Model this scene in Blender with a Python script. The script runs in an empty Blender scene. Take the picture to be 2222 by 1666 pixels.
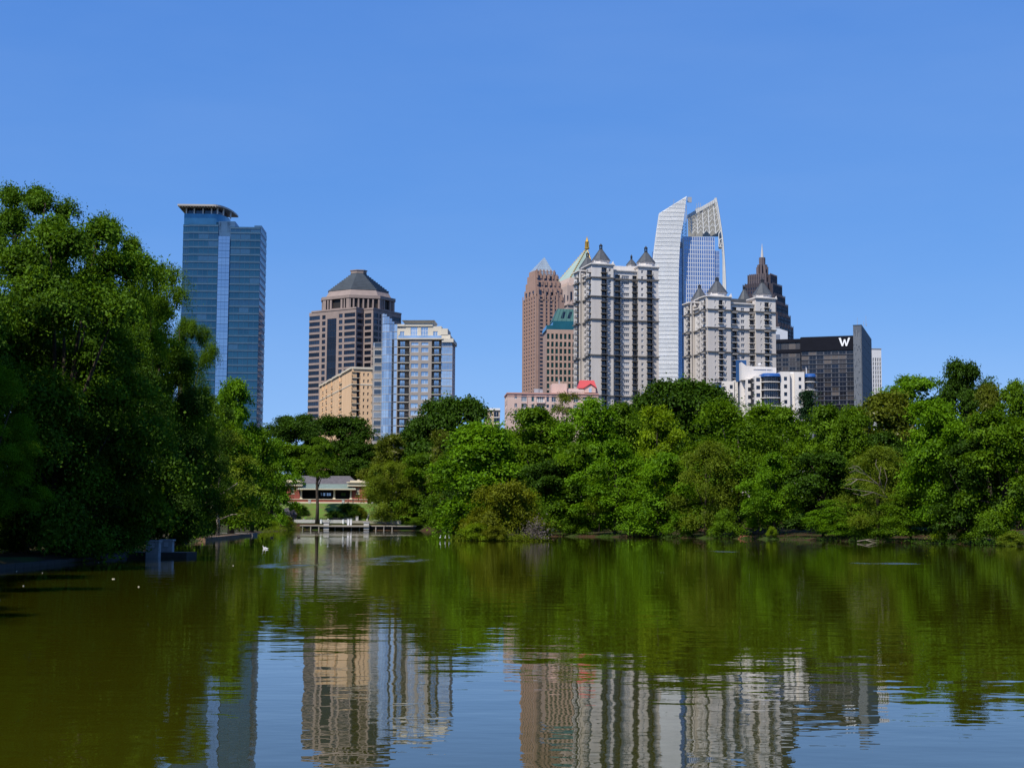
import bpy, math, random
import numpy as np
from mathutils import Matrix, Vector

scene = bpy.context.scene
COL = scene.collection
R = math.radians
rnd = random.Random(7)

# ------------------------------------------------------------------ camera
FPX, PCX, PCY = 3240.0, 1111.0, 833.0          # focal length and centre of the photograph, in its pixels
CAM_H = 2.0
PITCH, ROLL = math.atan(304 / FPX), R(0.3)
cam_data = bpy.data.cameras.new('camera')
cam_data.sensor_width = 36.0
cam_data.lens = 36.0 * FPX / 2222.0
cam_data.clip_start, cam_data.clip_end = 0.3, 20000.0
cam = bpy.data.objects.new('camera', cam_data)
COL.objects.link(cam)
CAM_R = Matrix.Rotation(R(90) + PITCH, 4, 'X') @ Matrix.Rotation(ROLL, 4, 'Z')
cam.matrix_world = Matrix.Translation((0, 0, CAM_H)) @ CAM_R
scene.camera = cam
R3 = CAM_R.to_3x3()

# ------------------------------------------------------------------ sky, sun, exposure
SUN_EL, SUN_AZ = R(53), R(214)                  # azimuth clockwise from +Y: behind the camera and to its left
sun_dir = Vector((math.cos(SUN_EL) * math.sin(SUN_AZ), math.cos(SUN_EL) * math.cos(SUN_AZ), math.sin(SUN_EL)))
world = bpy.data.worlds.new('World')
scene.world = world
world.use_nodes = True
wn = world.node_tree
for n in list(wn.nodes):
    wn.nodes.remove(n)
sky = wn.nodes.new('ShaderNodeTexSky')
sky.sky_type = 'NISHITA'
sky.sun_disc = False
sky.sun_elevation = SUN_EL
sky.sun_rotation = SUN_AZ
sky.altitude = 1000
sky.air_density = 0.7
sky.dust_density = 0.0
sky.ozone_density = 6.0
bgn = wn.nodes.new('ShaderNodeBackground')
bgn.inputs['Strength'].default_value = 0.10
out = wn.nodes.new('ShaderNodeOutputWorld')
sep_s, com_s = wn.nodes.new('ShaderNodeSeparateColor'), wn.nodes.new('ShaderNodeCombineColor')   # the film's response: a soft shoulder per channel
wn.links.new(sky.outputs[0], sep_s.inputs[0])
for i, (a, p) in enumerate(((0.66, 0.83), (0.668, 0.555), (0.905, 0.30))):
    pw, mu = wn.nodes.new('ShaderNodeMath'), wn.nodes.new('ShaderNodeMath')
    pw.operation, mu.operation = 'POWER', 'MULTIPLY'
    pw.inputs[1].default_value = p
    mu.inputs[1].default_value = a * 0.1 ** p / 0.1
    wn.links.new(sep_s.outputs[i], pw.inputs[0]); wn.links.new(pw.outputs[0], mu.inputs[0]); wn.links.new(mu.outputs[0], com_s.inputs[i])
# thin high cirrus, the same all over the sky
tcw = wn.nodes.new('ShaderNodeTexCoord'); mpw = wn.nodes.new('ShaderNodeMapping'); now = wn.nodes.new('ShaderNodeTexNoise'); rpw = wn.nodes.new('ShaderNodeValToRGB'); mxw = wn.nodes.new('ShaderNodeMixRGB')
mpw.inputs['Scale'].default_value = (1.2, 2.0, 5.0); mpw.inputs['Rotation'].default_value = (0.0, 0.22, 0.5)
now.inputs['Scale'].default_value = 1.6; now.inputs['Detail'].default_value = 7; now.inputs['Roughness'].default_value = 0.55
rpw.color_ramp.elements[0].position = 0.40; rpw.color_ramp.elements[0].color = (0, 0, 0, 1)
rpw.color_ramp.elements[1].position = 0.80; rpw.color_ramp.elements[1].color = (0.10, 0.10, 0.10, 1)
wn.links.new(tcw.outputs['Generated'], mpw.inputs['Vector']); wn.links.new(mpw.outputs[0], now.inputs['Vector']); wn.links.new(now.outputs['Fac'], rpw.inputs['Fac'])
wn.links.new(rpw.outputs['Color'], mxw.inputs[0]); wn.links.new(com_s.outputs[0], mxw.inputs[1]); mxw.inputs[2].default_value = (5.0, 6.4, 8.6, 1)
wn.links.new(mxw.outputs[0], bgn.inputs['Color'])
wn.links.new(bgn.outputs[0], out.inputs['Surface'])
sl = bpy.data.lights.new('sun', 'SUN')
sl.energy = 5.0
sl.angle = R(0.53)
sl.color = (1.0, 0.95, 0.86)
so = bpy.data.objects.new('sun', sl)
COL.objects.link(so)
so.location = sun_dir * 300
so.rotation_euler = sun_dir.to_track_quat('Z', 'Y').to_euler()
scene.view_settings.view_transform = 'Standard'
scene.view_settings.look = 'None'
scene.view_settings.exposure = 0.15
scene.view_settings.gamma = 1.0
scene.view_settings.use_curve_mapping = False
scene.render.engine = 'CYCLES'
scene.cycles.max_bounces = 8
scene.cycles.diffuse_bounces = 3
scene.cycles.glossy_bounces = 4
scene.cycles.transmission_bounces = 3
scene.cycles.transparent_max_bounces = 4

# ------------------------------------------------------------------ measuring
def ray(px, py):
    return R3 @ Vector(((px - PCX) / FPX, -(py - PCY) / FPX, -1.0))
def at(px, py, Y):
    "the point at distance Y (metres ahead) on the line of sight of photo pixel px, py"
    d = ray(px, py)
    return Vector((0, 0, CAM_H)) + d * (Y / d.y)

# ------------------------------------------------------------------ mesh builder
class MB:
    def __init__(s):
        s.v, s.f, s.m = [], [], []
    def face(s, pts, m=0):
        n = len(s.v)
        s.v += [tuple(p) for p in pts]
        s.f.append(tuple(range(n, n + len(pts))))
        s.m.append(m)
    def box(s, x0, x1, y0, y1, z0, z1, m=0):
        if x0 > x1: x0, x1 = x1, x0
        if y0 > y1: y0, y1 = y1, y0
        if z0 > z1: z0, z1 = z1, z0
        n = len(s.v)
        s.v += [(x0, y0, z0), (x1, y0, z0), (x1, y1, z0), (x0, y1, z0), (x0, y0, z1), (x1, y0, z1), (x1, y1, z1), (x0, y1, z1)]
        for q in ((0, 3, 2, 1), (4, 5, 6, 7), (0, 1, 5, 4), (1, 2, 6, 5), (2, 3, 7, 6), (3, 0, 4, 7)):
            s.f.append(tuple(n + i for i in q)); s.m.append(m)
    def frus(s, p0, z0, p1, z1, m=0, mt=None):
        "a solid between polygon p0 at height z0 and polygon p1 at height z1 (counter-clockwise, same count)"
        n, k = len(s.v), len(p0)
        s.v += [(a, b, z0) for a, b in p0] + [(a, b, z1) for a, b in p1]
        s.f.append(tuple(n + i for i in reversed(range(k)))); s.m.append(m)
        s.f.append(tuple(n + k + i for i in range(k))); s.m.append(m if mt is None else mt)
        for i in range(k):
            j = (i + 1) % k
            s.f.append((n + i, n + j, n + k + j, n + k + i)); s.m.append(m)
    def prism(s, p, z0, z1, m=0, mt=None):
        s.frus(p, z0, p, z1, m, mt)
    def cone(s, p0, z0, apex, m=0):
        n, k = len(s.v), len(p0)
        s.v += [(a, b, z0) for a, b in p0] + [tuple(apex)]
        s.f.append(tuple(n + i for i in reversed(range(k)))); s.m.append(m)
        for i in range(k):
            s.f.append((n + i, n + (i + 1) % k, n + k)); s.m.append(m)
    def plate(s, pts, thick, m=0):
        "a slab whose outline pts lies in the x-z plane, from y=0 to y=thick"
        n, k = len(s.v), len(pts)
        s.v += [(a, 0, b) for a, b in pts] + [(a, thick, b) for a, b in pts]
        s.f.append(tuple(n + i for i in range(k))); s.m.append(m)
        s.f.append(tuple(n + k + i for i in reversed(range(k)))); s.m.append(m)
        for i in range(k):
            j = (i + 1) % k
            s.f.append((n + j, n + i, n + k + i, n + k + j)); s.m.append(m)
    def tube(s, pts, rads, k=6, m=0):
        pts = [Vector(p) for p in pts]
        base = len(s.v)
        for i, p in enumerate(pts):
            d = (pts[min(i + 1, len(pts) - 1)] - pts[max(i - 1, 0)]).normalized()
            a = d.orthogonal().normalized() if abs(d.z) < 0.9 else Vector((1, 0, 0))
            a = (a - d * a.dot(d)).normalized()
            b = d.cross(a)
            for j in range(k):
                t = 2 * math.pi * j / k
                s.v.append(tuple(p + (a * math.cos(t) + b * math.sin(t)) * rads[i]))
        for i in range(len(pts) - 1):
            for j in range(k):
                q = base + i * k
                s.f.append((q + j, q + (j + 1) % k, q + k + (j + 1) % k, q + k + j)); s.m.append(m)
        s.f.append(tuple(base + j for j in reversed(range(k)))); s.m.append(m)
        q = base + (len(pts) - 1) * k
        s.f.append(tuple(q + j for j in range(k))); s.m.append(m)
    def ball(s, c, r, m=0, k=8, l=5, jit=0.0, rg=None):
        rx, ry, rz = r if isinstance(r, (tuple, list)) else (r, r, r)
        n = len(s.v)
        ring = []
        for i in range(1, l):
            ph = math.pi * i / l
            for j in range(k):
                t = 2 * math.pi * j / k
                q = 1 + (rg.uniform(-jit, jit) if rg else 0)
                s.v.append((c[0] + rx * q * math.sin(ph) * math.cos(t), c[1] + ry * q * math.sin(ph) * math.sin(t), c[2] + rz * q * math.cos(ph)))
        s.v += [(c[0], c[1], c[2] + rz), (c[0], c[1], c[2] - rz)]
        top, bot = n + (l - 1) * k, n + (l - 1) * k + 1
        for j in range(k):
            s.f.append((top, n + j, n + (j + 1) % k)); s.m.append(m)
            q = n + (l - 2) * k
            s.f.append((bot, q + (j + 1) % k, q + j)); s.m.append(m)
        for i in range(l - 2):
            for j in range(k):
                q = n + i * k
                s.f.append((q + j, q + k + j, q + k + (j + 1) % k, q + (j + 1) % k)); s.m.append(m)
    def mesh(s, name, mats):
        me = bpy.data.meshes.new(name)
        me.from_pydata(s.v, [], s.f)
        for mt in (mats if isinstance(mats, (list, tuple)) else [mats]):
            me.materials.append(mt)
        if any(s.m):
            me.polygons.foreach_set('material_index', s.m)
        me.update()
        return me
    def build(s, name, mats, parent=None, smooth=False):
        me = s.mesh(name, mats)
        if smooth:
            me.polygons.foreach_set('use_smooth', [True] * len(me.polygons))
        return put(name, me, parent)

def put(name, me, parent=None, loc=None, rz=0.0, scale=None):
    o = bpy.data.objects.new(name, me)
    COL.objects.link(o)
    if parent is not None: o.parent = parent
    if loc is not None: o.location = loc
    if rz: o.rotation_euler = (0, 0, rz)
    if scale is not None: o.scale = scale
    return o
def tag(o, label=None, cat=None, group=None, kind=None):
    if label: o['label'] = label
    if cat: o['category'] = cat
    if group: o['group'] = group
    if kind: o['kind'] = kind
    return o
def thing(name, label, cat, loc, rz=0.0, group=None):
    o = put(name, None, None, loc, rz)
    return tag(o, label, cat, group)
def ngon(cx, cy, r, k, ph=0.0, ry=None):
    ry = r if ry is None else ry
    return [(cx + r * math.cos(ph + 2 * math.pi * i / k), cy + ry * math.sin(ph + 2 * math.pi * i / k)) for i in range(k)]

# ------------------------------------------------------------------ materials
def newmat(name):
    m = bpy.data.materials.new(name)
    m.use_nodes = True
    nt = m.node_tree
    b = nt.nodes.get('Principled BSDF')
    return m, nt, b
def mat(name, col, rough=0.8, var=0.12, scale=0.25, metal=0.0, spec=0.3, bump=0.0, stretch=None):
    m, nt, b = newmat(name)
    b.inputs['Roughness'].default_value = rough
    b.inputs['Metallic'].default_value = metal
    b.inputs['Specular IOR Level'].default_value = spec
    tc = nt.nodes.new('ShaderNodeTexCoord')
    mp = nt.nodes.new('ShaderNodeMapping')
    mp.inputs['Scale'].default_value = stretch or (1, 1, 1)
    no = nt.nodes.new('ShaderNodeTexNoise')
    no.inputs['Scale'].default_value = scale
    no.inputs['Detail'].default_value = 5
    nt.links.new(tc.outputs['Object'], mp.inputs['Vector'])
    nt.links.new(mp.outputs[0], no.inputs['Vector'])
    r = nt.nodes.new('ShaderNodeValToRGB')
    r.color_ramp.elements[0].position = 0.3
    r.color_ramp.elements[1].position = 0.7
    r.color_ramp.elements[0].color = tuple(max(0, c * (1 - var)) for c in col) + (1,)
    r.color_ramp.elements[1].color = tuple(min(1, c * (1 + var)) for c in col) + (1,)
    nt.links.new(no.outputs['Fac'], r.inputs['Fac'])
    nt.links.new(r.outputs['Color'], b.inputs['Base Color'])
    if bump:
        bp = nt.nodes.new('ShaderNodeBump')
        bp.inputs['Strength'].default_value = bump
        nt.links.new(no.outputs['Fac'], bp.inputs['Height'])
        nt.links.new(bp.outputs[0], b.inputs['Normal'])
    return m
def glass(name, col, metal=0.5, rough=0.06, var=0.25, scale=0.12):
    return mat(name, col, rough, var, scale, metal, 0.8)
# ------------------------------------------------------------------ ground and lake
LAKE = [(-21.6, 63), (-22.4, 80), (-24.5, 95), (-30, 130), (-34.5, 165), (-43, 250), (-54, 320), (-62, 400), (-66, 440), (-28, 441), (-19, 425),
        (-11.5, 330), (-3, 275), (4, 254), (12, 248), (34, 226), (48, 192), (55, 158), (66, 120), (72, 60), (60, 5), (14, -3), (-11, -3), (-13, 8), (-15.5, 25), (-18.5, 42)]
LK = np.array(LAKE, float)
def lake_dist(x, y):
    "metres outside the lake (negative inside)"
    x = np.asarray(x, float); y = np.asarray(y, float)
    best = np.full(x.shape, 1e18)
    inside = np.zeros(x.shape, bool)
    n = len(LK)
    for i in range(n):
        ax, ay = LK[i]; bx, by = LK[(i + 1) % n]
        dx, dy = bx - ax, by - ay
        t = np.clip(((x - ax) * dx + (y - ay) * dy) / (dx * dx + dy * dy), 0, 1)
        best = np.minimum(best, (x - ax - t * dx) ** 2 + (y - ay - t * dy) ** 2)
        c = ((ay > y) != (by > y)) & (x < (bx - ax) * (y - ay) / (by - ay + 1e-12) + ax)
        inside ^= c
    d = np.sqrt(best)
    return np.where(inside, -d, d)
def sstep(a, b, x):
    t = np.clip((x - a) / (b - a), 0, 1)
    return t * t * (3 - 2 * t)
def ground_h(x, y):
    x = np.asarray(x, float); y = np.asarray(y, float)
    d = lake_dist(x, y)
    rise = 0.35 + 10.5 * sstep(8, 130, d) + 0.25 * np.sin(x * .13 + 1) * np.sin(y * .11) * sstep(2, 20, d)
    rise = np.where((x < -15) & (y < 260), 0.35 + 4.0 * sstep(12, 150, d), rise)
    rise = np.where(y < 30, 0.35 + 2.0 * sstep(10, 120, d), rise)
    # the flat terrace by the water and the lawn up to the pavilion
    w = sstep(-76, -70, x) * (1 - sstep(-24, -18, x)) * sstep(436, 440, y)
    terr = 1.2 + 0.6 * sstep(440, 443, y) + 6.2 * sstep(447, 459, y) + 6 * sstep(485, 560, y)
    rise = rise * (1 - w) + terr * w
    bed = -1.6 * sstep(0, 7, -d) - 0.25
    return np.where(d > 0, rise, bed)
def gh(x, y):
    return float(ground_h(np.array([x]), np.array([y]))[0])

def steps(*segs):
    o = []
    for a, b, s in segs:
        o += list(np.arange(a, b, s))
    return np.array(o + [segs[-1][1]])
gx = steps((-9000, -900, 900), (-900, -180, 60), (-180, 180, 2.5), (180, 900, 60), (900, 9000, 900))
gy = steps((-6000, -600, 600), (-600, -30, 30), (-30, 520, 2.5), (520, 1500, 70), (1500, 12000, 1050))
GX, GY = np.meshgrid(gx, gy)
GZ = ground_h(GX.ravel(), GY.ravel())
nx, ny = len(gx), len(gy)
verts = np.column_stack([GX.ravel(), GY.ravel(), GZ])
ii, jj = np.meshgrid(np.arange(nx - 1), np.arange(ny - 1))
q = (jj * nx + ii).ravel()
faces = np.column_stack([q, q + 1, q + nx + 1, q + nx])
gm, nt, b = newmat('ground')
b.inputs['Roughness'].default_value = 0.95
b.inputs['Specular IOR Level'].default_value = 0.1
tc = nt.nodes.new('ShaderNodeTexCoord')
n1 = nt.nodes.new('ShaderNodeTexNoise'); n1.inputs['Scale'].default_value = 0.18; n1.inputs['Detail'].default_value = 8
r1 = nt.nodes.new('ShaderNodeValToRGB')
r1.color_ramp.elements[0].position, r1.color_ramp.elements[0].color = 0.42, (0.050, 0.026, 0.014, 1)
r1.color_ramp.elements[1].position, r1.color_ramp.elements[1].color = 0.6, (0.030, 0.052, 0.008, 1)
e = r1.color_ramp.elements.new(0.5); e.color = (0.035, 0.030, 0.013, 1)
nt.links.new(tc.outputs['Object'], n1.inputs['Vector'])
nt.links.new(n1.outputs['Fac'], r1.inputs['Fac'])
nt.links.new(r1.outputs['Color'], b.inputs['Base Color'])
me = bpy.data.meshes.new('ground')
me.from_pydata(verts.tolist(), [], faces.tolist())
me.materials.append(gm)
me.polygons.foreach_set('use_smooth', [True] * len(me.polygons))
ground = tag(put('ground', me), kind='structure')

# water: murky green body under a fresnel surface, ruffled by light wind
wm, nt, b = newmat('lake_water')
b.inputs['Base Color'].default_value = (0.033, 0.033, 0.0012, 1)
b.inputs['Roughness'].default_value = 0.015
b.inputs['IOR'].default_value = 1.333
tc = nt.nodes.new('ShaderNodeTexCoord')
def wave(sx, sy, scale, detail, rough=0.5, rot=0.0):
    mp = nt.nodes.new('ShaderNodeMapping')
    mp.inputs['Scale'].default_value = (sx, sy, 1)
    mp.inputs['Rotation'].default_value = (0, 0, rot)
    no = nt.nodes.new('ShaderNodeTexNoise')
    no.inputs['Scale'].default_value = scale
    no.inputs['Detail'].default_value = detail
    no.inputs['Roughness'].default_value = rough
    nt.links.new(tc.outputs['Object'], mp.inputs['Vector'])
    nt.links.new(mp.outputs[0], no.inputs['Vector'])
    return no.outputs['Fac']
def math_n(op, a, c):
    n = nt.nodes.new('ShaderNodeMath'); n.operation = op
    for i, v in enumerate((a, c)):
        if isinstance(v, (int, float)): n.inputs[i].default_value = v
        else: nt.links.new(v, n.inputs[i])
    return n.outputs[0]
WAVE_A, WAVE_B, WAVE_C = 0.0085, 0.0022, 0.030
swell = math_n('MULTIPLY', wave(0.55, 1.0, 0.9, 2.0, 0.45, 0.12), WAVE_A)
chop = math_n('MULTIPLY', wave(0.6, 1.0, 3.2, 2.0, 0.5, -0.1), WAVE_B)
# cat's-paws: long patches where a breath of wind roughens the surface
sep = nt.nodes.new('ShaderNodeSeparateXYZ')
nt.links.new(tc.outputs['Object'], sep.inputs[0])
def patch(cx, cy, rx, ry):
    dx = math_n('DIVIDE', math_n('SUBTRACT', sep.outputs[0], cx), rx)
    dy = math_n('DIVIDE', math_n('SUBTRACT', sep.outputs[1], cy), ry)
    r2 = math_n('ADD', math_n('MULTIPLY', dx, dx), math_n('MULTIPLY', dy, dy))
    v = math_n('SUBTRACT', 1.0, r2)
    return math_n('MAXIMUM', v, 0.0)
pts = []
for (px, py, wpx, hpx) in ((1553, 1196.5, 75, 2.0), (1925, 1222, 110, 2.8), (640, 1226, 85, 10), (850, 1216, 105, 13), (1425, 1242, 40, 1.0)):
    c0, c1 = at(px, py - hpx, 100), at(px, py + hpx, 100)
    d0, d1 = ray(px, py - hpx), ray(px, py + hpx)
    y0, y1 = -CAM_H / d0.z * d0.y, -CAM_H / d1.z * d1.y
    yc = (y0 + y1) / 2
    pts.append(patch((px - PCX) / FPX * yc, yc, wpx / FPX * yc, abs(y0 - y1) / 2))
pm = pts[0]
for p in pts[1:]:
    pm = math_n('ADD', pm, p)
brk = wave(0.35, 0.12, 1.0, 6.0, 0.65)
brk = math_n('MULTIPLY', math_n('SUBTRACT', brk, 0.44), 6.0)
n_c = nt.nodes.new('ShaderNodeClamp'); nt.links.new(brk, n_c.inputs[0])
pm = math_n('MULTIPLY', pm, n_c.outputs[0])
rgh = math_n('ADD', 0.006, math_n('MULTIPLY', math_n('POWER', pm, 1.3), 0.30))
cl_r = nt.nodes.new('ShaderNodeClamp'); cl_r.inputs[2].default_value = 0.42; nt.links.new(rgh, cl_r.inputs[0]); nt.links.new(cl_r.outputs[0], b.inputs['Roughness'])
ruffle = math_n('MULTIPLY', math_n('MULTIPLY', wave(0.7, 1.0, 5.0, 2.0, 0.5, 0.2), WAVE_C), pm)
# calm and lightly stirred lanes over the whole lake
lane = wave(0.03, 0.16, 1.0, 2.0, 0.5)
lane = math_n('ADD', 0.35, math_n('MULTIPLY', lane, 1.3))
hsum = math_n('ADD', math_n('MULTIPLY', math_n('ADD', swell, chop), lane), ruffle)
bp = nt.nodes.new('ShaderNodeBump')
bp.inputs['Strength'].default_value = 1.0
bp.inputs['Distance'].default_value = 1.0
nt.links.new(hsum, bp.inputs['Height'])
nt.links.new(bp.outputs[0], b.inputs['Normal'])
mb = MB()
mb.face([(-120, -20, 0), (120, -20, 0), (120, 470, 0), (-120, 470, 0)])
tag(mb.build('lake', wm), kind='structure')
# ------------------------------------------------------------------ building kit
GROUND_B = 11.0
class Bld:
    "a building: an Empty at its base; u runs along its front, v away from the viewer, z up"
    def __init__(s, name, label, cat, px, D, yaw=0.0, zb=GROUND_B, group=None):
        p = at(px, 1137, D)
        s.o = Vector((p.x, D, zb)); s.yaw = R(yaw); s.zb = zb; s.D = D
        s.ax = Vector((math.cos(s.yaw), math.sin(s.yaw), 0)); s.ay = Vector((-math.sin(s.yaw), math.cos(s.yaw), 0))
        s.root = thing(name, label, cat, s.o, s.yaw, group)
        s.cache = {}
        s.count = {}
    def _hit(s, px, py, org, nrm):
        d = ray(px, py); c = Vector((0, 0, CAM_H))
        return c + d * ((org - c).dot(nrm) / d.dot(nrm))
    def q(s, p, v=0.0):
        "photo pixel on the plane v -> (u, z)"
        h = s._hit(p[0], p[1], s.o + s.ay * v, s.ay) - s.o
        return h.dot(s.ax), h.z
    def qs(s, p, u):
        "photo pixel on the side plane u -> (v, z)"
        h = s._hit(p[0], p[1], s.o + s.ax * u, s.ax) - s.o
        return h.dot(s.ay), h.z
    def slab(s, mb, face, plane, a0, a1, d0, d1, z0, z1, m=0):
        "box on a facade: a along it, d outwards from the plane"
        if face == 'f': mb.box(a0, a1, plane - d1, plane - d0, z0, z1, m)
        elif face == 'l': mb.box(plane - d1, plane - d0, a0, a1, z0, z1, m)
        else: mb.box(plane + d0, plane + d1, a0, a1, z0, z1, m)
    def place(s, name, me, face, plane, a0, a1, d, z0):
        if face == 'f': return put(name, me, s.root, (a0, plane - d, z0))
        if face == 'l': return put(name, me, s.root, (plane - d, a1, z0), -math.pi / 2)
        return put(name, me, s.root, (plane + d, a0, z0), math.pi / 2)
    def window(s, face, plane, a0, a1, z0, z1, g, frame, nu=1, nz=1, d=0.12, name='window', bar=0.09, border=0.08):
        w, h = round(a1 - a0, 1), round(z1 - z0, 1)
        key = (name, w, h, g.name, frame.name, nu, nz, border)
        if key not in s.cache:
            mb = MB()
            mb.box(0, w, 0.0, 0.1, 0, h, 0)
            for i in range(nu + 1):
                x = w * i / nu; t = border if i in (0, nu) else bar / 2
                x0, x1 = max(0, x - t), min(w, x + t)
                if x1 > x0: mb.box(x0, x1, -0.07, -0.003, 0, h, 1)
            for i in range(nz + 1):
                z = h * i / nz; t = border if i in (0, nz) else bar / 2
                z0_, z1_ = max(0, z - t), min(h, z + t)
                if z1_ > z0_: mb.box(0.002, w - 0.002, -0.06, -0.004, z0_, z1_, 1)
            s.cache[key] = mb.mesh(name, [g, frame])
        return s.place(name, s.cache[key], face, plane, a0, a0 + w, d, z0)
    def balcony(s, face, plane, a0, a1, z, proj, slabm, railm, rail_h=1.05, bars=5, solid=None):
        w = round(a1 - a0, 1)
        key = ('balcony', w, proj, slabm.name, railm.name, solid.name if solid else '', bars)
        if key not in s.cache:
            mb = MB()
            mb.box(0, w, -proj, 0, -0.22, 0, 0)
            mb.box(0, w, -proj, -proj + 0.06, rail_h - 0.08, rail_h, 1)
            mb.box(0, 0.06, -proj + 0.061, 0, rail_h - 0.08, rail_h, 1)
            mb.box(w - 0.06, w, -proj + 0.061, 0, rail_h - 0.08, rail_h, 1)
            if solid:
                mb.box(0.02, w - 0.02, -proj + 0.02, -proj + 0.04, 0.05, rail_h - 0.081, 2)
            else:
                for i in range(bars * 2 + 1):
                    x = 0.02 + (w - 0.12) * i / (bars * 2)
                    mb.box(x, x + 0.07, -proj + 0.004, -proj + 0.05, 0.002, rail_h - 0.081, 1)
            s.cache[key] = mb.mesh('balcony', [slabm, railm] + ([solid] if solid else []))
        return s.place('balcony', s.cache[key], face, plane, a0, a0 + w, 0.0, z)
    def facade(s, mb, face, plane, a0, a1, z0, z1, cols, rec=0.4, m=0, wins=True):
        """wall of thickness rec outwards from plane with openings; cols = [(a, b, [(za, zb)...], spec)] sorted along a;
        spec = dict(g=[glass...], frame=, nu=, nz=) or None for an empty opening"""
        cols = sorted(cols, key=lambda c: c[0])
        x = a0
        for (ca, cb, rows, spec) in cols:
            if ca > x + 0.01: s.slab(mb, face, plane, x, ca, 0, rec, z0, z1, m)
            z = z0
            for (za, zb) in sorted(rows):
                if za > z + 0.01: s.slab(mb, face, plane, ca, cb, 0, rec, z, za, m)
                if spec and wins:
                    s.window(face, plane, ca, cb, za, zb, rnd.choice(spec['g']), spec['frame'], spec.get('nu', 1), spec.get('nz', 1), d=spec.get('d', 0.14),
                             name=spec.get('name', 'window'), border=spec.get('border', 0.08), bar=spec.get('bar', 0.09))
                z = zb
            if z1 > z + 0.01: s.slab(mb, face, plane, ca, cb, 0, rec, z, z1, m)
            x = cb
        if a1 > x + 0.01: s.slab(mb, face, plane, x, a1, 0, rec, z0, z1, m)
    def build(s, name, mb, mats):
        return mb.build(name, mats, s.root)

def zz(ox, oy, k):
    return lambda x, y: (ox + x / k, oy + y / k)
Z1 = zz(360, 420, 3.131); Z2 = zz(640, 570, 4.147); Z3 = zz(1080, 500, 3.95); Z4 = zz(1400, 410, 3.385); Z5 = zz(1480, 520, 4.365); Z6 = zz(560, 960, 5.53)

# shared building materials
G_NAVY = [glass('dark_navy_glass', (0.012, 0.018, 0.035), 0.3, 0.08), glass('black_glass', (0.008, 0.010, 0.018), 0.3, 0.1), glass('slate_glass', (0.03, 0.045, 0.075), 0.35, 0.08)]
G_SKY = [glass('sky_blue_glass', (0.46, 0.55, 0.64), 0.7, 0.08), glass('pale_blue_glass', (0.58, 0.66, 0.74), 0.7, 0.08), glass('mid_blue_glass', (0.34, 0.43, 0.54), 0.7, 0.08)]
G_GREY = [glass('grey_window_glass', (0.06, 0.08, 0.11), 0.3, 0.1), glass('dim_window_glass', (0.03, 0.04, 0.055), 0.3, 0.1), glass('curtained_glass', (0.22, 0.25, 0.29), 0.1, 0.25)]
G_GREEN = [glass('green_glass', (0.02, 0.085, 0.085), 0.4, 0.1), glass('deep_green_glass', (0.015, 0.06, 0.065), 0.4, 0.1)]
M_DARKMET = mat('dark_metal', (0.03, 0.032, 0.036), 0.5, 0.1)
M_WHITE = mat('white_paint', (0.74, 0.72, 0.70), 0.7, 0.05, 0.15)
M_GREYMET = mat('grey_metal', (0.35, 0.36, 0.38), 0.5, 0.1)
M_CONC = mat('concrete', (0.42, 0.40, 0.37), 0.9, 0.12, 0.4)
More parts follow.
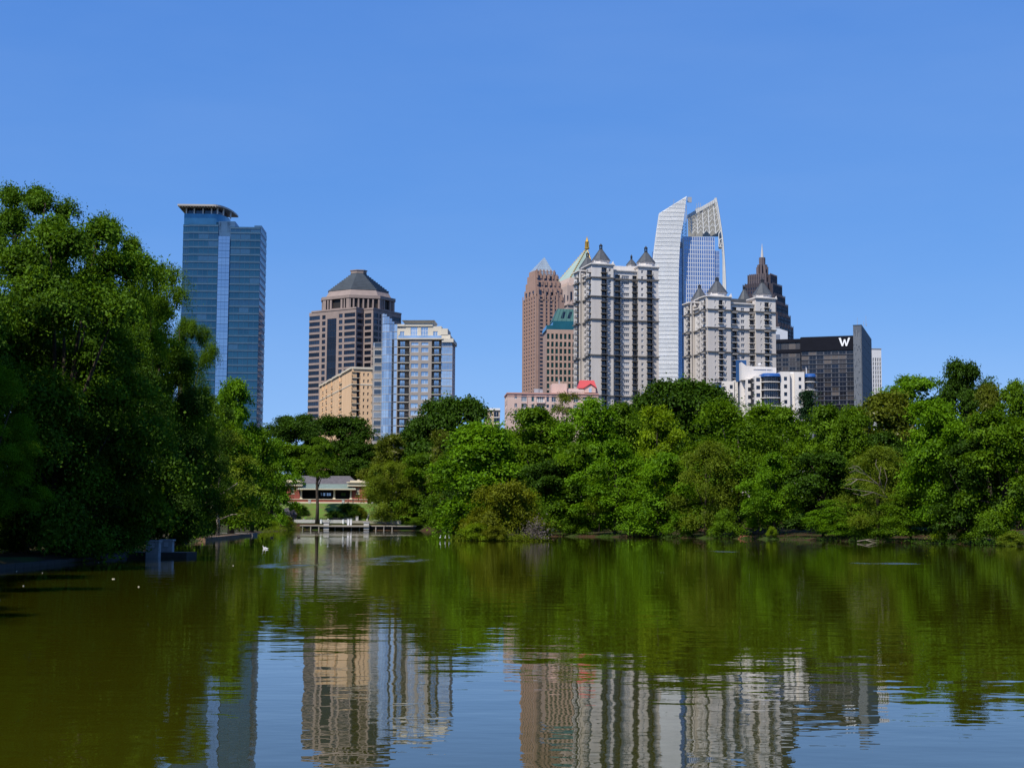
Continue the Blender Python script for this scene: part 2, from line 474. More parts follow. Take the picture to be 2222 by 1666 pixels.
# ------------------------------------------------------------------ blue glass tower
def blue_tower():
    A = Z1
    b = Bld('glass_tower', 'tall blue glass tower with a pale vertical stripe and curved roof canopy', 'tower', A(95, 1000)[0], 775, 2.0, zb=6)
    U = lambda x, y=600, v=0: b.q(A(x, y), v)[0]
    Z = lambda y, x=400: b.q(A(x, y))[1]
    gl = [glass('tower_blue_glass', (0.045, 0.138, 0.195), 0.75, 0.08, 0.35, 0.05), glass('tower_blue_glass_deep', (0.038, 0.118, 0.172), 0.75, 0.08, 0.35, 0.05),
          glass('tower_teal_glass', (0.055, 0.135, 0.20), 0.75, 0.08, 0.35, 0.05)]
    pale = [glass('pale_strip_glass', (0.28, 0.40, 0.54), 0.8, 0.06, 0.08), glass('pale_strip_glass_soft', (0.32, 0.44, 0.57), 0.8, 0.06, 0.08)]
    lite = glass('tower_light_glass', (0.075, 0.165, 0.235), 0.7, 0.12, .2)
    sp = mat('tower_spandrel', (0.050, 0.122, 0.172), 0.25, 0.1, metal=0.6)
    mull = mat('tower_mullion', (0.06, 0.13, 0.23), 0.4, 0.1, metal=0.4)
    x0, xa, xb, xc, xd = U(95), U(143), U(345), U(428), U(632)
    dep = 26.0
    ztop_l, ztop_c, ztop_r, ztop_rb = Z(207), Z(184), Z(222), Z(200)
    core = MB()
    core.box(x0 + .5, xb, 3.0, dep, 0, ztop_l - .5)
    core.box(xb, xc, 2.0, dep, 0, ztop_c)
    core.box(xc, xd, 2.0, dep, 0, ztop_r)
    core.box(U(582), xd, 6.0, dep, ztop_r, ztop_rb)
    core.box(U(350), U(458), 2.0, dep * .6, ztop_c - 6, ztop_c)
    b.build('wall', core, [mull])
    zt = Z(255); fl = (Z(255) - Z(1560)) / 26.0
    n = int(zt / fl)
    def bay(a0, a1, vf, zhi, nu, glist):
        k = 0
        z = zt + fl * (2 if zhi > zt + 2 * fl else 1)
        while z > 14:
            top = min(z, zhi) - 1.25
            if top - (z - fl) > 1:
                ns_ = 1 if nu < 5 else 3
                for k_ in range(ns_):
                    s0 = a0 + (a1 - a0) * k_ / ns_; s1 = a0 + (a1 - a0) * (k_ + 1) / ns_
                    g_ = rnd.choice(glist + glist + [gl[2], lite]) if rnd.random() < .5 else glist[0]
                    b.window('f', vf, s0 + .05, s1 - .05, z - fl, top, g_, mull, max(2, nu // ns_), 1, d=0.15, name='window_band', bar=.12)
                mb_sp.box(a0, a1, vf - .30, vf + .2, top, min(z, zhi))
                mb_sp.box(a0, a1, vf - .42, vf - .301, top + .45, top + .66, 1)
            z -= fl
    mb_sp = MB()
    bay(x0 + .5, xa, 3.0, Z(207), 3, [gl[2], gl[0]])
    bay(xa, xb, 1.8, Z(207), 8, gl[:2])
    bay(xc, xd, 1.8, Z(222), 8, gl[:2])
    b.build('spandrels', mb_sp, [sp, mat('spandrel_line', (0.14, 0.21, 0.29), .4, .05, metal=.3)])
    # the narrow return on the right
    z = zt + fl
    while z > 14:
        b.window('r', xd, 2.0, dep, z - fl, z - 1.25, rnd.choice(gl), mull, 8, 1, d=.1, name='window_band', bar=.12)
        z -= fl
    # pale strip: brighter sky reflection put into the glass colour
    z = Z(287)
    while z > 14:
        b.window('f', 1.2, xb + .2, xc - .2, z - fl + .12, z, rnd.choice(pale), mull, 3, 2, d=.15, name='glass_panel', bar=.05, border=.04)
        z -= fl
    # rooftop drum under the canopy
    zr0, zr1 = ztop_l - 1, Z(132)
    du1 = U(312)
    drum = MB()
    nseg = 9
    outl = [(x0 + .8, 3.0), (du1, 3.0)]
    for i in range(1, nseg + 1):
        t = i / nseg * math.pi / 2
        outl.append((du1 + math.sin(t) * (U(392) - du1), 3.0 + (1 - math.cos(t)) * 16))
    outl += [(x0 + .8, 19.0)]
    drum.prism(outl, zr0, zr1)
    b.build('drum', drum, [glass('drum_glass', (0.07, 0.20, 0.30), 0.75, .08)])
    zc = Z(88)
    for x in (118, 172, 232, 290, 330, 365, 398):
        mbp = MB()
        u = U(x); v = 3.6 if u < du1 else 3.6 + 16 * (1 - math.sqrt(max(0, 1 - ((u - du1) / (U(402) - du1)) ** 2)))
        mbp.box(u - .35, u + .35, v, v + .7, zr1, zc)
        b.build('column', mbp, [M_WHITE])
    lo = MB()
    lo.prism([(p[0] * .9, p[1] + 2.5) for p in outl], zr1, zc)
    b.build('penthouse_wall', lo, [G_NAVY[2]])
    can = MB()
    cu0, cu1, cu2 = U(80, 80), U(325, 80), U(437, 160)
    ol = [(cu0, -.5), (cu1, -.5)]
    for i in range(1, 13):
        t = i / 12 * math.pi / 2
        ol.append((cu1 + math.sin(t) * (cu2 - cu1), -.5 + (1 - math.cos(t)) * 29))
    ol.append((cu0, 28.5))
    can.prism(ol, zc, zc + .9)
    for i in range(1, len(ol) - 1):
        pass
    for i in range(14):
        u = cu0 + 1 + (cu1 - cu0) * i / 13.0
        can.box(u - .12, u + .12, -.3, 10, zc - .5, zc - .002)
    b.build('roof_canopy', can, [mat('canopy_panel', (0.40, 0.36, 0.32), .6, .06)])
blue_tower()

# ------------------------------------------------------------------ dark granite tower with the stepped pyramid roof
def granite_tower():
    A = Z2
    b = Bld('office_tower', 'dark granite office tower with a stepped grey pyramid roof', 'tower', A(120, 1000)[0], 900, -33, zb=8)
    U = lambda x, y=800, v=0: b.q(A(x, y), v)[0]
    Z = lambda y, x=300: b.q(A(x, y))[1]
    stone = mat('brown_granite', (0.275, 0.215, 0.19), .75, .1, .3)
    stone2 = mat('grey_roof_slab', (0.085, 0.10, 0.115), .6, .12, .3)
    fr = mat('bronze_frame', (0.03, 0.025, 0.022), .5, .1)
    gs = G_NAVY
    uR = U(545); n = 7.2
    # right face depth from the silhouette
    vR = b.qs(A(955, 560), uR + n)[0]
    core = MB(); wall = MB()
    ztop = Z(437)
    core.box(0.4, uR - .4, .4, vR + n, 0, ztop - .2)
    core.box(uR - .4, uR + n - .4, n + .4, vR - .5, 0, ztop - .3)
    b.build('core', core, [fr])
    rows = []
    y = 470
    while y < 1600:
        rows.append((Z(y + 36), Z(y))); y += 55.3
    rows = [r for r in rows if r[0] > 2]
    W = lambda x0, x1, nu, rr=rows: (U(x0), U(x1), rr, dict(g=gs, frame=fr, nu=nu, border=.05))
    strip_rows = [rows[0]] + [(r[0] - (.0), r[0] + 3.6) for r in rows[1:]]
    strip_rows = [(rows[i + 1][0], rows[i][0] - .02) for i in range(0, len(rows) - 1)]
    b.facade(wall, 'f', .4, -.0, uR + .0, 0, ztop,
             [W(123, 220, 5), W(241, 271, 2), (U(287), U(370), strip_rows, dict(g=G_NAVY[:2], frame=fr, nu=6, nz=2, border=.03, d=.3)), W(392, 424, 2), W(441, 538, 5)], rec=.45)
    # notch: return face and inner face
    b.facade(wall, 'r', uR - .4, .4, n, 0, ztop, [(1.2, n - .8, rows, dict(g=gs, frame=fr, nu=3, border=.05))], rec=.45)
    b.facade(wall, 'f', n + .4, uR + .05, uR + n, 0, ztop - .1, [(uR + 1.0, uR + n - 1.3, rows, dict(g=gs, frame=fr, nu=3, border=.05))], rec=.45)
    L = vR - n
    cs = []
    for f0, f1 in ((.03, .17), (.22, .27), (.34, .48), (.53, .58), (.66, .97)):
        cs.append((n + L * f0, n + L * f1, rows, dict(g=gs, frame=fr, nu=max(2, int((f1 - f0) * 26)), border=.05)))
    b.facade(wall, 'r', uR + n - .4, n + .4, vR, 0, ztop - .1, cs, rec=.45)
    wall.box(-.3, uR + .3, -.35, vR, ztop, ztop + 1.0)
    wall.box(uR + .301, uR + n + .3, n - .3, vR, ztop - .05, ztop + .95)
    b.build('wall', wall, [stone])
    # octagonal crown
    ua, ub, va, vb, cf, cc = 2.2, uR + n - 1.0, 1.6, min(vR - .6, 39.0), 12.9, 5.0
    cu, cv = (ua + ub) / 2, (va + vb) / 2
    def octa(L, C):
        "a square with cut corners, the front right one cut most, scaled about its middle"
        k = L / (285 * 900 / 3240 / 4.147)
        pts = [(ua + cc, va), (ub - cf, va), (ub, va + cf), (ub, vb - cc), (ub - cc, vb), (ua + cc, vb), (ua, vb - cc), (ua, va + cc)]
        return [(cu + (x - cu) * k, cv + (y - cv) * k) for x, y in pts]
    s = 900 / 3240 / 4.147
    L0, C0 = 285 * s, 272 * s
    Y0 = (b.o + b.ax * cu + b.ay * cv).y
    Zc = lambda y, dy=-15: at(*A(550, y), Y0 + dy).z - b.zb
    dr = MB()
    zb0, zb1, zb2, zb3 = ztop + 1, Zc(320), Zc(293), Zc(240, -13)
    dr.prism(octa(L0 - 1.2, C0 - .8), zb0 - 1, zb1)
    b.build('drum_core', dr, [fr])
    pl = MB()
    def octa_side(k, f0, f1, out, z0, z1, L, C):
        o = octa(L, C); a, c = Vector(o[k]), Vector(o[(k + 1) % 8])
        e = (c - a); nrm = Vector((e.y, -e.x)).normalized()
        p0, p1 = a + e * f0, a + e * f1
        pl.prism([tuple(p0 - nrm * .8), tuple(p0 + nrm * out), tuple(p1 + nrm * out), tuple(p1 - nrm * .8)][::-1] if False else
                 [tuple(p0 + nrm * out), tuple(p1 + nrm * out), tuple(p1 - nrm * .8), tuple(p0 - nrm * .8)], z0, z1)
    for k in (0, 2, 7):
        for f0, f1 in ((0, .12), (.17, .22), (.27, .34), (.68, .75), (.80, .84), (.89, 1.0)):
            octa_side(k, f0, f1, .2, zb0 - 1, zb1, L0, C0)
        octa_side(k, .34, .68, .1, zb0 - 1, zb0 + .6, L0, C0)
    for f0, f1 in ((0, .05), (.12, .17), (.28, .33), (.44, .49), (.60, .65), (.76, .81), (.95, 1.0)):
        octa_side(1, f0, f1, .2, zb0 - 1, zb1, L0, C0)
    pl.prism(octa(L0 + .6, C0 + .3), zb1, zb2)
    pl.frus(octa(L0 - 1.5, C0 + .3), zb2, octa(L0 - 3.4, C0 - .9), zb3)
    b.build('drum_wall', pl, [stone])
    tiers = 11
    zt = Zc(96, -2); ztip = Zc(74, -2)
    for i in range(tiers):
        f = i / tiers
        z0 = zb3 + (zt - zb3) * f; z1 = zb3 + (zt - zb3) * (i + 1) / tiers
        k0 = 1 - f * .80
        m = MB()
        m.prism(octa((L0 - 3.0) * k0, (C0 - .6) * k0), z0, z1 - .25)
        m.prism(octa((L0 - 5.0) * k0, (C0 - 2.0) * k0), z1 - .25, z1)
        b.build('roof_tier', m, [stone2])
    m = MB(); m.prism(octa(L0 * .22, C0 * .2), zt, ztip); m.prism(octa(L0 * .24, C0 * .22), ztip, ztip + .5)
    b.build('roof_cap', m, [stone])
granite_tower()

# ------------------------------------------------------------------ orange apartment block
def orange_block():
    A = Z2
    b = Bld('apartment_block', 'orange stucco apartment block with white cornice below the dark granite tower', 'building', A(500, 1200)[0], 700, 16)
    U = lambda x, y=1200, v=0: b.q(A(x, y), v)[0]
    V = lambda x: b.qs(A(x, 1250), 0)[0]
    Z = lambda y, x=600: b.q(A(x, y))[1]
    st = mat('orange_stucco', (0.70, 0.46, 0.265), .9, .10, .3, stretch=(1, 1, .15))
    tr = mat('cream_trim', (0.60, 0.52, 0.40), .8, .06)
    rows = []
    y = 985
    while y < 1750:
        rows.append((Z(y + 50), Z(y))); y += 57.6
    rows = [r for r in rows if r[0] > 1]
    wall = MB()
    u0, u1 = 0.0, U(702)
    ztop = Z(958)
    v_end = V(228)
    core = MB(); core.box(.8, u1 - .3, 2.4, v_end - .5, 0, ztop - .3)
    b.build('core', core, [M_DARKMET])
    ua, ub = U(510), U(587)
    wr = [(r[0] + .8, r[1] - .4) for r in rows]
    sp = dict(g=G_GREY[:2], frame=tr, nu=1, nz=2, border=.06)
    b.facade(wall, 'f', .5, u0, u1, 0, ztop, [(ua, ub, rows, None), (U(612), U(625), wr, sp), (U(650), U(664), wr, sp)], rec=.5)
    wall.box(ub - .15, ub + .0, .501, 2.4, 0, ztop); wall.box(ua, ua + .15, .501, 2.4, 0, ztop)
    wall.box(ub + .001, u1 - .01, .501, 2.4, 0, ztop - .01); wall.box(u0 + .5, ua - .001, .501, 2.4, 0, ztop - .01)
    for z0, z1 in rows:
        b.window('f', 2.35, ua + .3, ub - .3, z0, z1 - .1, rnd.choice(G_NAVY), M_DARKMET, 3, 1, d=.12, name='balcony_door')
        b.balcony('f', .52, ua + .02, ub - .02, z0, .62, tr, M_DARKMET, 1.0, 5)
    # the long left side: bays standing out and back, windows between them
    cornice = MB()
    edges = [500, 428, 402, 345, 330, 296, 283, 262, 252, 228]
    for i, (xa, xb) in enumerate(zip(edges, edges[1:])):
        va, vb = (.501 if i == 0 else V(xa)), V(xb)
        out = .45 if i % 2 == 0 else 0.0
        cols = []
        if i % 2 == 1:
            m_ = (va + vb) / 2
            cols = [(m_ - .8, m_ + .8, [(r[0] + .1, r[1] - .3) for r in rows], dict(g=G_NAVY[:2], frame=M_WHITE, nu=1, nz=1, border=.06))]
        else:
            n = 1 if vb - va < 9 else 2
            cols = [(va + (vb - va) * (k + .5) / n - .55, va + (vb - va) * (k + .5) / n + .55, wr, sp) for k in range(n)] if i else []
        b.facade(wall, 'l', .5 - out, va, vb, 0, ztop, cols, rec=.5)
        wall.box(.501 - out, 2.0, va + .02, vb - .02, 0, ztop - .05)
        cornice.box(-out - .55, 1.5, va - (.55 if i == 0 else .0), vb, ztop, ztop + 1.0)
        if i % 2 == 1:
            for r in rows[::1]:
                b.balcony('l', -.0, va + .15, vb - .15, r[0], .5, tr, M_DARKMET, 1.0, 3)
        zc = Z(1100)
        cornice.box(-out - .13, -out - .001, va - (.5 if i == 0 else 0), vb, zc, zc + .55)
    cornice.box(.0, u1 + .3, -.5, .8, ztop + .001, ztop + 1.001)
    zc = Z(1100)
    cornice.box(u0, ua - .01, -.13, -.001, zc, zc + .55); cornice.box(ub + .01, u1 + .1, -.13, -.001, zc, zc + .55)
    b.build('wall', wall, [st])
    b.build('cornice', cornice, [tr])
orange_block()

# ------------------------------------------------------------------ condominium with the round glass corner
def condo():
    A = Z2
    b = Bld('condominium_tower', 'grey condominium tower with a round blue glass corner and dark balconies', 'tower', A(905, 1200)[0], 600, -3)
    U = lambda x, y=1200, v=0: b.q(A(x, y), v)[0]
    Z = lambda y, x=1100, v=0: b.q(A(x, y), v)[1]
    wl = mat('grey_stucco', (0.30, 0.265, 0.235), .9, .10, .3, stretch=(1, 1, .15))
    cr = mat('cream_stucco', (0.56, 0.51, 0.42), .85, .06, .2)
    dk = mat('recess_shade', (0.17, 0.155, 0.145), .9, .06)  # recess backs darker than the stucco, standing in for balcony shade
    u0, u1, u2, u3, u4 = 0.0, U(1025), U(1226), U(1312), U(1412)
    slabs = [Z(y) for y in (757, 826, 897, 968, 1040, 1110, 1182, 1252, 1325, 1393, 1465, 1535, 1605, 1675)]
    slabs = [z for z in slabs if z > 0]
    fl = slabs[0] - slabs[1]
    ztop = Z(690)
    core = MB()
    core.box(-1.5, u4 - .6, 2.6, 20, 0, ztop - .3)
    b.build('core', core, [dk])
    wall = MB()
    rows = [(z + .9, z + 2.75) for z in slabs[1:]]
    hi = (slabs[0] + .6, ztop - .9)
    tall = dict(g=G_SKY, frame=M_WHITE, nu=2, nz=1, border=.1)
    rr = rows + [(rows[0][1] + 1.0, ztop - 1.2)]
    b.facade(wall, 'f', .5, u1, u2, 0, ztop - .01, [(U(1040), U(1106), rr, tall), (U(1132), U(1196), rr, tall)], rec=.5)
    wall.box(u1 + .01, u2 - .01, .501, 2.6, 0, ztop - .02)
    b.build('wall', wall, [wl])
    # balcony recesses
    sl = MB()
    for (a, c) in ((u0, u1), (u2, u3)):
        for z in [ztop - .02] + slabs:
            pass
    for z in slabs:
        for (a, c, d0, d1) in ((u0, u1, U(935), U(980)), (u2, u3, U(1243), U(1287))):
            b.balcony('f', 1.6, a + .05, c - .05, z, 1.9, cr, M_DARKMET, 1.05, 8)
            b.window('f', 2.55, d0, d1, z + .15, z + 2.5, rnd.choice(G_SKY[:2]), M_WHITE, 2, 1, d=.12, name='balcony_door')
            sc = MB()
    side = MB()
    side.box(-.2, .0, .2, 2.6, 0, ztop)
    b.build('pier', side, [wl])
    # glass corner at the right
    for i, z in enumerate([ztop - fl * 1.0] + slabs):
        b.window('f', .6, u3 + .02, u4, z + .25, z + fl - .1, rnd.choice(G_SKY), M_GREYMET, 4, 2, d=.15, name='glass_panel', bar=.06)
        b.window('r', u4 - .2, .6, 12, z + .25, z + fl - .1, rnd.choice(G_SKY), M_GREYMET, 6, 2, d=.15, name='glass_panel', bar=.06)
    bands = MB()
    for z in slabs:
        bands.box(u3 + .01, u4 + .05, .35, 12, z - .1, z + .24)
    b.build('floor_edges', bands, [M_GREYMET])
    # round glass corner at the left
    ca, cb = U(765), U(893)
    cyl_c = (ca + cb) / 2; cyl_r = (cb - ca) / 2
    ztc = Z(455)
    zs = slabs[::-1] + [slabs[0] + fl, slabs[0] + 2 * fl, slabs[0] + 3 * fl, slabs[0] + 4 * fl]
    k = 16
    ring = lambda r: [(cyl_c + r * math.cos(2 * math.pi * i / k - math.pi / 2 + math.pi / k), 3.0 + r * math.sin(2 * math.pi * i / k - math.pi / 2 + math.pi / k)) for i in range(k)]
    cc = MB(); cc.prism(ring(cyl_r - .35), 0, slabs[0] + fl)
    b.build('corner_core', cc, [G_SKY[2]])
    for i in range(len(zs)):
        z0 = zs[i] + .12; z1 = (zs[i + 1] if i + 1 < len(zs) else zs[i] + fl) - .12
        o = ring(cyl_r)
        for j in list(range(k // 2)) + list(range(k // 2 + 1, k)):
            x, y = (o[j][0] + o[(j + 1) % k][0]) / 2, (o[j][1] + o[(j + 1) % k][1]) / 2
            if y > 3.5: continue
            f = (x - ca) / (cb - ca)
            cut = ztc - (ztc - Z(560)) * f ** 2.2
            if z0 > cut - .5: continue
            zt = min(z1, cut)
            p, q = Vector(o[j]), Vector(o[(j + 1) % k]); e = q - p; L = e.length
            key = ('pane', round(zt - z0, 1), rnd.randrange(3))
            if key not in b.cache:
                m = MB(); m.box(.04, L - .04, 0, .12, 0, zt - z0, 0); m.box(0, .04, -.06, .12, 0, zt - z0, 1); m.box(.041, L - .041, -.05, -.001, (zt - z0) * .5, (zt - z0) * .5 + .06, 1)
                b.cache[key] = m.mesh('glass_panel', [G_SKY[key[2]], M_GREYMET])
            put('glass_panel', b.cache[key], b.root, (p.x, p.y, z0), math.atan2(e.y, e.x))
    rb = MB()
    for z in zs[:-2]:
        rb.prism(ring(cyl_r + .08), z - .12, z + .12)
    b.build('ring_beams', rb, [M_GREYMET])
    # flat pane strip between the round corner and the balconies
    for z in slabs + [slabs[0] + fl, slabs[0] + 2 * fl]:
        b.window('f', .6, cb - .35, -.2, z + .12, z + fl - .12, G_SKY[1], M_GREYMET, 1, 1, d=.3, name='glass_panel')
    # left side: wall with little balconies going back
    lw = MB()
    ul = U(703, 1200, 14)
    lw.box(ul + 1.0, cyl_c, 5.0, 22, 0, slabs[0] + 1)
    b.build('side_wall', lw, [wl])
    for z in slabs:
        b.balcony('l', ul + 1.0, 12.5, 18.5, z, 1.6, cr, M_DARKMET, 1.05, 4)
        b.window('l', ul + 1.0, 6.5, 10.5, z + .3, z + 2.6, rnd.choice(G_GREY), M_WHITE, 2, 1, d=.1)
        b.window('l', ul + 1.0, 12.5, 15.5, z + .3, z + 2.6, rnd.choice(G_GREY), M_WHITE, 2, 1, d=.1)
        b.window('f', 5.0, ul + 1.6, ca + .4, z + .3, z + 2.4, rnd.choice(G_GREY), M_WHITE, 1, 1, d=.1)
    # terrace and penthouse
    tr = MB()
    tr.box(u0 - .3, U(1330), -.5, 20, ztop, ztop + .5)
    tr.box(U(1318), U(1422), -.2, 16, Z(716), Z(683))
    tr.box(U(1312, 620, 3), U(1398, 620, 3), 3, 16, Z(683) + .01, Z(640))
    tr.box(U(1312, 620, 3), U(1375, 620, 3), 2.8, 16, Z(640) + .002, Z(585))
    b.build('terrace', tr, [cr])
    pm = MB()
    v = 3.0
    Up = lambda x: U(x, 620, v)
    pz0, pz1 = ztop + .5, Z(572, 1100, v)
    b.facade(pm, 'f', v + .4, Up(905), Up(1318), pz0, pz1, [(Up(945), Up(985), [(pz0 + .8, Z(617, 1100, v))], tall), (Up(1041), Up(1103), [(pz0 + .2, pz1 - .3)], dict(g=G_SKY, frame=M_WHITE, nu=3, nz=3)),
             (Up(1134), Up(1197), [(pz0 + .2, pz1 - .3)], dict(g=G_SKY, frame=M_WHITE, nu=3, nz=3)), (Up(1243), Up(1285), [(pz0 + .2, Z(617, 1100, v))], tall)], rec=.4)
    pm.box(Up(905), Up(1318), v + .401, 16, pz0, pz1 - .02)
    pm.box(Up(985), Up(1240), v - .4, 14, pz1, Z(547, 1100, v))
    pm.frus([(Up(985), v - .4), (Up(1240), v - .4), (Up(1240), 14), (Up(985), 14)], Z(547, 1100, v) + .001, [(Up(962), v - 1.5), (Up(1258), v - 1.5), (Up(1258), 15), (Up(962), 15)], Z(522, 1100, v))
    pm.box(Up(905), Up(990), v - .6, 12, pz1 + .001, pz1 + .8)
    b.build('penthouse', pm, [cr])
    gr = MB()
    gr.box(u0 + .2, U(1315), -.4, -.36, ztop + .5, ztop + 1.5)
    b.build('glass_balustrade', gr, [G_SKY[1]])
condo()
# ------------------------------------------------------------------ the two turreted residential towers
M_LIME = mat('pale_stucco', (0.62, 0.58, 0.54), .85, .09, .3, stretch=(1, 1, .12))
M_LIME2 = mat('beige_stucco', (0.54, 0.49, 0.445), .85, .09, .3, stretch=(1, 1, .12))
M_SLATE = mat('slate_roof', (0.068, 0.074, 0.082), .6, .15, .8)
M_CORN = mat('dark_cornice', (0.15, 0.14, 0.13), .7, .1)
def turret_tower(A, label, px, D, yaw, corner, right_end, refx, blocks, side, bal, wins, bands, floors, turrets, roofmat, cen_roof, top_colour_from, side_depth, slim):
    b = Bld('turreted_tower', label, 'tower', px, D, yaw, zb=9, group='twin turreted residential towers')
    yr = floors[0] + 250
    U = lambda x, v=0: b.q(A(x, yr), v)[0]
    Z = lambda y, x=refx: b.q(A(x, y))[1]
    u0, u1 = U(corner), U(right_end)
    zt = [Z(y, x) for (xa, xb, y, x, v) in blocks]
    v_side = side_depth
    mats = [M_LIME2, M_LIME]
    zsw = Z(top_colour_from)
    core = MB()
    core.box(3.2, u1 - .4, 3.9, v_side - .4, 0, min(zt) - .4)
    b.build('core', core, [M_CORN])
    fz = [Z(y) for y in floors]
    fl = (fz[0] - fz[-1]) / (len(fz) - 1)
    z = fz[-1] - fl
    while z > 3:
        fz.append(z); z -= fl
    wall = MB()
    for bi, (xa, xb, y, x, v) in enumerate(blocks):
        ua, ub = max(U(xa, v), 0), min(U(xb, v), u1)
        cols = []
        for (ca, cb) in bal:
            if xa <= ca < xb:
                cols.append((U(ca, v), U(cb, v), [(q_ + .02, q_ + fl - .35) for q_ in fz if q_ + fl - .35 < zt[bi] - .5], None, 'bal'))
        for (ca, cb, nu, h) in wins:
            if xa <= ca < xb:
                cols.append((U(ca, v), U(cb, v), [(q_ + .75, q_ + .75 + h) for q_ in fz if q_ + .75 + h < zt[bi] - .8], dict(g=G_GREY, frame=M_WHITE, nu=nu, nz=2, border=.13, bar=.12, d=.2), 'win'))
        for lo, hi, mi in ((0, zsw, 0), (zsw, zt[bi], 1)):
            sub = []
            for c in cols:
                rows = [r for r in c[2] if r[0] >= lo - .01 and r[1] <= hi + .01]
                sub.append((c[0], c[1], rows, c[3]))
            b.facade(wall, 'f', v + .5, ua, ub, lo, hi, sub, rec=.5, m=mi)
        for c in cols:
            if c[4] == 'bal':
                for (r0, r1) in c[2]:
                    b.window('f', v + 1.5, c[0] - .1, c[1] + .1, r0, r0 + 2.3, rnd.choice(G_GREY + G_NAVY[2:] + G_GREY[:1]), M_DARKMET, 2, 1, d=.1, name='balcony_door')
                    b.balcony('f', v + .1, c[0] - .5, c[1] + .25, r0 + .04, 1.75 if not slim else 1.3, M_CORN if not slim else M_LIME, M_DARKMET, 1.05, 5)
        wall.box(ua + .02, ub - .02, v + .52, v_side * .5, zt[bi] - .6, zt[bi] - .05, 1)
        for uu in (ua, ub):
            wall.box(uu - .25 if uu == ub else uu + .02, uu - .02 if uu == ub else uu + .25, v + .52, 4.0, 0, zt[bi] - .61, 0)
    # left side
    so_ = 0.0
    for (va, vb, uo, dz) in side:
        zz_ = zt[0] - dz
        cols = []
        n = max(1, int((vb - va) / 4.2))
        for i in range(n):
            c0 = va + (vb - va) * (i + .5) / n
            if i % 2 == 0:
                cols.append((c0 - 1.2, c0 + 1.2, [(q_ + .02, q_ + fl - .35) for q_ in fz if q_ + fl < zz_ - .3], None))
            else:
                cols.append((c0 - .6, c0 + .6, [(q_ + .75, q_ + 2.35) for q_ in fz if q_ + fl < zz_ - .3], dict(g=G_GREY, frame=M_WHITE, nu=1, nz=2, border=.12, d=.2)))
        for lo, hi, mi in ((0, zsw, 0), (zsw, zz_, 1)):
            b.facade(wall, 'l', uo + .5, va + (.501 if va == 0 else 0.0), vb, lo, hi, [(c[0], c[1], [r for r in c[2] if r[0] >= lo - .01 and r[1] <= hi + .01], c[3]) for c in cols], rec=.5, m=mi)
        wall.box(uo + .501, 3, va + .6, vb - .01, 0, zz_ - .3, 0)
        for c in cols:
            if c[3] is None:
                for (r0, r1) in c[2]:
                    b.window('l', uo + .5, c[0], c[1], r0, r0 + 2.3, rnd.choice(G_NAVY), M_DARKMET, 2, 1, d=.05, name='balcony_door')
                    b.balcony('l', uo + .02, c[0] - .3, c[1] + .3, r0 + .04, 1.7 if not slim else 1.3, M_CORN if not slim else M_LIME, M_DARKMET, 1.05, 4)
    b.build('wall', wall, mats)
    # string courses and cornices
    for y in bands:
        m = MB()
        zb_ = Z(y)
        for bi, (xa, xb, yy, x, v) in enumerate(blocks):
            if zb_ < zt[bi] + .5:
                ua, ub = max(U(xa, v), 0), min(U(xb, v), u1)
                m.box(ua - .5, ub + .3, v - .70, v - .002, zb_ - .3, zb_ + .25)
        for (va, vb, uo, dz) in side:
            if zb_ < zt[0] - dz + .5:
                m.box(uo - .70, uo - .002, va + (0 if va == 0 else -.4), vb + .4, zb_ - .3, zb_ + .25)
        b.build('string_course', m, [M_CORN])
    cap = MB()
    for bi, (xa, xb, y, x, v) in enumerate(blocks):
        ua, ub = max(U(xa, v), 0), min(U(xb, v), u1)
        cap.box(ua - .6, ub + .6, v - .8, v_side * .55 - bi * .01, zt[bi] - .05, zt[bi] + .55)
        cap.box(ua - .3, ub + .3, v - .4, v_side * .55 - bi * .01 - .01, zt[bi] - .55, zt[bi] - .051)
    for (va, vb, uo, dz) in side:
        cap.box(uo - .8, u1 * .35, max(va, .3) + .01, vb + .5, zt[0] - dz - .06, zt[0] - dz + .5)
    b.build('cornice', cap, [M_LIME])
    # centre roof storey
    cr = MB()
    xa, xb, y = cen_roof
    v = blocks[1][4] + 3
    cr.box(U(xa, v), U(xb, v), v, v_side - 4, min(zt), Z(y))
    b.build('roof_storey', cr, [roofmat])
    # turrets
    for (x, v, yb, hw, ya, ytip) in turrets:
        tu = b.q(A(x, (yb + ya) / 2), v)[0]
        zz2 = lambda y: b.q(A(x, y), v)[1]
        r = abs(b.q(A(x + hw, yb), v)[0] - tu) * 1.04
        z0, z1, z2 = zz2(yb), zz2(ya), zz2(ytip)
        dr = MB()
        k = 8
        zdb = min(zt) - 1.5
        dr.prism(ngon(tu, v, r * .93, k, math.pi / 8), zdb, z0 - .5)
        dr.prism(ngon(tu, v, r * 1.0, k, math.pi / 8), z0 - .5, z0)
        # small pediment facing the front
        pw = r * .42
        dr.frus([(tu - pw, v - r * .95), (tu + pw, v - r * .95), (tu + pw, v), (tu - pw, v)], z0 - 3.0, [(tu - pw, v - r * .95), (tu + pw, v - r * .95), (tu + pw, v), (tu - pw, v)], z0 - 2.6)
        n = len(dr.v)
        dr.v += [(tu - pw, v - r * .951, z0 - 2.59), (tu + pw, v - r * .951, z0 - 2.59), (tu, v - r * .951, z0 - 1.3), (tu - pw, v, z0 - 2.59), (tu + pw, v, z0 - 2.59), (tu, v, z0 - 1.3)]
        for f in ((0, 1, 2), (3, 5, 4), (0, 2, 5, 3), (1, 4, 5, 2)):
            dr.f.append(tuple(n + i for i in f)); dr.m.append(0)
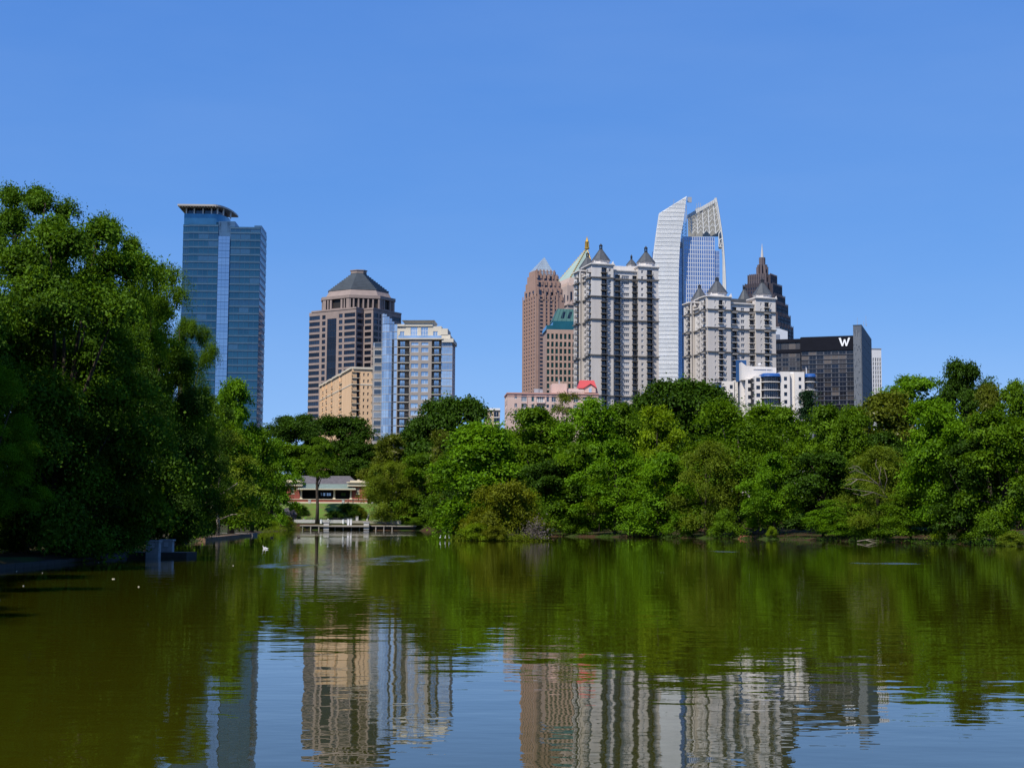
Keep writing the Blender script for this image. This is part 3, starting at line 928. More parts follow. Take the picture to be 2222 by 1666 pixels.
        # corner acroteria
        for sx in (-1, 1):
            dr.cone([(tu + sx * r * 1.0 - .7, v - r * 1.0 - .1), (tu + sx * r * 1.0 + .7, v - r * 1.0 - .1), (tu + sx * r * 1.0 + .7, v - r * 1.0 + 1.2), (tu + sx * r * 1.0 - .7, v - r * 1.0 + 1.2)],
                    min(zt[0], zt[-1]) + .55 if v < 12 else zdb + 1.5, (tu + sx * r * 1.08, v - r * .95, min(zt[0], zt[-1]) + 2.6 if v < 12 else zdb + 3.6))
        d = b.build('turret', dr, [M_LIME])
        rf = MB()
        zc1 = z0 + (z1 - z0) * .93
        rf.frus(ngon(tu, v, r * 1.08, k, math.pi / 8), z0, ngon(tu, v, r * .96, k, math.pi / 8), z0 + .5)
        rf.frus(ngon(tu, v, r * .96, k, math.pi / 8), z0 + .5, ngon(tu, v, r * .12, k, math.pi / 8), z1)
        for i in range(k):
            a = math.pi / 8 + 2 * math.pi * i / k
            rf.tube([(tu + r * .97 * math.cos(a), v + r * .97 * math.sin(a), z0 + .5), (tu + r * .12 * math.cos(a), v + r * .12 * math.sin(a), z1)], [.12, .1], 4)
        o = b.build('turret_roof', rf, [M_SLATE]); o.parent = d
        la = MB()
        lr = r * .15
        la.prism(ngon(tu, v, lr * 1.25, 8), z1 - .1, z1 + .35)
        hh = (z2 - z1)
        for i in range(4):
            a = math.pi / 4 + i * math.pi / 2
            la.box(tu + lr * math.cos(a) - .14, tu + lr * math.cos(a) + .14, v + lr * math.sin(a) - .14, v + lr * math.sin(a) + .14, z1 + .351, z1 + hh * .55)
        la.prism(ngon(tu, v, lr * 1.4, 8), z1 + hh * .55, z1 + hh * .66)
        la.cone(ngon(tu, v, lr * 1.1, 8), z1 + hh * .66, (tu, v, z2))
        o = b.build('lantern', la, [M_DARKMET]); o.parent = d
    return b

turret_tower(Z3, 'taller pale tower with grey pointed turrets, left of the white glass tower', Z3(805, 1000)[0], 770, 16, 805, 1380, 1090,
    blocks=[(805, 992, 291, 850, 0.0), (992, 1205, 345, 1100, 2.2), (1205, 1380, 318, 1340, 0.2)],
    side=[(0.0, 9.0, 0.0, .02), (9.0, 19.0, 2.0, 4.0), (19.0, 29.0, -.2, .6)],
    bal=[(890, 935), (1005, 1050), (1155, 1196), (1280, 1326)],
    wins=[(952, 972, 1, 1.5), (1063, 1128, 4, 1.7), (1230, 1250, 1, 1.5)],
    bands=[414, 575, 770, 1075, 1420],
    floors=[372 + 49.6 * i for i in range(24)],
    turrets=[(884, 6.0, 262, 72, 160, 112), (1270, 6.5, 280, 72, 185, 132), (770, 24.0, 325, 66, 226, 185), (1146, 26.0, 300, 40, 248, 205)],
    roofmat=M_LIME, cen_roof=(990, 1200, 292), top_colour_from=575, side_depth=29.0, slim=False)
turret_tower(Z5, 'shorter pale tower with grey pointed turrets, behind the white block with blue awnings', Z5(245, 1000)[0], 750, 17, 245, 890, 580,
    blocks=[(245, 462, 541, 300, 0.0), (462, 700, 605, 580, 2.2), (700, 890, 562, 860, 0.2)],
    side=[(0.0, 8.5, 0.0, .02), (8.5, 19.0, 2.0, 4.5), (19.0, 28.0, -.2, .6)],
    bal=[(350, 388), (476, 518), (641, 684), (784, 826)],
    wins=[(310, 322, 1, 1.6), (411, 424, 1, 1.6), (559, 592, 2, 1.8), (745, 757, 1, 1.6), (840, 852, 1, 1.6)],
    bands=[675, 845, 1072],
    floors=[632 + 56.5 * i for i in range(16)],
    turrets=[(332, 6.0, 506, 84, 388, 352), (760, 6.5, 526, 82, 406, 368), (166, 23.0, 574, 72, 456, 424), (588, 25.0, 590, 60, 470, 440)],
    roofmat=M_SLATE, cen_roof=(462, 610, 548), top_colour_from=845, side_depth=28.0, slim=True)

# ------------------------------------------------------------------ white finned glass tower
def fin_tower():
    A = Z4
    b = Bld('finned_tower', 'tallest white tower of two curved sail-like glass slabs with an open lattice top', 'tower', A(245, 1300)[0], 1000, 6, zb=8)
    U = lambda x, y=900, v=0: b.q(A(x, y), v)[0]
    P = lambda x, y, v=0: b.q(A(x, y), v)
    Z = lambda y: b.q(A(247, y))[1]
    lou = [mat('white_louvre', (0.76, 0.76, 0.75), .45, .03), mat('white_louvre_grey', (0.69, 0.70, 0.70), .45, .03), mat('white_louvre_bright', (0.80, 0.80, 0.79), .45, .03)]  # panel whites picked at random row by row
    rim = mat('white_steel', (0.62, 0.61, 0.58), .5, .05)
    gb = [glass('royal_blue_glass', (0.20, 0.30, 0.48), .75, .07, .3, .06), glass('azure_glass', (0.28, 0.39, 0.56), .75, .07, .3, .06), glass('violet_blue_glass', (0.24, 0.32, 0.48), .75, .07, .3, .06)]
    mull = mat('white_mullion', (0.60, 0.62, 0.66), .5, .05)
    # left sail: outline of the white face in (zoom) photo pixels, left edge and right edge by height
    LE = [(105, 178), (88, 290), (73, 400), (63, 480), (57, 545), (52, 700), (48, 900), (46, 1500)]
    RE = [(305, 53), (290, 180), (276, 280), (262, 340), (256, 420), (249, 540), (246, 700), (245, 900), (244, 1500)]
    def edge(E, y):
        if y <= E[0][1]: return E[0][0]
        for (x0, y0), (x1, y1) in zip(E, E[1:]):
            if y <= y1: return x0 + (x1 - x0) * (y - y0) / (y1 - y0)
        return E[-1][0]
    rowh = 31.0
    y = 1500.0
    top = lambda x: 178 + (x - 105) * (53 - 178) / 200.0
    nseg = 5
    fins = MB()
    while y > 60:
        y0, y1 = y, y - rowh
        xl, xr = edge(LE, y0), edge(RE, y0); xl1, xr1 = edge(LE, y1), edge(RE, y1)
        pts_lo = [(xl, y0), (xr, y0)]
        hi = []
        # clip the row's upper edge with the sloping top
        if y0 < top(xr): break
        if y0 < top(xl):
            xs = 105 + (y0 - 178) * 200 / (53 - 178); pts_lo = [(xs, y0), (xr, y0)]
        if y1 >= top(xl1):
            hi = [(xr1, y1), (xl1, y1)]
        else:
            xs = 105 + (y1 - 178) * 200 / (53 - 178)
            if xs < xr1: hi = [(xr1, y1), (xs, y1)] + ([(105, 178)] if y0 >= 178 else [])
            else: hi = [(305, 53)] + ([(105, 178)] if y0 >= 178 else [])
        poly = [P(*p) for p in pts_lo + hi]
        cz = sum(p[1] for p in poly) / len(poly); cx_ = sum(p[0] for p in poly) / len(poly)
        m = MB(); m.plate([(cx_ + (p[0] - cx_) * .997, cz + (p[1] - cz) * .955) for p in poly], .35)
        o = b.build('louvre_panel', m, [rnd.choice(lou)])
        # one slim ledge per row, standing proud
        z0 = P(xl, y0)[1]
        fins.box(P(pts_lo[0][0], y0)[0], P(xr, y0)[0], -.28, .05, z0 - .12, z0 + .16)
        y -= rowh
    for i in range(26):
        f = (i + .5) / 26
        segs = [1500, 1100, 800, 600, 450, 330, 240, 180, 120, 60]
        for ya, yb in zip(segs, segs[1:]):
            xa = edge(LE, ya) + f * (edge(RE, ya) - edge(LE, ya)); xb = edge(LE, yb) + f * (edge(RE, yb) - edge(LE, yb))
            if yb < top(xb): 
                yb = max(top(xb), yb)
                if yb > ya: continue
            a, c = P(xa, ya), P(xb, yb)
            fins.face([(a[0] - .09, -.02, a[1]), (a[0] + .09, -.02, a[1]), (c[0] + .09, -.02, c[1]), (c[0] - .09, -.02, c[1])])
            fins.face([(a[0] - .09, -.25, a[1]), (a[0] - .09, -.02, a[1]), (c[0] - .09, -.02, c[1]), (c[0] - .09, -.25, c[1])])
            fins.face([(a[0] - .09, -.25, a[1]), (c[0] - .09, -.25, c[1]), (c[0] + .09, -.25, c[1]), (a[0] + .09, -.25, a[1])][::-1])
    tag(b.build('louvre_fins', fins, [lou[0]]), kind='stuff')
    # backing body of the left sail
    bk = MB()
    full = [P(*p) for p in ([(244, 1500)] + [p for p in RE[::-1] if p[1] < 1500] + [p for p in LE if p[1] < 1500] + [(46, 1500)])]
    bk.plate([(p[0], p[1]) for p in full], 2.0)
    for i in range(len(bk.v)): bk.v[i] = (bk.v[i][0], bk.v[i][1] + .6, bk.v[i][2])
    b.build('sail_back', bk, [rim])
    # glass body between and behind the sails, with its window rows
    core = MB()
    ug0, ug1, ug2 = U(247), U(303), U(322)
    zc0 = Z(418)
    core.box(U(60) + 4, ug1 + .2, 9, 24, 0, zc0 - .5)
    core.box(ug1, U(536), 8.2, 22, 0, Z(332))
    core.box(U(536), U(572), 9.0, 22, 0, Z(430))
    b.build('core', core, [gb[0]])
    fl = (Z(332) - Z(1440)) / 34.0
    z = zc0
    while z > 40:
        b.window('f', 9.0, ug0 + .1, ug1 - .1, z - fl + .05, z, rnd.choice(gb), mull, 5, 2, d=.2, name='window_band', bar=.22, border=.15)
        z -= fl
    z = Z(332)
    while z > 40:
        b.window('f', 8.0, ug1 + .3, U(534), z - fl + .05, z, rnd.choice(gb), mull, 14, 1, d=.2, name='window_band', bar=.42, border=.22)
        z -= fl
    z = Z(432)
    while z > 40:
        b.window('f', 8.7, U(538), U(570), z - fl + .05, z, rnd.choice(gb), mull, 3, 1, d=.2, name='window_band', bar=.15, border=.1)
        z -= fl
    pil = MB()
    pil.box(ug1 - .6, ug1 + .28, 7.2, 9.5, 0, Z(345)); 
    b.build('pier', pil, [mull])
    # right sail edge (curved steel rim) and lattice crown
    RR = [(520, 66), (535, 140), (548, 220), (560, 300), (568, 360), (575, 430), (584, 560), (591, 720), (594, 900), (596, 1450)]
    v = 7.0
    rm = MB()
    pts = [P(x, y, v) for x, y in RR]
    rm.tube([(p[0], v, p[1]) for p in pts[::-1]], [.55] * len(pts), 5)
    pts2 = [P(x, y, v + 14) for x, y in RR]
    rm.tube([(p[0] - 1.2, v + 13, p[1] - .5) for p in pts2[::-1]], [.4] * len(pts), 5)
    rpoly = [P(571, 1450, 8), P(595, 1450, 8), P(593, 900, 8), P(590, 720, 8), P(583, 560, 8), P(575, 438, 8), P(571, 438, 8)]
    k0 = len(rm.v); rm.plate(rpoly, 1.0)
    for i in range(k0, len(rm.v)): rm.v[i] = (rm.v[i][0], rm.v[i][1] + 8.4, rm.v[i][2])
    b.build('rim', rm, [rim])
    # beige/white soffit wall behind the lattice, set well back
    bw = MB()
    poly = [P(316, 350, 20), (P(538, 350, 20)), P(540, 440, 20), P(574, 440, 20), P(556, 290, 20), P(526, 95, 20), P(314, 195, 20)]
    bw.plate(poly, .5)
    for i in range(len(bw.v)): bw.v[i] = (bw.v[i][0], bw.v[i][1] + 20, bw.v[i][2])
    b.build('crown_screen', bw, [mat('crown_panel', (0.30, 0.285, 0.245), .8, .15, .3)])
    tp = MB()
    a0, a1 = P(312, 190, v), P(524, 68, v)
    for k in range(14):
        f0, f1 = k / 14, (k + .86) / 14
        z0 = a0[1] + (a1[1] - a0[1]) * f0; z1 = a0[1] + (a1[1] - a0[1]) * f1
        uu0 = a0[0] + (a1[0] - a0[0]) * f0; uu1 = a0[0] + (a1[0] - a0[0]) * f1
        n = len(tp.v)
        tp.v += [(uu0, v, z0 - 2.6), (uu1, v, z1 - 2.6), (uu1, v, z1), (uu0, v, z0), (uu0, v + 2.5, z0 - 2.6), (uu1, v + 2.5, z1 - 2.6), (uu1, v + 2.5, z1), (uu0, v + 2.5, z0)]
        for f in ((0, 1, 2, 3), (5, 4, 7, 6), (3, 2, 6, 7), (1, 0, 4, 5), (0, 3, 7, 4), (2, 1, 5, 6)):
            tp.f.append(tuple(n + i for i in f)); tp.m.append(0)
    b.build('crown_beam', tp, [rim])
    lt = MB()
    def bar(p, q, r=.28, vv=v + 1.0):
        a, c = P(*p, vv), P(*q, vv)
        lt.tube([(a[0], vv, a[1]), (c[0], vv, c[1])], [r, r], 5)
    stems = [(335, 205, 345, 330), (378, 180, 388, 330), (420, 160, 430, 330), (462, 135, 472, 330), (500, 112, 520, 330)]
    for (xt, yt, xb, yb) in stems:
        bar((xb, yb), (xt, yt), .42)
        for k in range(5):
            f = k / 5; x = xb + (xt - xb) * f; y = yb + (yt - yb) * f
            bar((x, y), (x - 24, y - 36 * (1 - f * .3)), .22); bar((x, y), (x + 22, y - 34 * (1 - f * .3)), .22)
    for f in (.3, .62):
        bar((340, 330 - 125 * f), (528, 330 - 210 * f), .2, v + 2.4)
    for (x0, y0, x1, y1) in ((541, 425, 541, 330), (541, 425, 570, 425), (541, 380, 568, 360), (555, 425, 541, 360), (541, 330, 560, 300)):
        bar((x0, y0), (x1, y1), .35)
    b.build('lattice', lt, [rim])
    # dark lattice mast in the gap between the sails
    ms = MB()
    for x in (268, 302):
        a, c = P(x - 2, 405, 10), P(x + (16 if x == 268 else 0), 150 if x == 268 else 120, 10)
        ms.tube([(a[0], 10, a[1]), (c[0], 10, c[1])], [.25, .2], 4)
    yy = 400
    while yy > 170:
        f = (400 - yy) / 240
        a, c, d = P(266 + 15 * f, yy, 10), P(301, yy - 22, 10), P(301, yy, 10)
        ms.tube([(a[0], 10, a[1]), (c[0], 10, c[1])], [.18, .18], 4); ms.tube([(a[0], 10, a[1]), (d[0], 10, d[1])], [.15, .15], 4)
        yy -= 24
    c = P(284, 405, 10)
    ms.box(c[0] - 4, c[0] + 5, 9, 12, c[1] - 3, c[1] + 1.2)
    for (x, y) in ((212, 100), (380, 132), (395, 124), (408, 128)):
        p = P(x, y, 10)
        ms.box(p[0] - .9, p[0] + .9, 10, 11.5, p[1] - 4, p[1] - 1.2); ms.box(p[0] - .12, p[0] + .12, 10.5, 10.7, p[1] - 1.2, p[1] + 2.4)
    p = P(312, 62, 2); 
    ms.box(p[0], p[0] + 2.8, 2, 3, p[1] - 3.4, p[1] + .2)
    b.build('roof_equipment', ms, [M_GREYMET])
fin_tower()

# ------------------------------------------------------------------ pinkish granite tower with the glass pyramid
def pyramid_tower():
    A = Z3
    b = Bld('granite_tower', 'slim pinkish brown setback tower with a pale glass pyramid top', 'tower', A(330, 900)[0], 1300, 22, zb=6)
    st = mat('rose_granite', (0.35, 0.225, 0.175), .8, .07, .2)
    fr = mat('brown_frame', (0.05, 0.04, 0.036), .6, .1)
    lv = [(1500, 560, 215, 330, 570), (560, 490, 232, 330, 562), (490, 432, 248, 332, 552), (432, 372, 266, 335, 537), (372, 335, 286, 338, 517)]
    U = lambda x, y, v=0: b.q(A(x, y), v)[0]
    Z = lambda y: b.q(A(330, y))[1]
    lvl = []
    for (yb, yt, xl, xc, xr) in lv:
        uc = U(xc, (yt + yb) / 2 if yb < 1500 else 900); ur = U(xr, (yt + yb) / 2 if yb < 1500 else 900)
        vl = b.qs(A(xl, yt + 40), uc)[0]
        lvl.append((max(0, Z(yb)), Z(yt), uc, ur, min(vl, 42)))
    wall = MB()
    wins = [(362, 388, 2), (414, 426, 1), (442, 470, 2), (484, 500, 1), (518, 530, 1)]
    r_all = []
    y = 1380
    while y > 545:
        r_all.append((Z(y + 9), Z(y - 9))); y -= 32.2
    for i, (z0, z1, uc, ur, vl) in enumerate(lvl):
        k = i * 1.2
        core = MB()
        wall.box(uc + .4, ur, k + .41, k + vl, z0, z1 + .01 * i)
        if i == 0:
            cols = []
            for (a, c, nu) in wins[:4]:
                rows = [r for r in r_all if r[0] > 4]
                cols.append((U(a, 900), U(c, 900), rows, dict(g=G_NAVY, frame=fr, nu=nu, border=.06)))
            b.facade(wall, 'f', .4, uc, ur, z0, z1, cols, rec=.4)
            side = []
            for f in (.12, .30, .48, .66, .84):
                side.append((vl * f, vl * f + 2.2, [r for r in r_all if r[0] > 4], dict(g=G_NAVY[:2], frame=fr, nu=1, border=.06)))
            b.facade(wall, 'l', uc + .4, .4, vl, z0, z1, side, rec=.4)
            for f in (.0, .22, .4, .58, .76, .96):
                wall.box(uc - .5, uc - .001, vl * f, vl * f + 1.1, z0, z1 + 3)
            for x in (340, 400, 434, 476, 508):
                wall.box(U(x, 900), U(x, 900) + 1.2, -.5, -.001, z0, z1 + 4)
        elif i == 1:
            cols = [(U(a, 520), U(c, 520), [(z0 + 1, z1 - 1.5)], dict(g=G_NAVY, frame=fr, nu=3, nz=4, border=.06)) for a, c in ((346, 384), (416, 440), (458, 482), (512, 534))]
            b.facade(wall, 'f', k + .4, uc, ur, z0, z1, cols, rec=.4)
            b.facade(wall, 'l', uc + .4, k + .4, k + vl, z0, z1, [(k + vl * f, k + vl * f + 4, [(z0 + 1, z1 - 2)], dict(g=G_NAVY, frame=fr, nu=2, nz=3)) for f in (.15, .45, .75)], rec=.4)
        elif i in (2, 3):
            cols = [(U(a, 430), U(c, 430), [((z0 + z1) / 2 - 2, (z0 + z1) / 2 + 2.5)], dict(g=G_NAVY, frame=fr, nu=2, border=.06)) for a, c in ((358, 384), (413, 438), (456, 480))]
            b.facade(wall, 'f', k + .4, uc, ur, z0, z1, cols, rec=.4)
            b.facade(wall, 'l', uc + .4, k + .4, k + vl, z0, z1, [], rec=.4)
        else:
            b.facade(wall, 'f', k + .4, uc, ur, z0, z1, [], rec=.4)
            b.facade(wall, 'l', uc + .4, k + .4, k + vl, z0, z1, [], rec=.4)
        for x in range(6):
            f = (x + .5) / 6
            wall.box(uc + (ur - uc) * f - .7, uc + (ur - uc) * f + .7, k - .6, k - .001, z1 - 3, z1 + 1.2)
    b.build('wall', wall, [st])
    py = MB()
    i = 4; z0, z1, uc, ur, vl = lvl[4]; k = 4.8
    gp = glass('pyramid_glass', (0.42, 0.50, 0.52), .35, .25, .15, .1)
    ua, ub = uc + .6, U(492, 340)
    apx = b.q(A(400, 232), k + vl / 2)
    base = [(ua, k + .4), (ub, k + .4), (ub, k + vl), (ua, k + vl)]
    py.cone(base, z1, (apx[0], k + vl / 2, apx[1]))
    pyo = b.build('roof', py, [gp])
    ap = Vector((apx[0], k + vl / 2, apx[1]))
    rb = MB()
    for c in base:
        rb.tube([(c[0], c[1], z1), ap], [.22, .12], 4)
    for j in range(1, 6):
        f = j / 6
        rb.tube([(ua + (ub - ua) * f, k + .35, z1), tuple(Vector((ua + (ub - ua) * f, k + .35, z1)).lerp(ap, .97 - abs(f - .5)))], [.12, .1], 4)
        ring = [Vector((c[0], c[1], z1)).lerp(ap, f) for c in base]
        for q_ in range(4):
            rb.tube([ring[q_], ring[(q_ + 1) % 4]], [.1, .1], 4)
    o = b.build('glazing_bars', rb, [M_GREYMET]); o.parent = pyo
    gb_ = MB()
    gu0, gu1 = U(388, 360), U(490, 360)
    b.window('f', k - .1, gu0, gu1, Z(378), Z(340), gp, M_GREYMET, 5, 2, d=.3, name='glass_gable')
pyramid_tower()

# ------------------------------------------------------------------ gold spired tower behind
def gold_tower():
    A = Z3
    b = Bld('spired_tower', 'tower with a pale green pyramid roof and golden lantern spire', 'tower', A(600, 600)[0], 1450, 20, zb=6)
    st = mat('pale_rose_granite', (0.46, 0.35, 0.29), .8, .07, .2)
    U = lambda x, y=560, v=0: b.q(A(x, y), v)[0]
    Z = lambda y: b.q(A(620, y))[1]
    vd = 46.0
    uw = U(905)
    wall = MB()
    zt = Z(470)
    wall.box(.4, uw - .4, .41, vd, 0, zt)
    uA, uB = U(560 + 10), 0
    b.facade(wall, 'f', .4, -.0, uw, 0, zt, [(U(622), U(640), [(Z(612), Z(525))], dict(g=G_NAVY, frame=M_DARKMET, nu=2, nz=6)), (U(596), U(606), [(Z(612), Z(560))], dict(g=G_NAVY, frame=M_DARKMET, nu=1, nz=4)),
                                            (U(656), U(666), [(Z(612), Z(560))], dict(g=G_NAVY, frame=M_DARKMET, nu=1, nz=4)), (U(700), U(720), [(Z(612), Z(525))], dict(g=G_NAVY, frame=M_DARKMET, nu=2, nz=6))], rec=.4)
    b.facade(wall, 'l', .4, .4, vd, 0, zt, [(8 + 9 * i, 11 + 9 * i, [(Z(612), Z(540))], dict(g=G_NAVY, frame=M_DARKMET, nu=2, nz=6)) for i in range(4)], rec=.4)
    wall.box(-1.2, uw + 1.2, -1.2, vd, Z(640), Z(625))
    for i in range(12):
        u = uw * i / 11
        wall.cone([(u - 1.1, -1.1), (u + 1.1, -1.1), (u + 1.1, 1.1), (u - 1.1, 1.1)], Z(640) + .001, (u, 0, Z(592)))
        wall.cone([(u - .8, .3), (u + .8, .3), (u + .8, 1.9), (u - .8, 1.9)], zt, (u, 1, Z(432)))
        vv = 3 + (vd - 6) * i / 11
        wall.cone([(-.8 + .9, vv - .8), (.8 + .9, vv - .8), (.8 + .9, vv + .8), (-.8 + .9, vv + .8)], zt, (.9, vv, Z(432)))
    wall.frus([(.8, 2.5), (uw - .8, 2.5), (uw - .8, vd), (.8, vd)], zt, [(4, 5), (uw - 4, 5), (uw - 4, vd - 3), (4, vd - 3)], Z(395))
    b.build('wall', wall, [st])
    cop = mat('pale_green_copper', (0.30, 0.38, 0.33), .7, .08, .1)
    gold = mat('gold_leaf', (0.60, 0.36, 0.07), .35, .08, metal=.6)
    ap = b.q(A(765, 150), vd / 2)
    apx = Vector((ap[0], vd / 2, ap[1]))
    zb = Z(395)
    py = MB()
    base = [(4.6, 5.6), (uw - 4.6, 5.6), (uw - 4.6, vd - 3.6), (4.6, vd - 3.6)]
    py.cone(base, zb, apx)
    ro = b.build('roof', py, [cop])
    hp = MB()
    for c in base:
        for j in range(16):
            a, e = Vector((c[0], c[1], zb)).lerp(apx, j / 16 + .01), Vector((c[0], c[1], zb)).lerp(apx, j / 16 + .048)
            hp.tube([a, e], [.7, .6], 5)
    o = b.build('hip_beads', hp, [gold]); o.parent = ro
    sp = MB()
    Zs = lambda y: b.q(A(766, y), vd / 2)[1]
    r0 = abs(b.q(A(786, 150), vd / 2)[0] - ap[0])
    cx_, cy_ = apx.x, apx.y
    sp.prism(ngon(cx_, cy_, r0, 8), Zs(160), Zs(148))
    for i in range(6):
        a = i * math.pi / 3
        sp.tube([(cx_ + r0 * .66 * math.cos(a), cy_ + r0 * .66 * math.sin(a), Zs(149)), (cx_ + r0 * .6 * math.cos(a), cy_ + r0 * .6 * math.sin(a), Zs(104))], [.6, .6], 5)
    sp.prism(ngon(cx_, cy_, r0 * .35, 8), Zs(148) , Zs(104))
    sp.prism(ngon(cx_, cy_, r0 * .85, 8), Zs(104), Zs(98))
    sp.frus(ngon(cx_, cy_, r0 * .7, 8), Zs(98), ngon(cx_, cy_, r0 * .2, 8), Zs(66))
    sp.cone(ngon(cx_, cy_, r0 * .2, 8), Zs(66), (cx_, cy_, Zs(46)))
    b.build('spire', sp, [gold])
gold_tower()

# ------------------------------------------------------------------ green roofed office block
def green_office():
    A = Z3
    b = Bld('office_block', 'pink granite office block with green windows and a sloped green glass roof', 'building', A(415, 1000)[0], 900, 5, zb=6)
    st = mat('pink_granite', (0.40, 0.275, 0.215), .8, .07, .2)
    gr = mat('green_copper', (0.055, 0.13, 0.115), .5, .1, .1, metal=.2)
    gr2 = glass('green_skylight', (0.03, 0.15, 0.15), .6, .1)
    fr = mat('green_frame', (0.05, 0.09, 0.085), .5, .1)
    U = lambda x, y=1000, v=0: b.q(A(x, y), v)[0]
    Z = lambda y: b.q(A(540, y))[1]
    u1 = U(800); zt = Z(850)
    wall = MB()
    wall.box(.4, u1, .41, 25, 0, zt)
    cols = []
    x = 422
    while x < 770:
        rows = [(Z(932), Z(886))]
        y = 955
        while y < 1500:
            if Z(y + 42) > 1: rows.append((Z(y + 42), Z(y)))
            y += 59.5
        cols.append((U(x), U(x + 21), rows, dict(g=G_GREEN, frame=fr, nu=1, nz=1, border=.1)))
        x += 36.6
    b.facade(wall, 'f', .4, 0, u1, 0, zt, cols, rec=.45)
    for i in range(10):
        u = U(415 + 36.6 * i)
        wall.box(u - .1, u + .25, -.25, -.051, 0, zt - 9)
    b.build('wall', wall, [st])
    k = lambda x0, x1, v0, v1: [(U(x0), v0), (U(x1), v0), (U(x1), v1), (U(x0), v1)]
    g1 = MB(); g1.frus(k(416, 800, .3, 24), zt, k(420, 795, 1.0, 23), Z(812))
    b.build('roof_glass', g1, [gr2])
    g2 = MB(); g2.frus(k(474, 790, 2.5, 23), Z(812), k(480, 785, 3.2, 22), Z(770))
    b.build('upper_roof_glass', g2, [gr2])
    ro = MB(); ro.frus(k(476, 785, 3.6, 22), Z(770), k(532, 740, 12, 20), Z(648))
    roo = b.build('roof', ro, [gr])
    def on_slope(x, y):
        f = (770 - y) / (770 - 648)
        return (U(x), 3.6 + (12 - 3.6) * f - .15, Z(y))
    ribs = MB()
    for i in range(9):
        f = i / 8
        a = on_slope(476 + (785 - 476) * f, 769); c = on_slope(532 + (740 - 532) * f, 649)
        ribs.tube([a, c], [.16, .16], 4)
    o = b.build('roof_ribs', ribs, [gr]); o.parent = roo
    for (x0, x1) in ((548, 575), (605, 632), (662, 689)):
        m = MB()
        pts = [on_slope(x0, 742), on_slope(x1 + 2, 742), on_slope(x1 + 24, 676), on_slope(x0 + 26, 676)]
        m.face(pts); m.face([(p[0], p[1] + .1, p[2]) for p in pts][::-1])
        for i_ in range(4):
            a, c = pts[i_], pts[(i_ + 1) % 4]
            m.face([a, (a[0], a[1] + .1, a[2]), (c[0], c[1] + .1, c[2]), c])
        o = b.build('skylight', m, [G_NAVY[1]]); o.parent = roo
green_office()
# ------------------------------------------------------------------ dark stepped tower with the needle spire
def stepped_tower():
    A = Z5
    b = Bld('stepped_tower', 'dark brown stepped tower with a needle spire, behind the shorter turreted tower', 'tower', A(745, 600)[0], 1500, -32, zb=4)
    st = mat('dark_rose_granite', (0.048, 0.038, 0.046), .5, .1, .15, spec=.4)
    lt = mat('brown_stone_pier', (0.12, 0.095, 0.10), .7, .1)
    s = 1500 / 3240 / 4.365
    cx_, cy_ = -9.5, 34.0
    Y0 = (b.o + b.ax * cx_ + b.ay * cy_).y
    Z = lambda y: at(*A(752, y), Y0).z - b.zb
    # half widths (in zoom pixels of the silhouette) and top of each setback
    lev = [(1052, 828, 300), (1027, 727, 274), (1002, 622, 250), (973, 545, 222), (946, 442, 192), (897, 350, 143)]
    zprev = 0
    for i, (xr, yt, hw) in enumerate(lev):
        r = hw * s / 1.25
        z1 = Z(yt)
        m = MB()
        # each setback is two crossed blocks, so its corners step
        m.box(cx_ - r, cx_ + r, cy_ - r * .74, cy_ + r * .74, zprev, z1)
        m.box(cx_ - r * .74, cx_ + r * .74, cy_ - r, cy_ + r, zprev, z1 + .7)
        core = b.build('setback', m, [st])
        p = MB()
        n = 9
        for j in range(n + 1):
            t = -r * .74 + 1.48 * r * j / n
            p.box(t - .55, t + .55, cy_ - r - .45, cy_ - r - .001, zprev, z1 + 1.2) if False else p.box(cx_ + t - .55, cx_ + t + .55, cy_ - r - .45, cy_ - r - .001, zprev, z1 + 1.2)
            p.box(cx_ + r + .001, cx_ + r + .45, cy_ + t - .55, cy_ + t + .55, zprev, z1 + 1.2)
            p.box(cx_ - r - .45, cx_ - r - .001, cy_ + t - .55, cy_ + t + .55, zprev, z1 + 1.2)
        o = tag(b.build('piers', p, [lt if i == 5 else st]), kind='stuff'); o.parent = core
        w = MB()
        zf = zprev + 2
        while zf < z1 - 3:
            for j in range(n):
                t = -r * .74 + 1.48 * r * (j + .5) / n; h = 1.48 * r / n / 2 - .75
                w.box(cx_ + t - h, cx_ + t + h, cy_ - r - .10, cy_ - r - .002, zf, zf + 2.2)
                w.box(cx_ + r + .002, cx_ + r + .10, cy_ + t - h, cy_ + t + h, zf, zf + 2.2)
            zf += 3.9
        o = tag(b.build('far_windows', w, [G_NAVY[0]]), kind='stuff'); o.parent = core
        zprev = z1 - .01
    cr = MB()
    r1 = 66 * s / 1.36
    for (k, yt) in ((1.0, 262), (.8, 240), (.42, 172)):
        rr = r1 * k
        for a in range(8):
            th = math.pi / 4 * a + .2
            cr.box(cx_ + rr * math.cos(th) - .9, cx_ + rr * math.cos(th) + .9, cy_ + rr * math.sin(th) - .9, cy_ + rr * math.sin(th) + .9, zprev, Z(yt))
    cr.prism(ngon(cx_, cy_, r1 * .42, 8), zprev, Z(262)); cr.prism(ngon(cx_, cy_, r1 * .36, 8), Z(262), Z(180))
    cr.prism(ngon(cx_, cy_, r1 * .5, 8), Z(180), Z(174))
    b.build('crown', cr, [lt])
    sp = MB()
    sp.tube([(cx_, cy_, Z(175)), (cx_, cy_, Z(120)), (cx_, cy_, Z(80)), (cx_, cy_, Z(38))], [1.6, 1.1, .6, .12], 8)
    b.build('spire', sp, [mat('spire_metal', (0.5, 0.47, 0.44), .5, .05)])
stepped_tower()

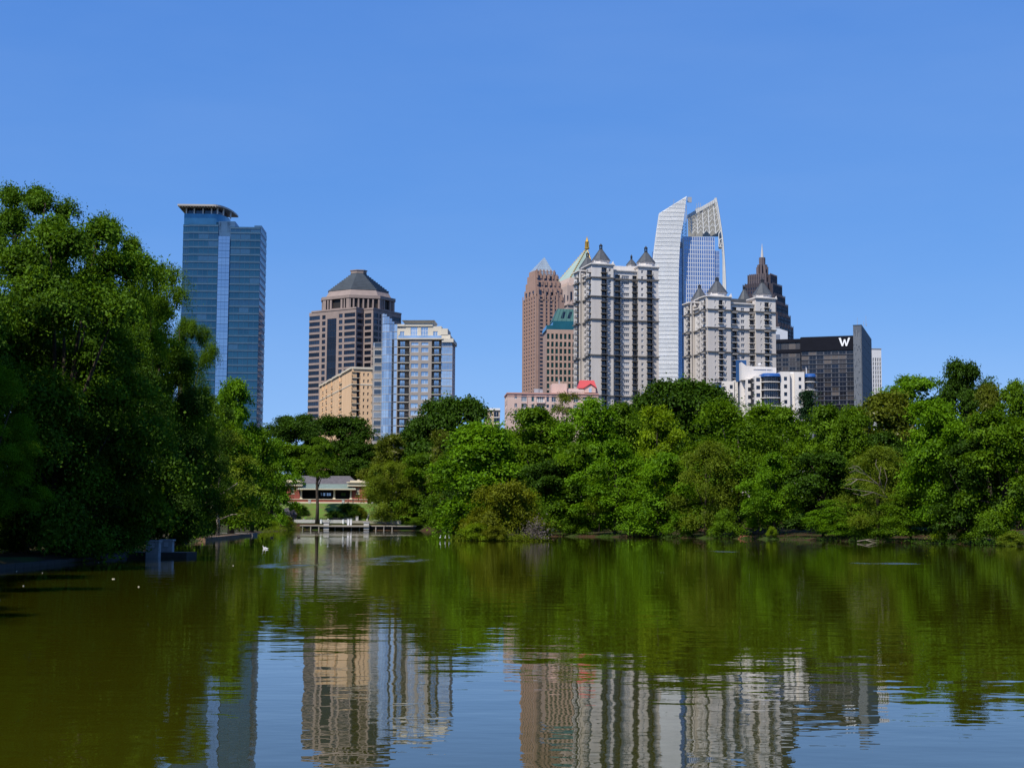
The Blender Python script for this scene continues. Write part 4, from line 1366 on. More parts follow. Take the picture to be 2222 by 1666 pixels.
# ------------------------------------------------------------------ small pale blue plant block behind the hotel
def pale_block():
    A = Z5
    b = Bld('penthouse_block', 'small pale blue grey flat block showing above the black hotel roof', 'building', A(893, 900)[0], 1050, -6, zb=6)
    U = lambda x, y=900: b.q(A(x, y))[0]
    Z = lambda y: b.q(A(940, y))[1]
    m = MB()
    n = [(U(860), Z(1400)), (U(1000), Z(1400)), (U(1000), Z(868)), (U(893), Z(832)), (U(860), Z(832))]
    m.plate(n, 18.0)
    b.build('wall', m, [mat('pale_blue_panel', (0.50, 0.53, 0.58), .5, .04)])
    k = MB(); k.box(U(870), U(924), -.4, 4, Z(1300), Z(898))
    b.build('lower_wall', k, [mat('slate_blue_panel', (0.16, 0.19, 0.25), .5, .06)])
    e = MB(); e.box(U(860), U(925), -.3, 6, Z(832) - .3, Z(832) + .4)
    b.build('parapet', e, [M_GREYMET])
pale_block()

# ------------------------------------------------------------------ black hotel with the white W
def hotel():
    A = Z5
    b = Bld('hotel_building', 'black glass hotel building with a large white letter W on its parapet', 'building', A(1150, 1200)[0], 980, -18, zb=5)
    U = lambda x, y=1200, v=0: b.q(A(x, y), v)[0]
    Z = lambda y, x=1380: b.q(A(x, y))[1]
    blk = mat('black_cladding', (0.010, 0.011, 0.017), .8, .1, .2, spec=.1)
    gm_ = mat('grey_mullion', (0.15, 0.155, 0.175), .5, .08)
    br = [glass('brown_blind_glass', (0.070, 0.056, 0.047), .2, .15), glass('dark_hotel_glass', (0.018, 0.018, 0.024), .3, .1), glass('dark_blue_hotel_glass', (0.02, 0.024, 0.04), .3, .1),
          glass('tan_blind_glass', (0.14, 0.112, 0.09), .1, .3), glass('dusky_glass', (0.034, 0.030, 0.030), .25, .12)]
    wts = [br[1], br[1], br[2], br[2], br[4], br[4], br[0], br[1], br[2], br[3]]
    u0, u1 = 0.0, U(1630)
    zt, zs = Z(920), Z(1050)
    core = MB(); core.box(.2, u1, .3, 20, 0, zt - .1)
    b.build('core', core, [blk])
    sg = MB(); sg.box(-.1, u1, -.5, .29, zs, zt); sg.box(-.1, u1, -.45, 12, zt, zt + .25)
    b.build('parapet', sg, [blk])
    ncol = 7
    ww = (u1 - 0.2) / ncol
    fl = (Z(1060) - Z(1490)) / 10
    z = zs - .2
    r = 0
    zlow = Z(1545)
    while z > zlow:
        for j in range(ncol):
            top = r < 3
            g = rnd.choice([br[0], br[0], br[4], br[3], br[1]]) if top else rnd.choice(wts)
            b.window('f', .3, .15 + j * ww, .15 + (j + 1) * ww - .1, z - fl + .35, z, g, gm_, 2, 1, d=.15, border=.2, bar=.07)
        z -= fl; r += 1
    m = MB()
    zz_ = zs - .2
    while zz_ > 2:
        m.box(.05, u1, -.1, .299, zz_ - fl + .02, zz_ - fl + .33)
        zz_ -= fl
    b.build('spandrels', m, [blk])
    # wing on the left, a little farther back
    v = 6.0
    ul0, ul1 = U(880, 1200, v), U(1146, 1200, v)
    ztl = b.q(A(1020, 942), v)[1]
    wing = MB(); wing.box(ul0, ul1 + .1, v + .3, 22, 0, ztl)
    zl = lambda y: b.q(A(1020, y), v)[1]
    wing.box(ul0, ul1, v - .5, v + .299, zl(975), ztl); wing.box(ul0, ul1, v - .3, v + .299, zl(1072), zl(1040))
    wing.box(-.6, .0, v - 6.2, v + .28, 0, zt)
    b.build('wing', wing, [blk])
    for j in range(4):
        a = ul0 + (ul1 - ul0) * j / 4
        c = ul0 + (ul1 - ul0) * (j + 1) / 4
        b.window('f', v + .3, a + .1, c - .1, zl(1038), zl(978), br[(1, 0, 3, 0)[j]], gm_, 3, 1, d=.15)
        z = zl(1076)
        k = 0
        while z > zlow:
            b.window('f', v + .3, a + .1, c - .05, z - fl + .35, z, rnd.choice([br[0], br[0], br[4], br[3], br[1]] if k < 7 else wts), gm_, 2, 1, d=.15, border=.2, bar=.07)
            z -= fl; k += 1
    # stair tower at the right
    ua, ub = U(1628), U(1706)
    zt2 = Z(815, 1665)
    vR = max(8.0, b.qs(A(1795, 1200), ub)[0])
    tw = MB()
    tower_l = mat('slate_cladding_lit', (0.10, 0.115, 0.14), .6, .1, .3, spec=.2)
    tower_r = mat('slate_panel_shaded', (0.045, 0.055, 0.075), .6, .1, .3, spec=.2)  # right face's shade put into a darker cladding colour
    tw.box(ua, ub - .01, -2.0, vR - .1, 0, zt2)
    tw_o = b.build('stair_tower', tw, [tower_l])
    rp = 0
    z = zt2
    while z > 3:
        m = MB(); m.box(ub, ub + .25, -1.99, vR, max(0, z - 6.1), z - .02)
        o = b.build('cladding_panel', m, [tower_r]); o.parent = tw_o
        z -= 6.25
    fin = MB()
    rg = random.Random(3)
    for i in range(8):
        u = ua + .35 + (ub - ua - .6) * i / 8
        z = zt2 - 3 - rg.uniform(0, 5)
        while z > 5:
            h = rg.uniform(5, 11)
            fin.box(u, u + .18, -2.35, -2.001, z - h, z)
            z -= h + rg.uniform(.4, 2.5)
    o = tag(b.build('cladding_fins', fin, [mat('pale_fin', (0.30, 0.32, 0.35), .4, .05)]), kind='stuff'); o.parent = tw_o
    e = MB(); e.box(ua - .15, ub + .3, -2.2, vR + .1, zt2, zt2 + .3)
    o = b.build('coping', e, [M_DARKMET]); o.parent = tw_o
    an = MB()
    for (x, y0, y1) in ((1660, 735, 808), (1720, 770, 812), (1742, 720, 812), (1748, 795, 812)):
        p = b.q(A(x, y1), 4); q_ = b.q(A(x, y0), 4)
        an.tube([(p[0], 4, zt2), (p[0], 4, q_[1])], [.14, .07], 5)
    b.build('antenna', an, [M_GREYMET])
    # the letter
    L = MB()
    pts = [(1483, 934), (1503, 934), (1520, 985), (1533, 945), (1545, 945), (1556, 985), (1573, 928), (1592, 928), (1565, 1008), (1548, 1008), (1539, 974), (1528, 1008), (1512, 1008)]
    poly = [b.q(A(x, y), -.9) for x, y in pts]
    n = len(L.v)
    # solid letter: strokes as slabs
    def stroke(p0, p1, p2, p3):
        L.plate([b.q(A(*p), -.9) for p in (p0, p1, p2, p3)], .35)
    stroke((1512, 1008), (1526, 1008), (1503, 930), (1483, 931))
    stroke((1513, 1007.5), (1525, 1007.5), (1546, 944), (1533, 944))
    stroke((1550, 1008), (1563, 1008), (1546, 943.5), (1532.5, 943.5))
    stroke((1551, 1007.5), (1562, 1007.5), (1592, 928), (1573, 928.5))
    for i in range(len(L.v)): L.v[i] = (L.v[i][0], L.v[i][1] - .9 - .012 * (i // 8), L.v[i][2])
    b.build('letter_sign', L, [mat('sign_white', (0.86, 0.86, 0.86), .5, .01)])
hotel()

# ------------------------------------------------------------------ white slit-windowed block right of the hotel
def slit_block():
    A = Z5
    b = Bld('office_slab', 'narrow white office slab with vertical slit windows, right of the black hotel', 'building', A(1800, 1200)[0], 1150, 8, zb=5)
    U = lambda x, y=1200: b.q(A(x, y))[0]
    Z = lambda y: b.q(A(1850, y))[1]
    wl = mat('white_precast', (0.62, 0.61, 0.61), .8, .04)
    u0, u1 = U(1760), U(1888)
    w = MB(); w.box(u0, u1, .41, 15, 0, Z(1036))
    cols = []
    for x in (1783, 1806, 1829, 1850, 1871):
        rows = []
        y = 1120
        while y < 1520:
            if Z(y + 34) > 0: rows.append((Z(y + 34), Z(y)))
            y += 41
        cols.append((U(x), U(x + 11), rows, dict(g=G_GREY[:2], frame=M_WHITE, nu=1, border=.05)))
    b.facade(w, 'f', .4, u0, u1, 0, Z(1036), cols, rec=.6)
    b.build('wall', w, [wl])
    e = MB(); e.box(u0, u1 + .2, -.6, 15, Z(1036), Z(1030))
    b.build('parapet', e, [M_GREYMET])
slit_block()

# ------------------------------------------------------------------ white apartments with blue awnings
def white_apartments():
    A = Z5
    b = Bld('apartment_building', 'white apartment building with blue rounded awnings and a blue fin wall', 'building', A(930, 1400)[0], 560, 3, zb=4)
    U = lambda x, v=0, y=1400: b.q(A(x, y), v)[0]
    Z = lambda y, x=900, v=0: b.q(A(x, y), v)[1]
    wh = mat('white_stucco', (0.68, 0.63, 0.58), .85, .07, .3, stretch=(1, 1, .15))
    blue = mat('blue_fin_paint', (0.020, 0.075, 0.20), .5, .06)
    awn = mat('blue_awning', (0.02, 0.085, 0.28), .45, .06)
    fr = mat('awning_frame', (0.05, 0.06, 0.09), .5, .1)
    fy = [1350, 1425, 1500, 1575, 1650]
    def wingwall(x0, x1, v, ytop, cols, rec=.35, depth=12):
        z1 = Z(ytop, (x0 + x1) / 2, v)
        cs = []
        for (a, c, nu, tall) in cols:
            rows = []
            for y in [1275 + 73 * i for i in range(6)] if tall is None else [tall + 73 * i for i in range(6)]:
                r = (Z(y + 37, (x0 + x1) / 2, v), Z(y, (x0 + x1) / 2, v))
                if r[0] > 1 and r[1] < z1 - .3: rows.append(r)
            cs.append((U(a, v), U(c, v), rows, dict(g=G_NAVY, frame=fr, nu=nu, border=.06)))
        b.facade(w, 'f', v + rec, U(x0, v), U(x1, v), 0, z1, cs, rec=rec)
        w.box(U(x0, v) + .01, U(x1, v) - .01, v + rec + .001, v + depth, 0, z1 - .01)
    w = MB()
    wingwall(932, 1022, 0.0, 1250, [(966, 996, 1, 1298)])
    wingwall(1023, 1068, 1.5, 1268, [], depth=10)
    wingwall(1069, 1160, .3, 1252, [(1105, 1131, 1, 1302)])
    # left wing steps back
    wingwall(690, 752, 2.0, 1290, [(703, 740, 2, 1308)])
    wingwall(612, 668, 6.0, 1316, [(624, 657, 2, 1326)])
    wingwall(560, 611, 10.0, 1330, [])
    wingwall(376, 494, 14.0, 1340, [(382, 410, 2, 1390), (452, 481, 2, 1375)])
    wingwall(497, 530, 14.5, 1330, [])
    # tall rooftop wall
    v = 8.0
    u0, u1 = U(562, v, 1250), U(892, v, 1250)
    n = [(u0, Z(1330, 700, v)), (u1, Z(1330, 700, v)), (u1, Z(1212, 880, v)), (U(610, v, 1180), Z(1195, 610, v)), (u0, Z(1158, 562, v))]
    k = len(w.v); w.plate(n, 9.0)
    for i in range(k, len(w.v)): w.v[i] = (w.v[i][0], w.v[i][1] + v, w.v[i][2])
    b.build('wall', w, [wh])
    # dark loggia slots with slabs
    slot = MB()
    for (x0, x1, v, yt) in ((669, 691, 3.6, 1312), (495, 519, 15.0, 1342)):
        slot.box(U(x0, v) - .3, U(x1, v) + .3, v + .8, v + 8, 0, Z(yt, 680, v))
    b.build('loggia_back', slot, [M_DARKMET])
    for (x0, x1, v) in ((669, 691, 3.0), (495, 519, 14.6), (592, 612, 9.0)):
        for y in fy:
            if Z(y, x0, v) > 1: b.balcony('f', v + .8, U(x0, v), U(x1, v), Z(y, 600, v), .9, wh, M_DARKMET, 1.0, 3)
    # blue fin
    f = MB()
    v = 12.0
    f.box(U(515, v, 1250), U(546, v, 1250), v, v + 1.2, Z(1345, 530, v), Z(1140, 530, v))
    f.box(U(546, v, 1250) + .001, U(613, v, 1250), v + .5, v + 1.4, Z(1200, 560, v), Z(1140, 560, v))
    b.build('fin_wall', f, [blue])
    dl = MB(); dl.box(U(532, 13), U(558, 13), 13, 13.6, 0, Z(1345, 530, 13))
    b.build('downpipe_recess', dl, [mat('navy_recess', (0.03, 0.045, 0.075), .6, .1)])
    # round balcony bays with awnings
    def bay(x0, x1, v, ytop, ybase):
        ua, ub = U(x0, v), U(x1, v)
        c, r = (ua + ub) / 2, (ub - ua) / 2
        def half(rr, d):
            p = []
            for i in range(11):
                t = math.pi * i / 10
                p.append((c - rr * math.cos(t) , v - d * math.sin(t) ** .7))
            return p + [(c + rr, v + 5), (c - rr, v + 5)]
        co = MB(); co.prism(half(r - .9, 1.0), 0, Z(ybase, x0, v))
        b.build('bay_glass', co, [G_NAVY[0]])
        for i, y in enumerate(fy):
            z = Z(y, (x0 + x1) / 2, v)
            if z < 1: continue
            m = MB(); m.prism(half(r, 2.6), z - .16, z + .12)
            rl = half(r - .08, 2.5)[:11]
            for a_, c_ in zip(rl, rl[1:]):
                m.tube([(a_[0], a_[1], z + 1.1), (c_[0], c_[1], z + 1.1)], [.05, .05], 4, 1)
                for t in (.0, .33, .66):
                    p = Vector(a_).lerp(Vector(c_), t)
                    m.box(p.x - .03, p.x + .03, p.y - .03, p.y + .03, z + .121, z + 1.1, 1)
            b.build('balcony', m, [wh, M_DARKMET])
        mul = MB()
        for i in range(1, 10):
            p = half(r - .82, 1.06)[i]
            mul.box(p[0] - .07, p[0] + .07, p[1] - .07, p[1] + .07, 0, Z(ybase, x0, v) - .01)
        b.build('bay_mullions', mul, [M_GREYMET])
        aw = MB()
        z0 = Z(ybase, x0, v); z1 = Z(ytop, x0, v)
        prev = half(r + .1, 3.0); pz = z0
        for t in (.35, .65, .85, 1.0):
            nxt = half((r + .1) * (1 - .22 * t ** 2), 3.0 * (1 - .55 * t ** 2)); nz = z0 + (z1 - z0) * math.sin(t * math.pi / 2)
            aw.frus(prev, pz, nxt, nz); prev, pz = nxt, nz
        b.build('awning', aw, [awn])
    bay(752, 931, 1.0, 1266, 1300)
    bay(1161, 1262, 1.6, 1272, 1305)
    bay(306, 372, 16.0, 1388, 1415)
    # roof clutter
    rc = MB()
    for (x, y0, y1, v) in ((655, 1185, 1230, 9), (668, 1200, 1240, 9), (800, 1205, 1260, 6), (845, 1200, 1265, 6), (860, 1240, 1275, 6), (1175, 1205, 1260, 4), (1180, 1215, 1260, 4), (730, 1176, 1190, 9)):
        p = b.q(A(x, y1), v); q_ = b.q(A(x, y0), v)
        rc.tube([(p[0], v, p[1] - 1.5), (p[0], v, q_[1])], [.09, .07], 5)
    p = b.q(A(735, 1180), 12); rc.ball((p[0], 12, p[1]), (.7, .7, .4))
    p0, p1 = b.q(A(672, 1215), 7.6), b.q(A(850, 1219), 7.6); rc.tube([(p0[0], 7.6, p0[1]), (p1[0], 7.6, p1[1])], [.12, .12], 5)
    p0 = b.q(A(1025, 1262), 3); rc.box(p0[0], p0[0] + 3.5, 3, 5, p0[1] - 2, p0[1] + .4)
    b.build('roof_equipment', rc, [M_WHITE])
    # far right balconies running on
    for y in fy:
        z = Z(y, 1265, 2.5)
        if z > 1: b.balcony('f', 3.0, U(1262, 2.5) - .6, U(1282, 2.5), z, 1.2, wh, M_DARKMET, 1.0, 4)
white_apartments()

# ------------------------------------------------------------------ pink apartments with the red gable
def pink_apartments():
    A = Z3
    b = Bld('apartment_house', 'low pink apartment house with a red gabled roof, below the pink granite office', 'building', A(78, 1500)[0], 550, 4, zb=4)
    U = lambda x, v=0, y=1500: b.q(A(x, y), v)[0]
    Z = lambda y, x=300, v=0: b.q(A(x, y), v)[1]
    pk = mat('pink_stucco', (0.58, 0.415, 0.35), .85, .09, .3, stretch=(1, 1, .15))
    co = mat('rose_coping', (0.50, 0.27, 0.22), .8, .06)
    red = mat('red_roof_metal', (0.50, 0.075, 0.07), .5, .06)
    u1 = U(862); zt = Z(1402)
    w = MB()
    w.box(.36, u1, .36, 16, 0, zt)
    ry = [(1413, 1445), (1483, 1516), (1545, 1576), (1612, 1645)]
    def col(x0, x1, nu, rows, g=G_GREY):
        return (U(x0), U(x1), [(Z(c), Z(a)) for a, c in rows if Z(c) > 0.5], dict(g=g, frame=M_WHITE, nu=nu, nz=1, border=.07))
    cols = [col(144, 166, 2, ry), col(203, 250, 3, [(1412, 1466), (1483, 1522), (1543, 1590), (1612, 1650)]), col(289, 313, 1, [(1415, 1466), (1488, 1520), (1548, 1590)], G_GREEN + G_GREY[:1]),
            col(418, 440, 1, [(1415, 1468), (1490, 1520)], G_GREY[:2]), col(462, 500, 2, [(1415, 1468), (1490, 1520)]), col(560, 600, 2, [(1415, 1468)]), col(650, 690, 2, [(1415, 1468), (1490, 1520)])]
    cols.append((U(331), U(403), [(Z(1475), Z(1418)), (Z(1550), Z(1492)), (Z(1620), Z(1562))], None))
    cols.append((U(730), U(850), [(Z(1470), Z(1420)), (Z(1545), Z(1492))], None))
    b.facade(w, 'f', .35, 0, u1, 0, zt, cols, rec=.35)
    b.facade(w, 'l', .35, .35, 16, 0, zt, [(3, 6, [(Z(c), Z(a)) for a, c in ry if Z(c) > .5], dict(g=G_GREY, frame=M_WHITE, nu=2, border=.1)), (9, 12, [(Z(c), Z(a)) for a, c in ry if Z(c) > .5], dict(g=G_GREY, frame=M_WHITE, nu=2, border=.1))], rec=.35)
    wall = b.build('wall', w, [pk])
    for (x0, x1, rows) in ((331, 403, (1475, 1550, 1620)), (730, 850, (1470, 1545))):
        for y in rows:
            z = Z(y)
            b.balcony('f', .34, U(x0) + .02, U(x1) - .02, z + .02, 1.0, pk, M_WHITE, 1.05, 8)
            b.window('f', .36, U(x0) + .5, U(x0) + 1.8, z + .1, z + 2.2, G_GREY[0], M_WHITE, 2, 1, d=.06, name='balcony_door')
            b.window('f', .36, U(x1) - 1.9, U(x1) - .6, z + .1, z + 2.2, G_GREY[1], M_WHITE, 2, 1, d=.06, name='balcony_door')
    c = MB(); c.box(-.25, u1 + .2, -.3, 16.2, zt, zt + .5); c.box(-.1, u1 + .05, -.12, -.001, zt - .9, zt - .7)
    pipe = U(252); c.box(pipe, pipe + .14, -.14, -.001, 0, zt - .91)
    b.build('coping', c, [co])
    # rooftop blocks
    p = MB()
    v = 6.0
    p.box(U(465, v), U(592, v), v, v + 6, zt + .5, Z(1312, 530, v)); 
    p.box(U(594, v), U(862, v), v + 1, v + 9, zt + .5, Z(1352, 700, v))
    b.build('penthouse', p, [pk])
    ac = MB()
    ac.box(U(315, v), U(352, v), v, v + 3, zt + .5, Z(1358, 330, v)); ac.box(U(354, v), U(386, v), v + .3, v + 3, zt + .5, Z(1364, 330, v))
    for x in (322, 338, 360, 374):
        ac.prism(ngon(U(x, v), v + 1.5, .6, 8), Z(1358, 330, v), Z(1355, 330, v))
    q_ = b.q(A(532, 1275), v); ac.box(q_[0] - .25, q_[0] + .25, v + 2, v + 2.5, Z(1312, 530, v), q_[1]); 
    ac.tube([(u_, v - 1, zt + .5) for u_ in (U(440, v), U(440, v))][:1] + [(U(440, v), v - 1, Z(1350, 440, v))], [.06, .05], 5)
    b.build('roof_equipment', ac, [M_GREYMET])
    # red hipped roof with a front gable
    v0, v1 = v + .6, v + 9.4
    r = MB()
    ze = Z(1352, 760, v0); zr = Z(1284, 760, v + 5)
    ua, ub, ra, rb_ = U(690, v0), U(851, v0), U(702, v + 5), U(826, v + 5)
    vm = (v0 + v1) / 2
    n = len(r.v)
    r.v += [(ua, v0, ze), (ub, v0, ze), (ub, v1, ze), (ua, v1, ze), (ra, vm, zr), (rb_, vm, zr)]
    for f in ((0, 1, 5, 4), (1, 2, 5), (2, 3, 4, 5), (3, 0, 4), (3, 2, 1, 0)):
        r.f.append(tuple(n + i for i in f)); r.m.append(0)
    ro = b.build('roof', r, [red])
    g = MB()
    ga, gb_, gc = U(744, v0), U(836, v0), U(792, v0)
    za, zp = Z(1392, 790, v0), Z(1318, 790, v0)
    vf = v0 - 1.2
    g.plate([(ga, za), (gb_, za), (gb_, ze + .2), (gc, zp - .3), (ga, ze + .2)], vm - vf)
    for i in range(len(g.v)): g.v[i] = (g.v[i][0], g.v[i][1] + vf, g.v[i][2])
    b.build('gable_wall', g, [pk])
    gr = MB()
    for sgn, e in ((-1, ga - .4), (1, gb_ + .4)):
        n = len(gr.v)
        gr.v += [(gc, vf - .4, zp), (e, vf - .4, ze - .1), (e, vm, ze - .1), (gc, vm, zp), (gc, vf - .4, zp + .25), (e, vf - .4, ze + .15), (e, vm, ze + .15), (gc, vm, zp + .25)]
        for f in ((0, 3, 2, 1), (4, 5, 6, 7), (0, 1, 5, 4), (1, 2, 6, 5), (2, 3, 7, 6), (3, 0, 4, 7)):
            gr.f.append(tuple(n + i for i in (f if sgn > 0 else f[::-1]))); gr.m.append(0)
    o = b.build('gable_roof', gr, [red]); o.parent = ro
    b.window('f', vf, U(776, v0), U(802, v0), Z(1390, 790, v0), Z(1352, 790, v0), G_SKY[1], M_WHITE, 2, 1, d=.12)
    rl = MB()
    for i in range(30):
        u = U(600, v) + (U(742, v) - U(600, v)) * i / 29
        rl.box(u - .03, u + .03, v + .6, v + .66, Z(1352, 700, v) - 1.8, Z(1352, 700, v) - .6)
    rl.box(U(600, v), U(742, v), v + .55, v + .65, Z(1352, 700, v) - .6, Z(1352, 700, v) - .5)
    b.build('railing', rl, [M_WHITE])
pink_apartments()

# ------------------------------------------------------------------ small tan block seen past the dark oak
def tan_block():
    A = zz(940, 820, 3.568)
    b = Bld('tan_building', 'small tan building with a white parapet peeking out left of the pink apartment house', 'building', A(425, 300)[0], 600, 0, zb=4)
    U = lambda x: b.q(A(x, 290))[0]
    Z = lambda y: b.q(A(470, y))[1]
    w = MB(); zt = Z(250)
    w.box(U(400), U(515), .4, 10, 0, zt)
    rows = [(Z(302), Z(262)), (Z(350), Z(312)), (Z(400), Z(362))]
    b.facade(w, 'f', .4, U(400), U(515), 0, zt, [(U(438), U(450), rows, dict(g=G_GREY[:2], frame=M_WHITE, nu=1)), (U(470), U(508), rows, dict(g=G_NAVY, frame=M_WHITE, nu=2))], rec=.35)
    b.build('wall', w, [mat('tan_stucco', (0.52, 0.39, 0.26), .85, .05)])
    e = MB(); e.box(U(398), U(518), -.4, 10, zt, Z(234))
    b.build('parapet', e, [M_WHITE])
    for z0, z1 in rows:
        b.balcony('f', .05, U(468), U(510), z0 - .1, .9, M_WHITE, M_DARKMET, 1.0, 4)
tan_block()
# ------------------------------------------------------------------ trees
def leaf_mat(name, dark, bright, trans=0.35, bloom=None, gloss=0.012):
    "leaves: each leaf its own green (the 'tint' attribute), light passing through them"
    m = bpy.data.materials.new(name); m.use_nodes = True
    nt = m.node_tree
    for n in list(nt.nodes): nt.nodes.remove(n)
    o = nt.nodes.new('ShaderNodeOutputMaterial')
    at_ = nt.nodes.new('ShaderNodeAttribute'); at_.attribute_name = 'tint'
    r = nt.nodes.new('ShaderNodeValToRGB')
    r.color_ramp.elements[0].position = 0.05; r.color_ramp.elements[0].color = dark + (1,)
    r.color_ramp.elements[1].position = 0.90; r.color_ramp.elements[1].color = bright + (1,)
    if bloom:
        e = r.color_ramp.elements.new(0.93); e.color = bloom + (1,)
        r.color_ramp.elements[-1].color = bloom + (1,)
        e = r.color_ramp.elements.new(0.88); e.color = bright + (1,)
    nt.links.new(at_.outputs['Fac'], r.inputs['Fac'])
    d = nt.nodes.new('ShaderNodeBsdfDiffuse'); t = nt.nodes.new('ShaderNodeBsdfTranslucent'); g = nt.nodes.new('ShaderNodeBsdfGlossy')
    g.inputs['Roughness'].default_value = 0.6
    g.inputs['Color'].default_value = (0.6, 0.65, 0.6, 1)
    mx, m2 = nt.nodes.new('ShaderNodeMixShader'), nt.nodes.new('ShaderNodeMixShader')
    mx.inputs[0].default_value = trans; m2.inputs[0].default_value = gloss
    mul = nt.nodes.new('ShaderNodeMixRGB'); mul.blend_type = 'MULTIPLY'; mul.inputs[0].default_value = 1.0
    mul.inputs[2].default_value = (1.25, 1.15, 0.45, 1)
    nt.links.new(r.outputs['Color'], d.inputs['Color'])
    nt.links.new(r.outputs['Color'], mul.inputs[1]); nt.links.new(mul.outputs[0], t.inputs['Color'])
    nt.links.new(d.outputs[0], mx.inputs[1]); nt.links.new(t.outputs[0], mx.inputs[2])
    nt.links.new(mx.outputs[0], m2.inputs[1]); nt.links.new(g.outputs[0], m2.inputs[2])
    nt.links.new(m2.outputs[0], o.inputs['Surface'])
    return m
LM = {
    'dark':   leaf_mat('dark_oak_and_shaded_leaves', (0.016, 0.040, 0.002), (0.052, 0.112, 0.004), .28),  # also on shaded trees and weeds, where the dark green replaces shade
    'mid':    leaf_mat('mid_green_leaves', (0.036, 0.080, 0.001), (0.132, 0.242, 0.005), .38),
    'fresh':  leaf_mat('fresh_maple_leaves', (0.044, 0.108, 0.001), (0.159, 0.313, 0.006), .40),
    'lime':   leaf_mat('lime_leaves', (0.075, 0.130, 0.001), (0.242, 0.354, 0.007), .42),
    'olive':  leaf_mat('olive_leaves', (0.060, 0.078, 0.001), (0.195, 0.218, 0.007), .38),
    'willow': leaf_mat('willow_leaves', (0.060, 0.095, 0.003), (0.195, 0.260, 0.014), .40),
    'bloom':  leaf_mat('flowering_leaves', (0.052, 0.078, 0.003), (0.140, 0.165, 0.012), .32, bloom=(0.44, 0.40, 0.22)),
    'blue':   leaf_mat('conifer_needles', (0.010, 0.030, 0.010), (0.030, 0.070, 0.022), .1),
    'near':   leaf_mat('broad_leaves', (0.026, 0.066, 0.002), (0.109, 0.212, 0.009), .34),
    'grass':  leaf_mat('waterside_grass', (0.07, 0.105, 0.003), (0.185, 0.235, 0.010), .35),
    'twig':   leaf_mat('dead_twigs', (0.07, 0.055, 0.045), (0.19, 0.16, 0.14), .05),
}
M_BARK = mat('bark', (0.055, 0.040, 0.028), .95, .25, 2.0, bump=.4)
M_PALEBARK = mat('pale_bark', (0.26, 0.21, 0.165), .9, .2, 1.5, bump=.3)

def leaf_mesh(name, C, N, S, tint, rng, elong=0.6):
    "one rhombic leaf per row"
    n = len(C)
    N = N / (np.linalg.norm(N, axis=1, keepdims=True) + 1e-9)
    rv = rng.normal(size=(n, 3))
    T = np.cross(N, rv); T /= (np.linalg.norm(T, axis=1, keepdims=True) + 1e-9)
    B = np.cross(N, T)
    S = S[:, None]
    bend = N * S * 0.18
    V = np.stack([C + T * S * .6, C + B * S * .6 * elong + bend, C - T * S * .6, C - B * S * .6 * elong + bend], 1).reshape(-1, 3)
    me = bpy.data.meshes.new(name)
    me.vertices.add(4 * n); me.vertices.foreach_set('co', V.astype(np.float32).ravel())
    me.loops.add(4 * n); me.loops.foreach_set('vertex_index', np.arange(4 * n, dtype=np.int32))
    me.polygons.add(n)
    me.polygons.foreach_set('loop_start', np.arange(0, 4 * n, 4, dtype=np.int32))
    me.polygons.foreach_set('loop_total', np.full(n, 4, dtype=np.int32))
    a = me.attributes.new('tint', 'FLOAT', 'POINT')
    a.data.foreach_set('value', np.repeat(tint, 4).astype(np.float32))
    me.update(calc_edges=True)
    return me

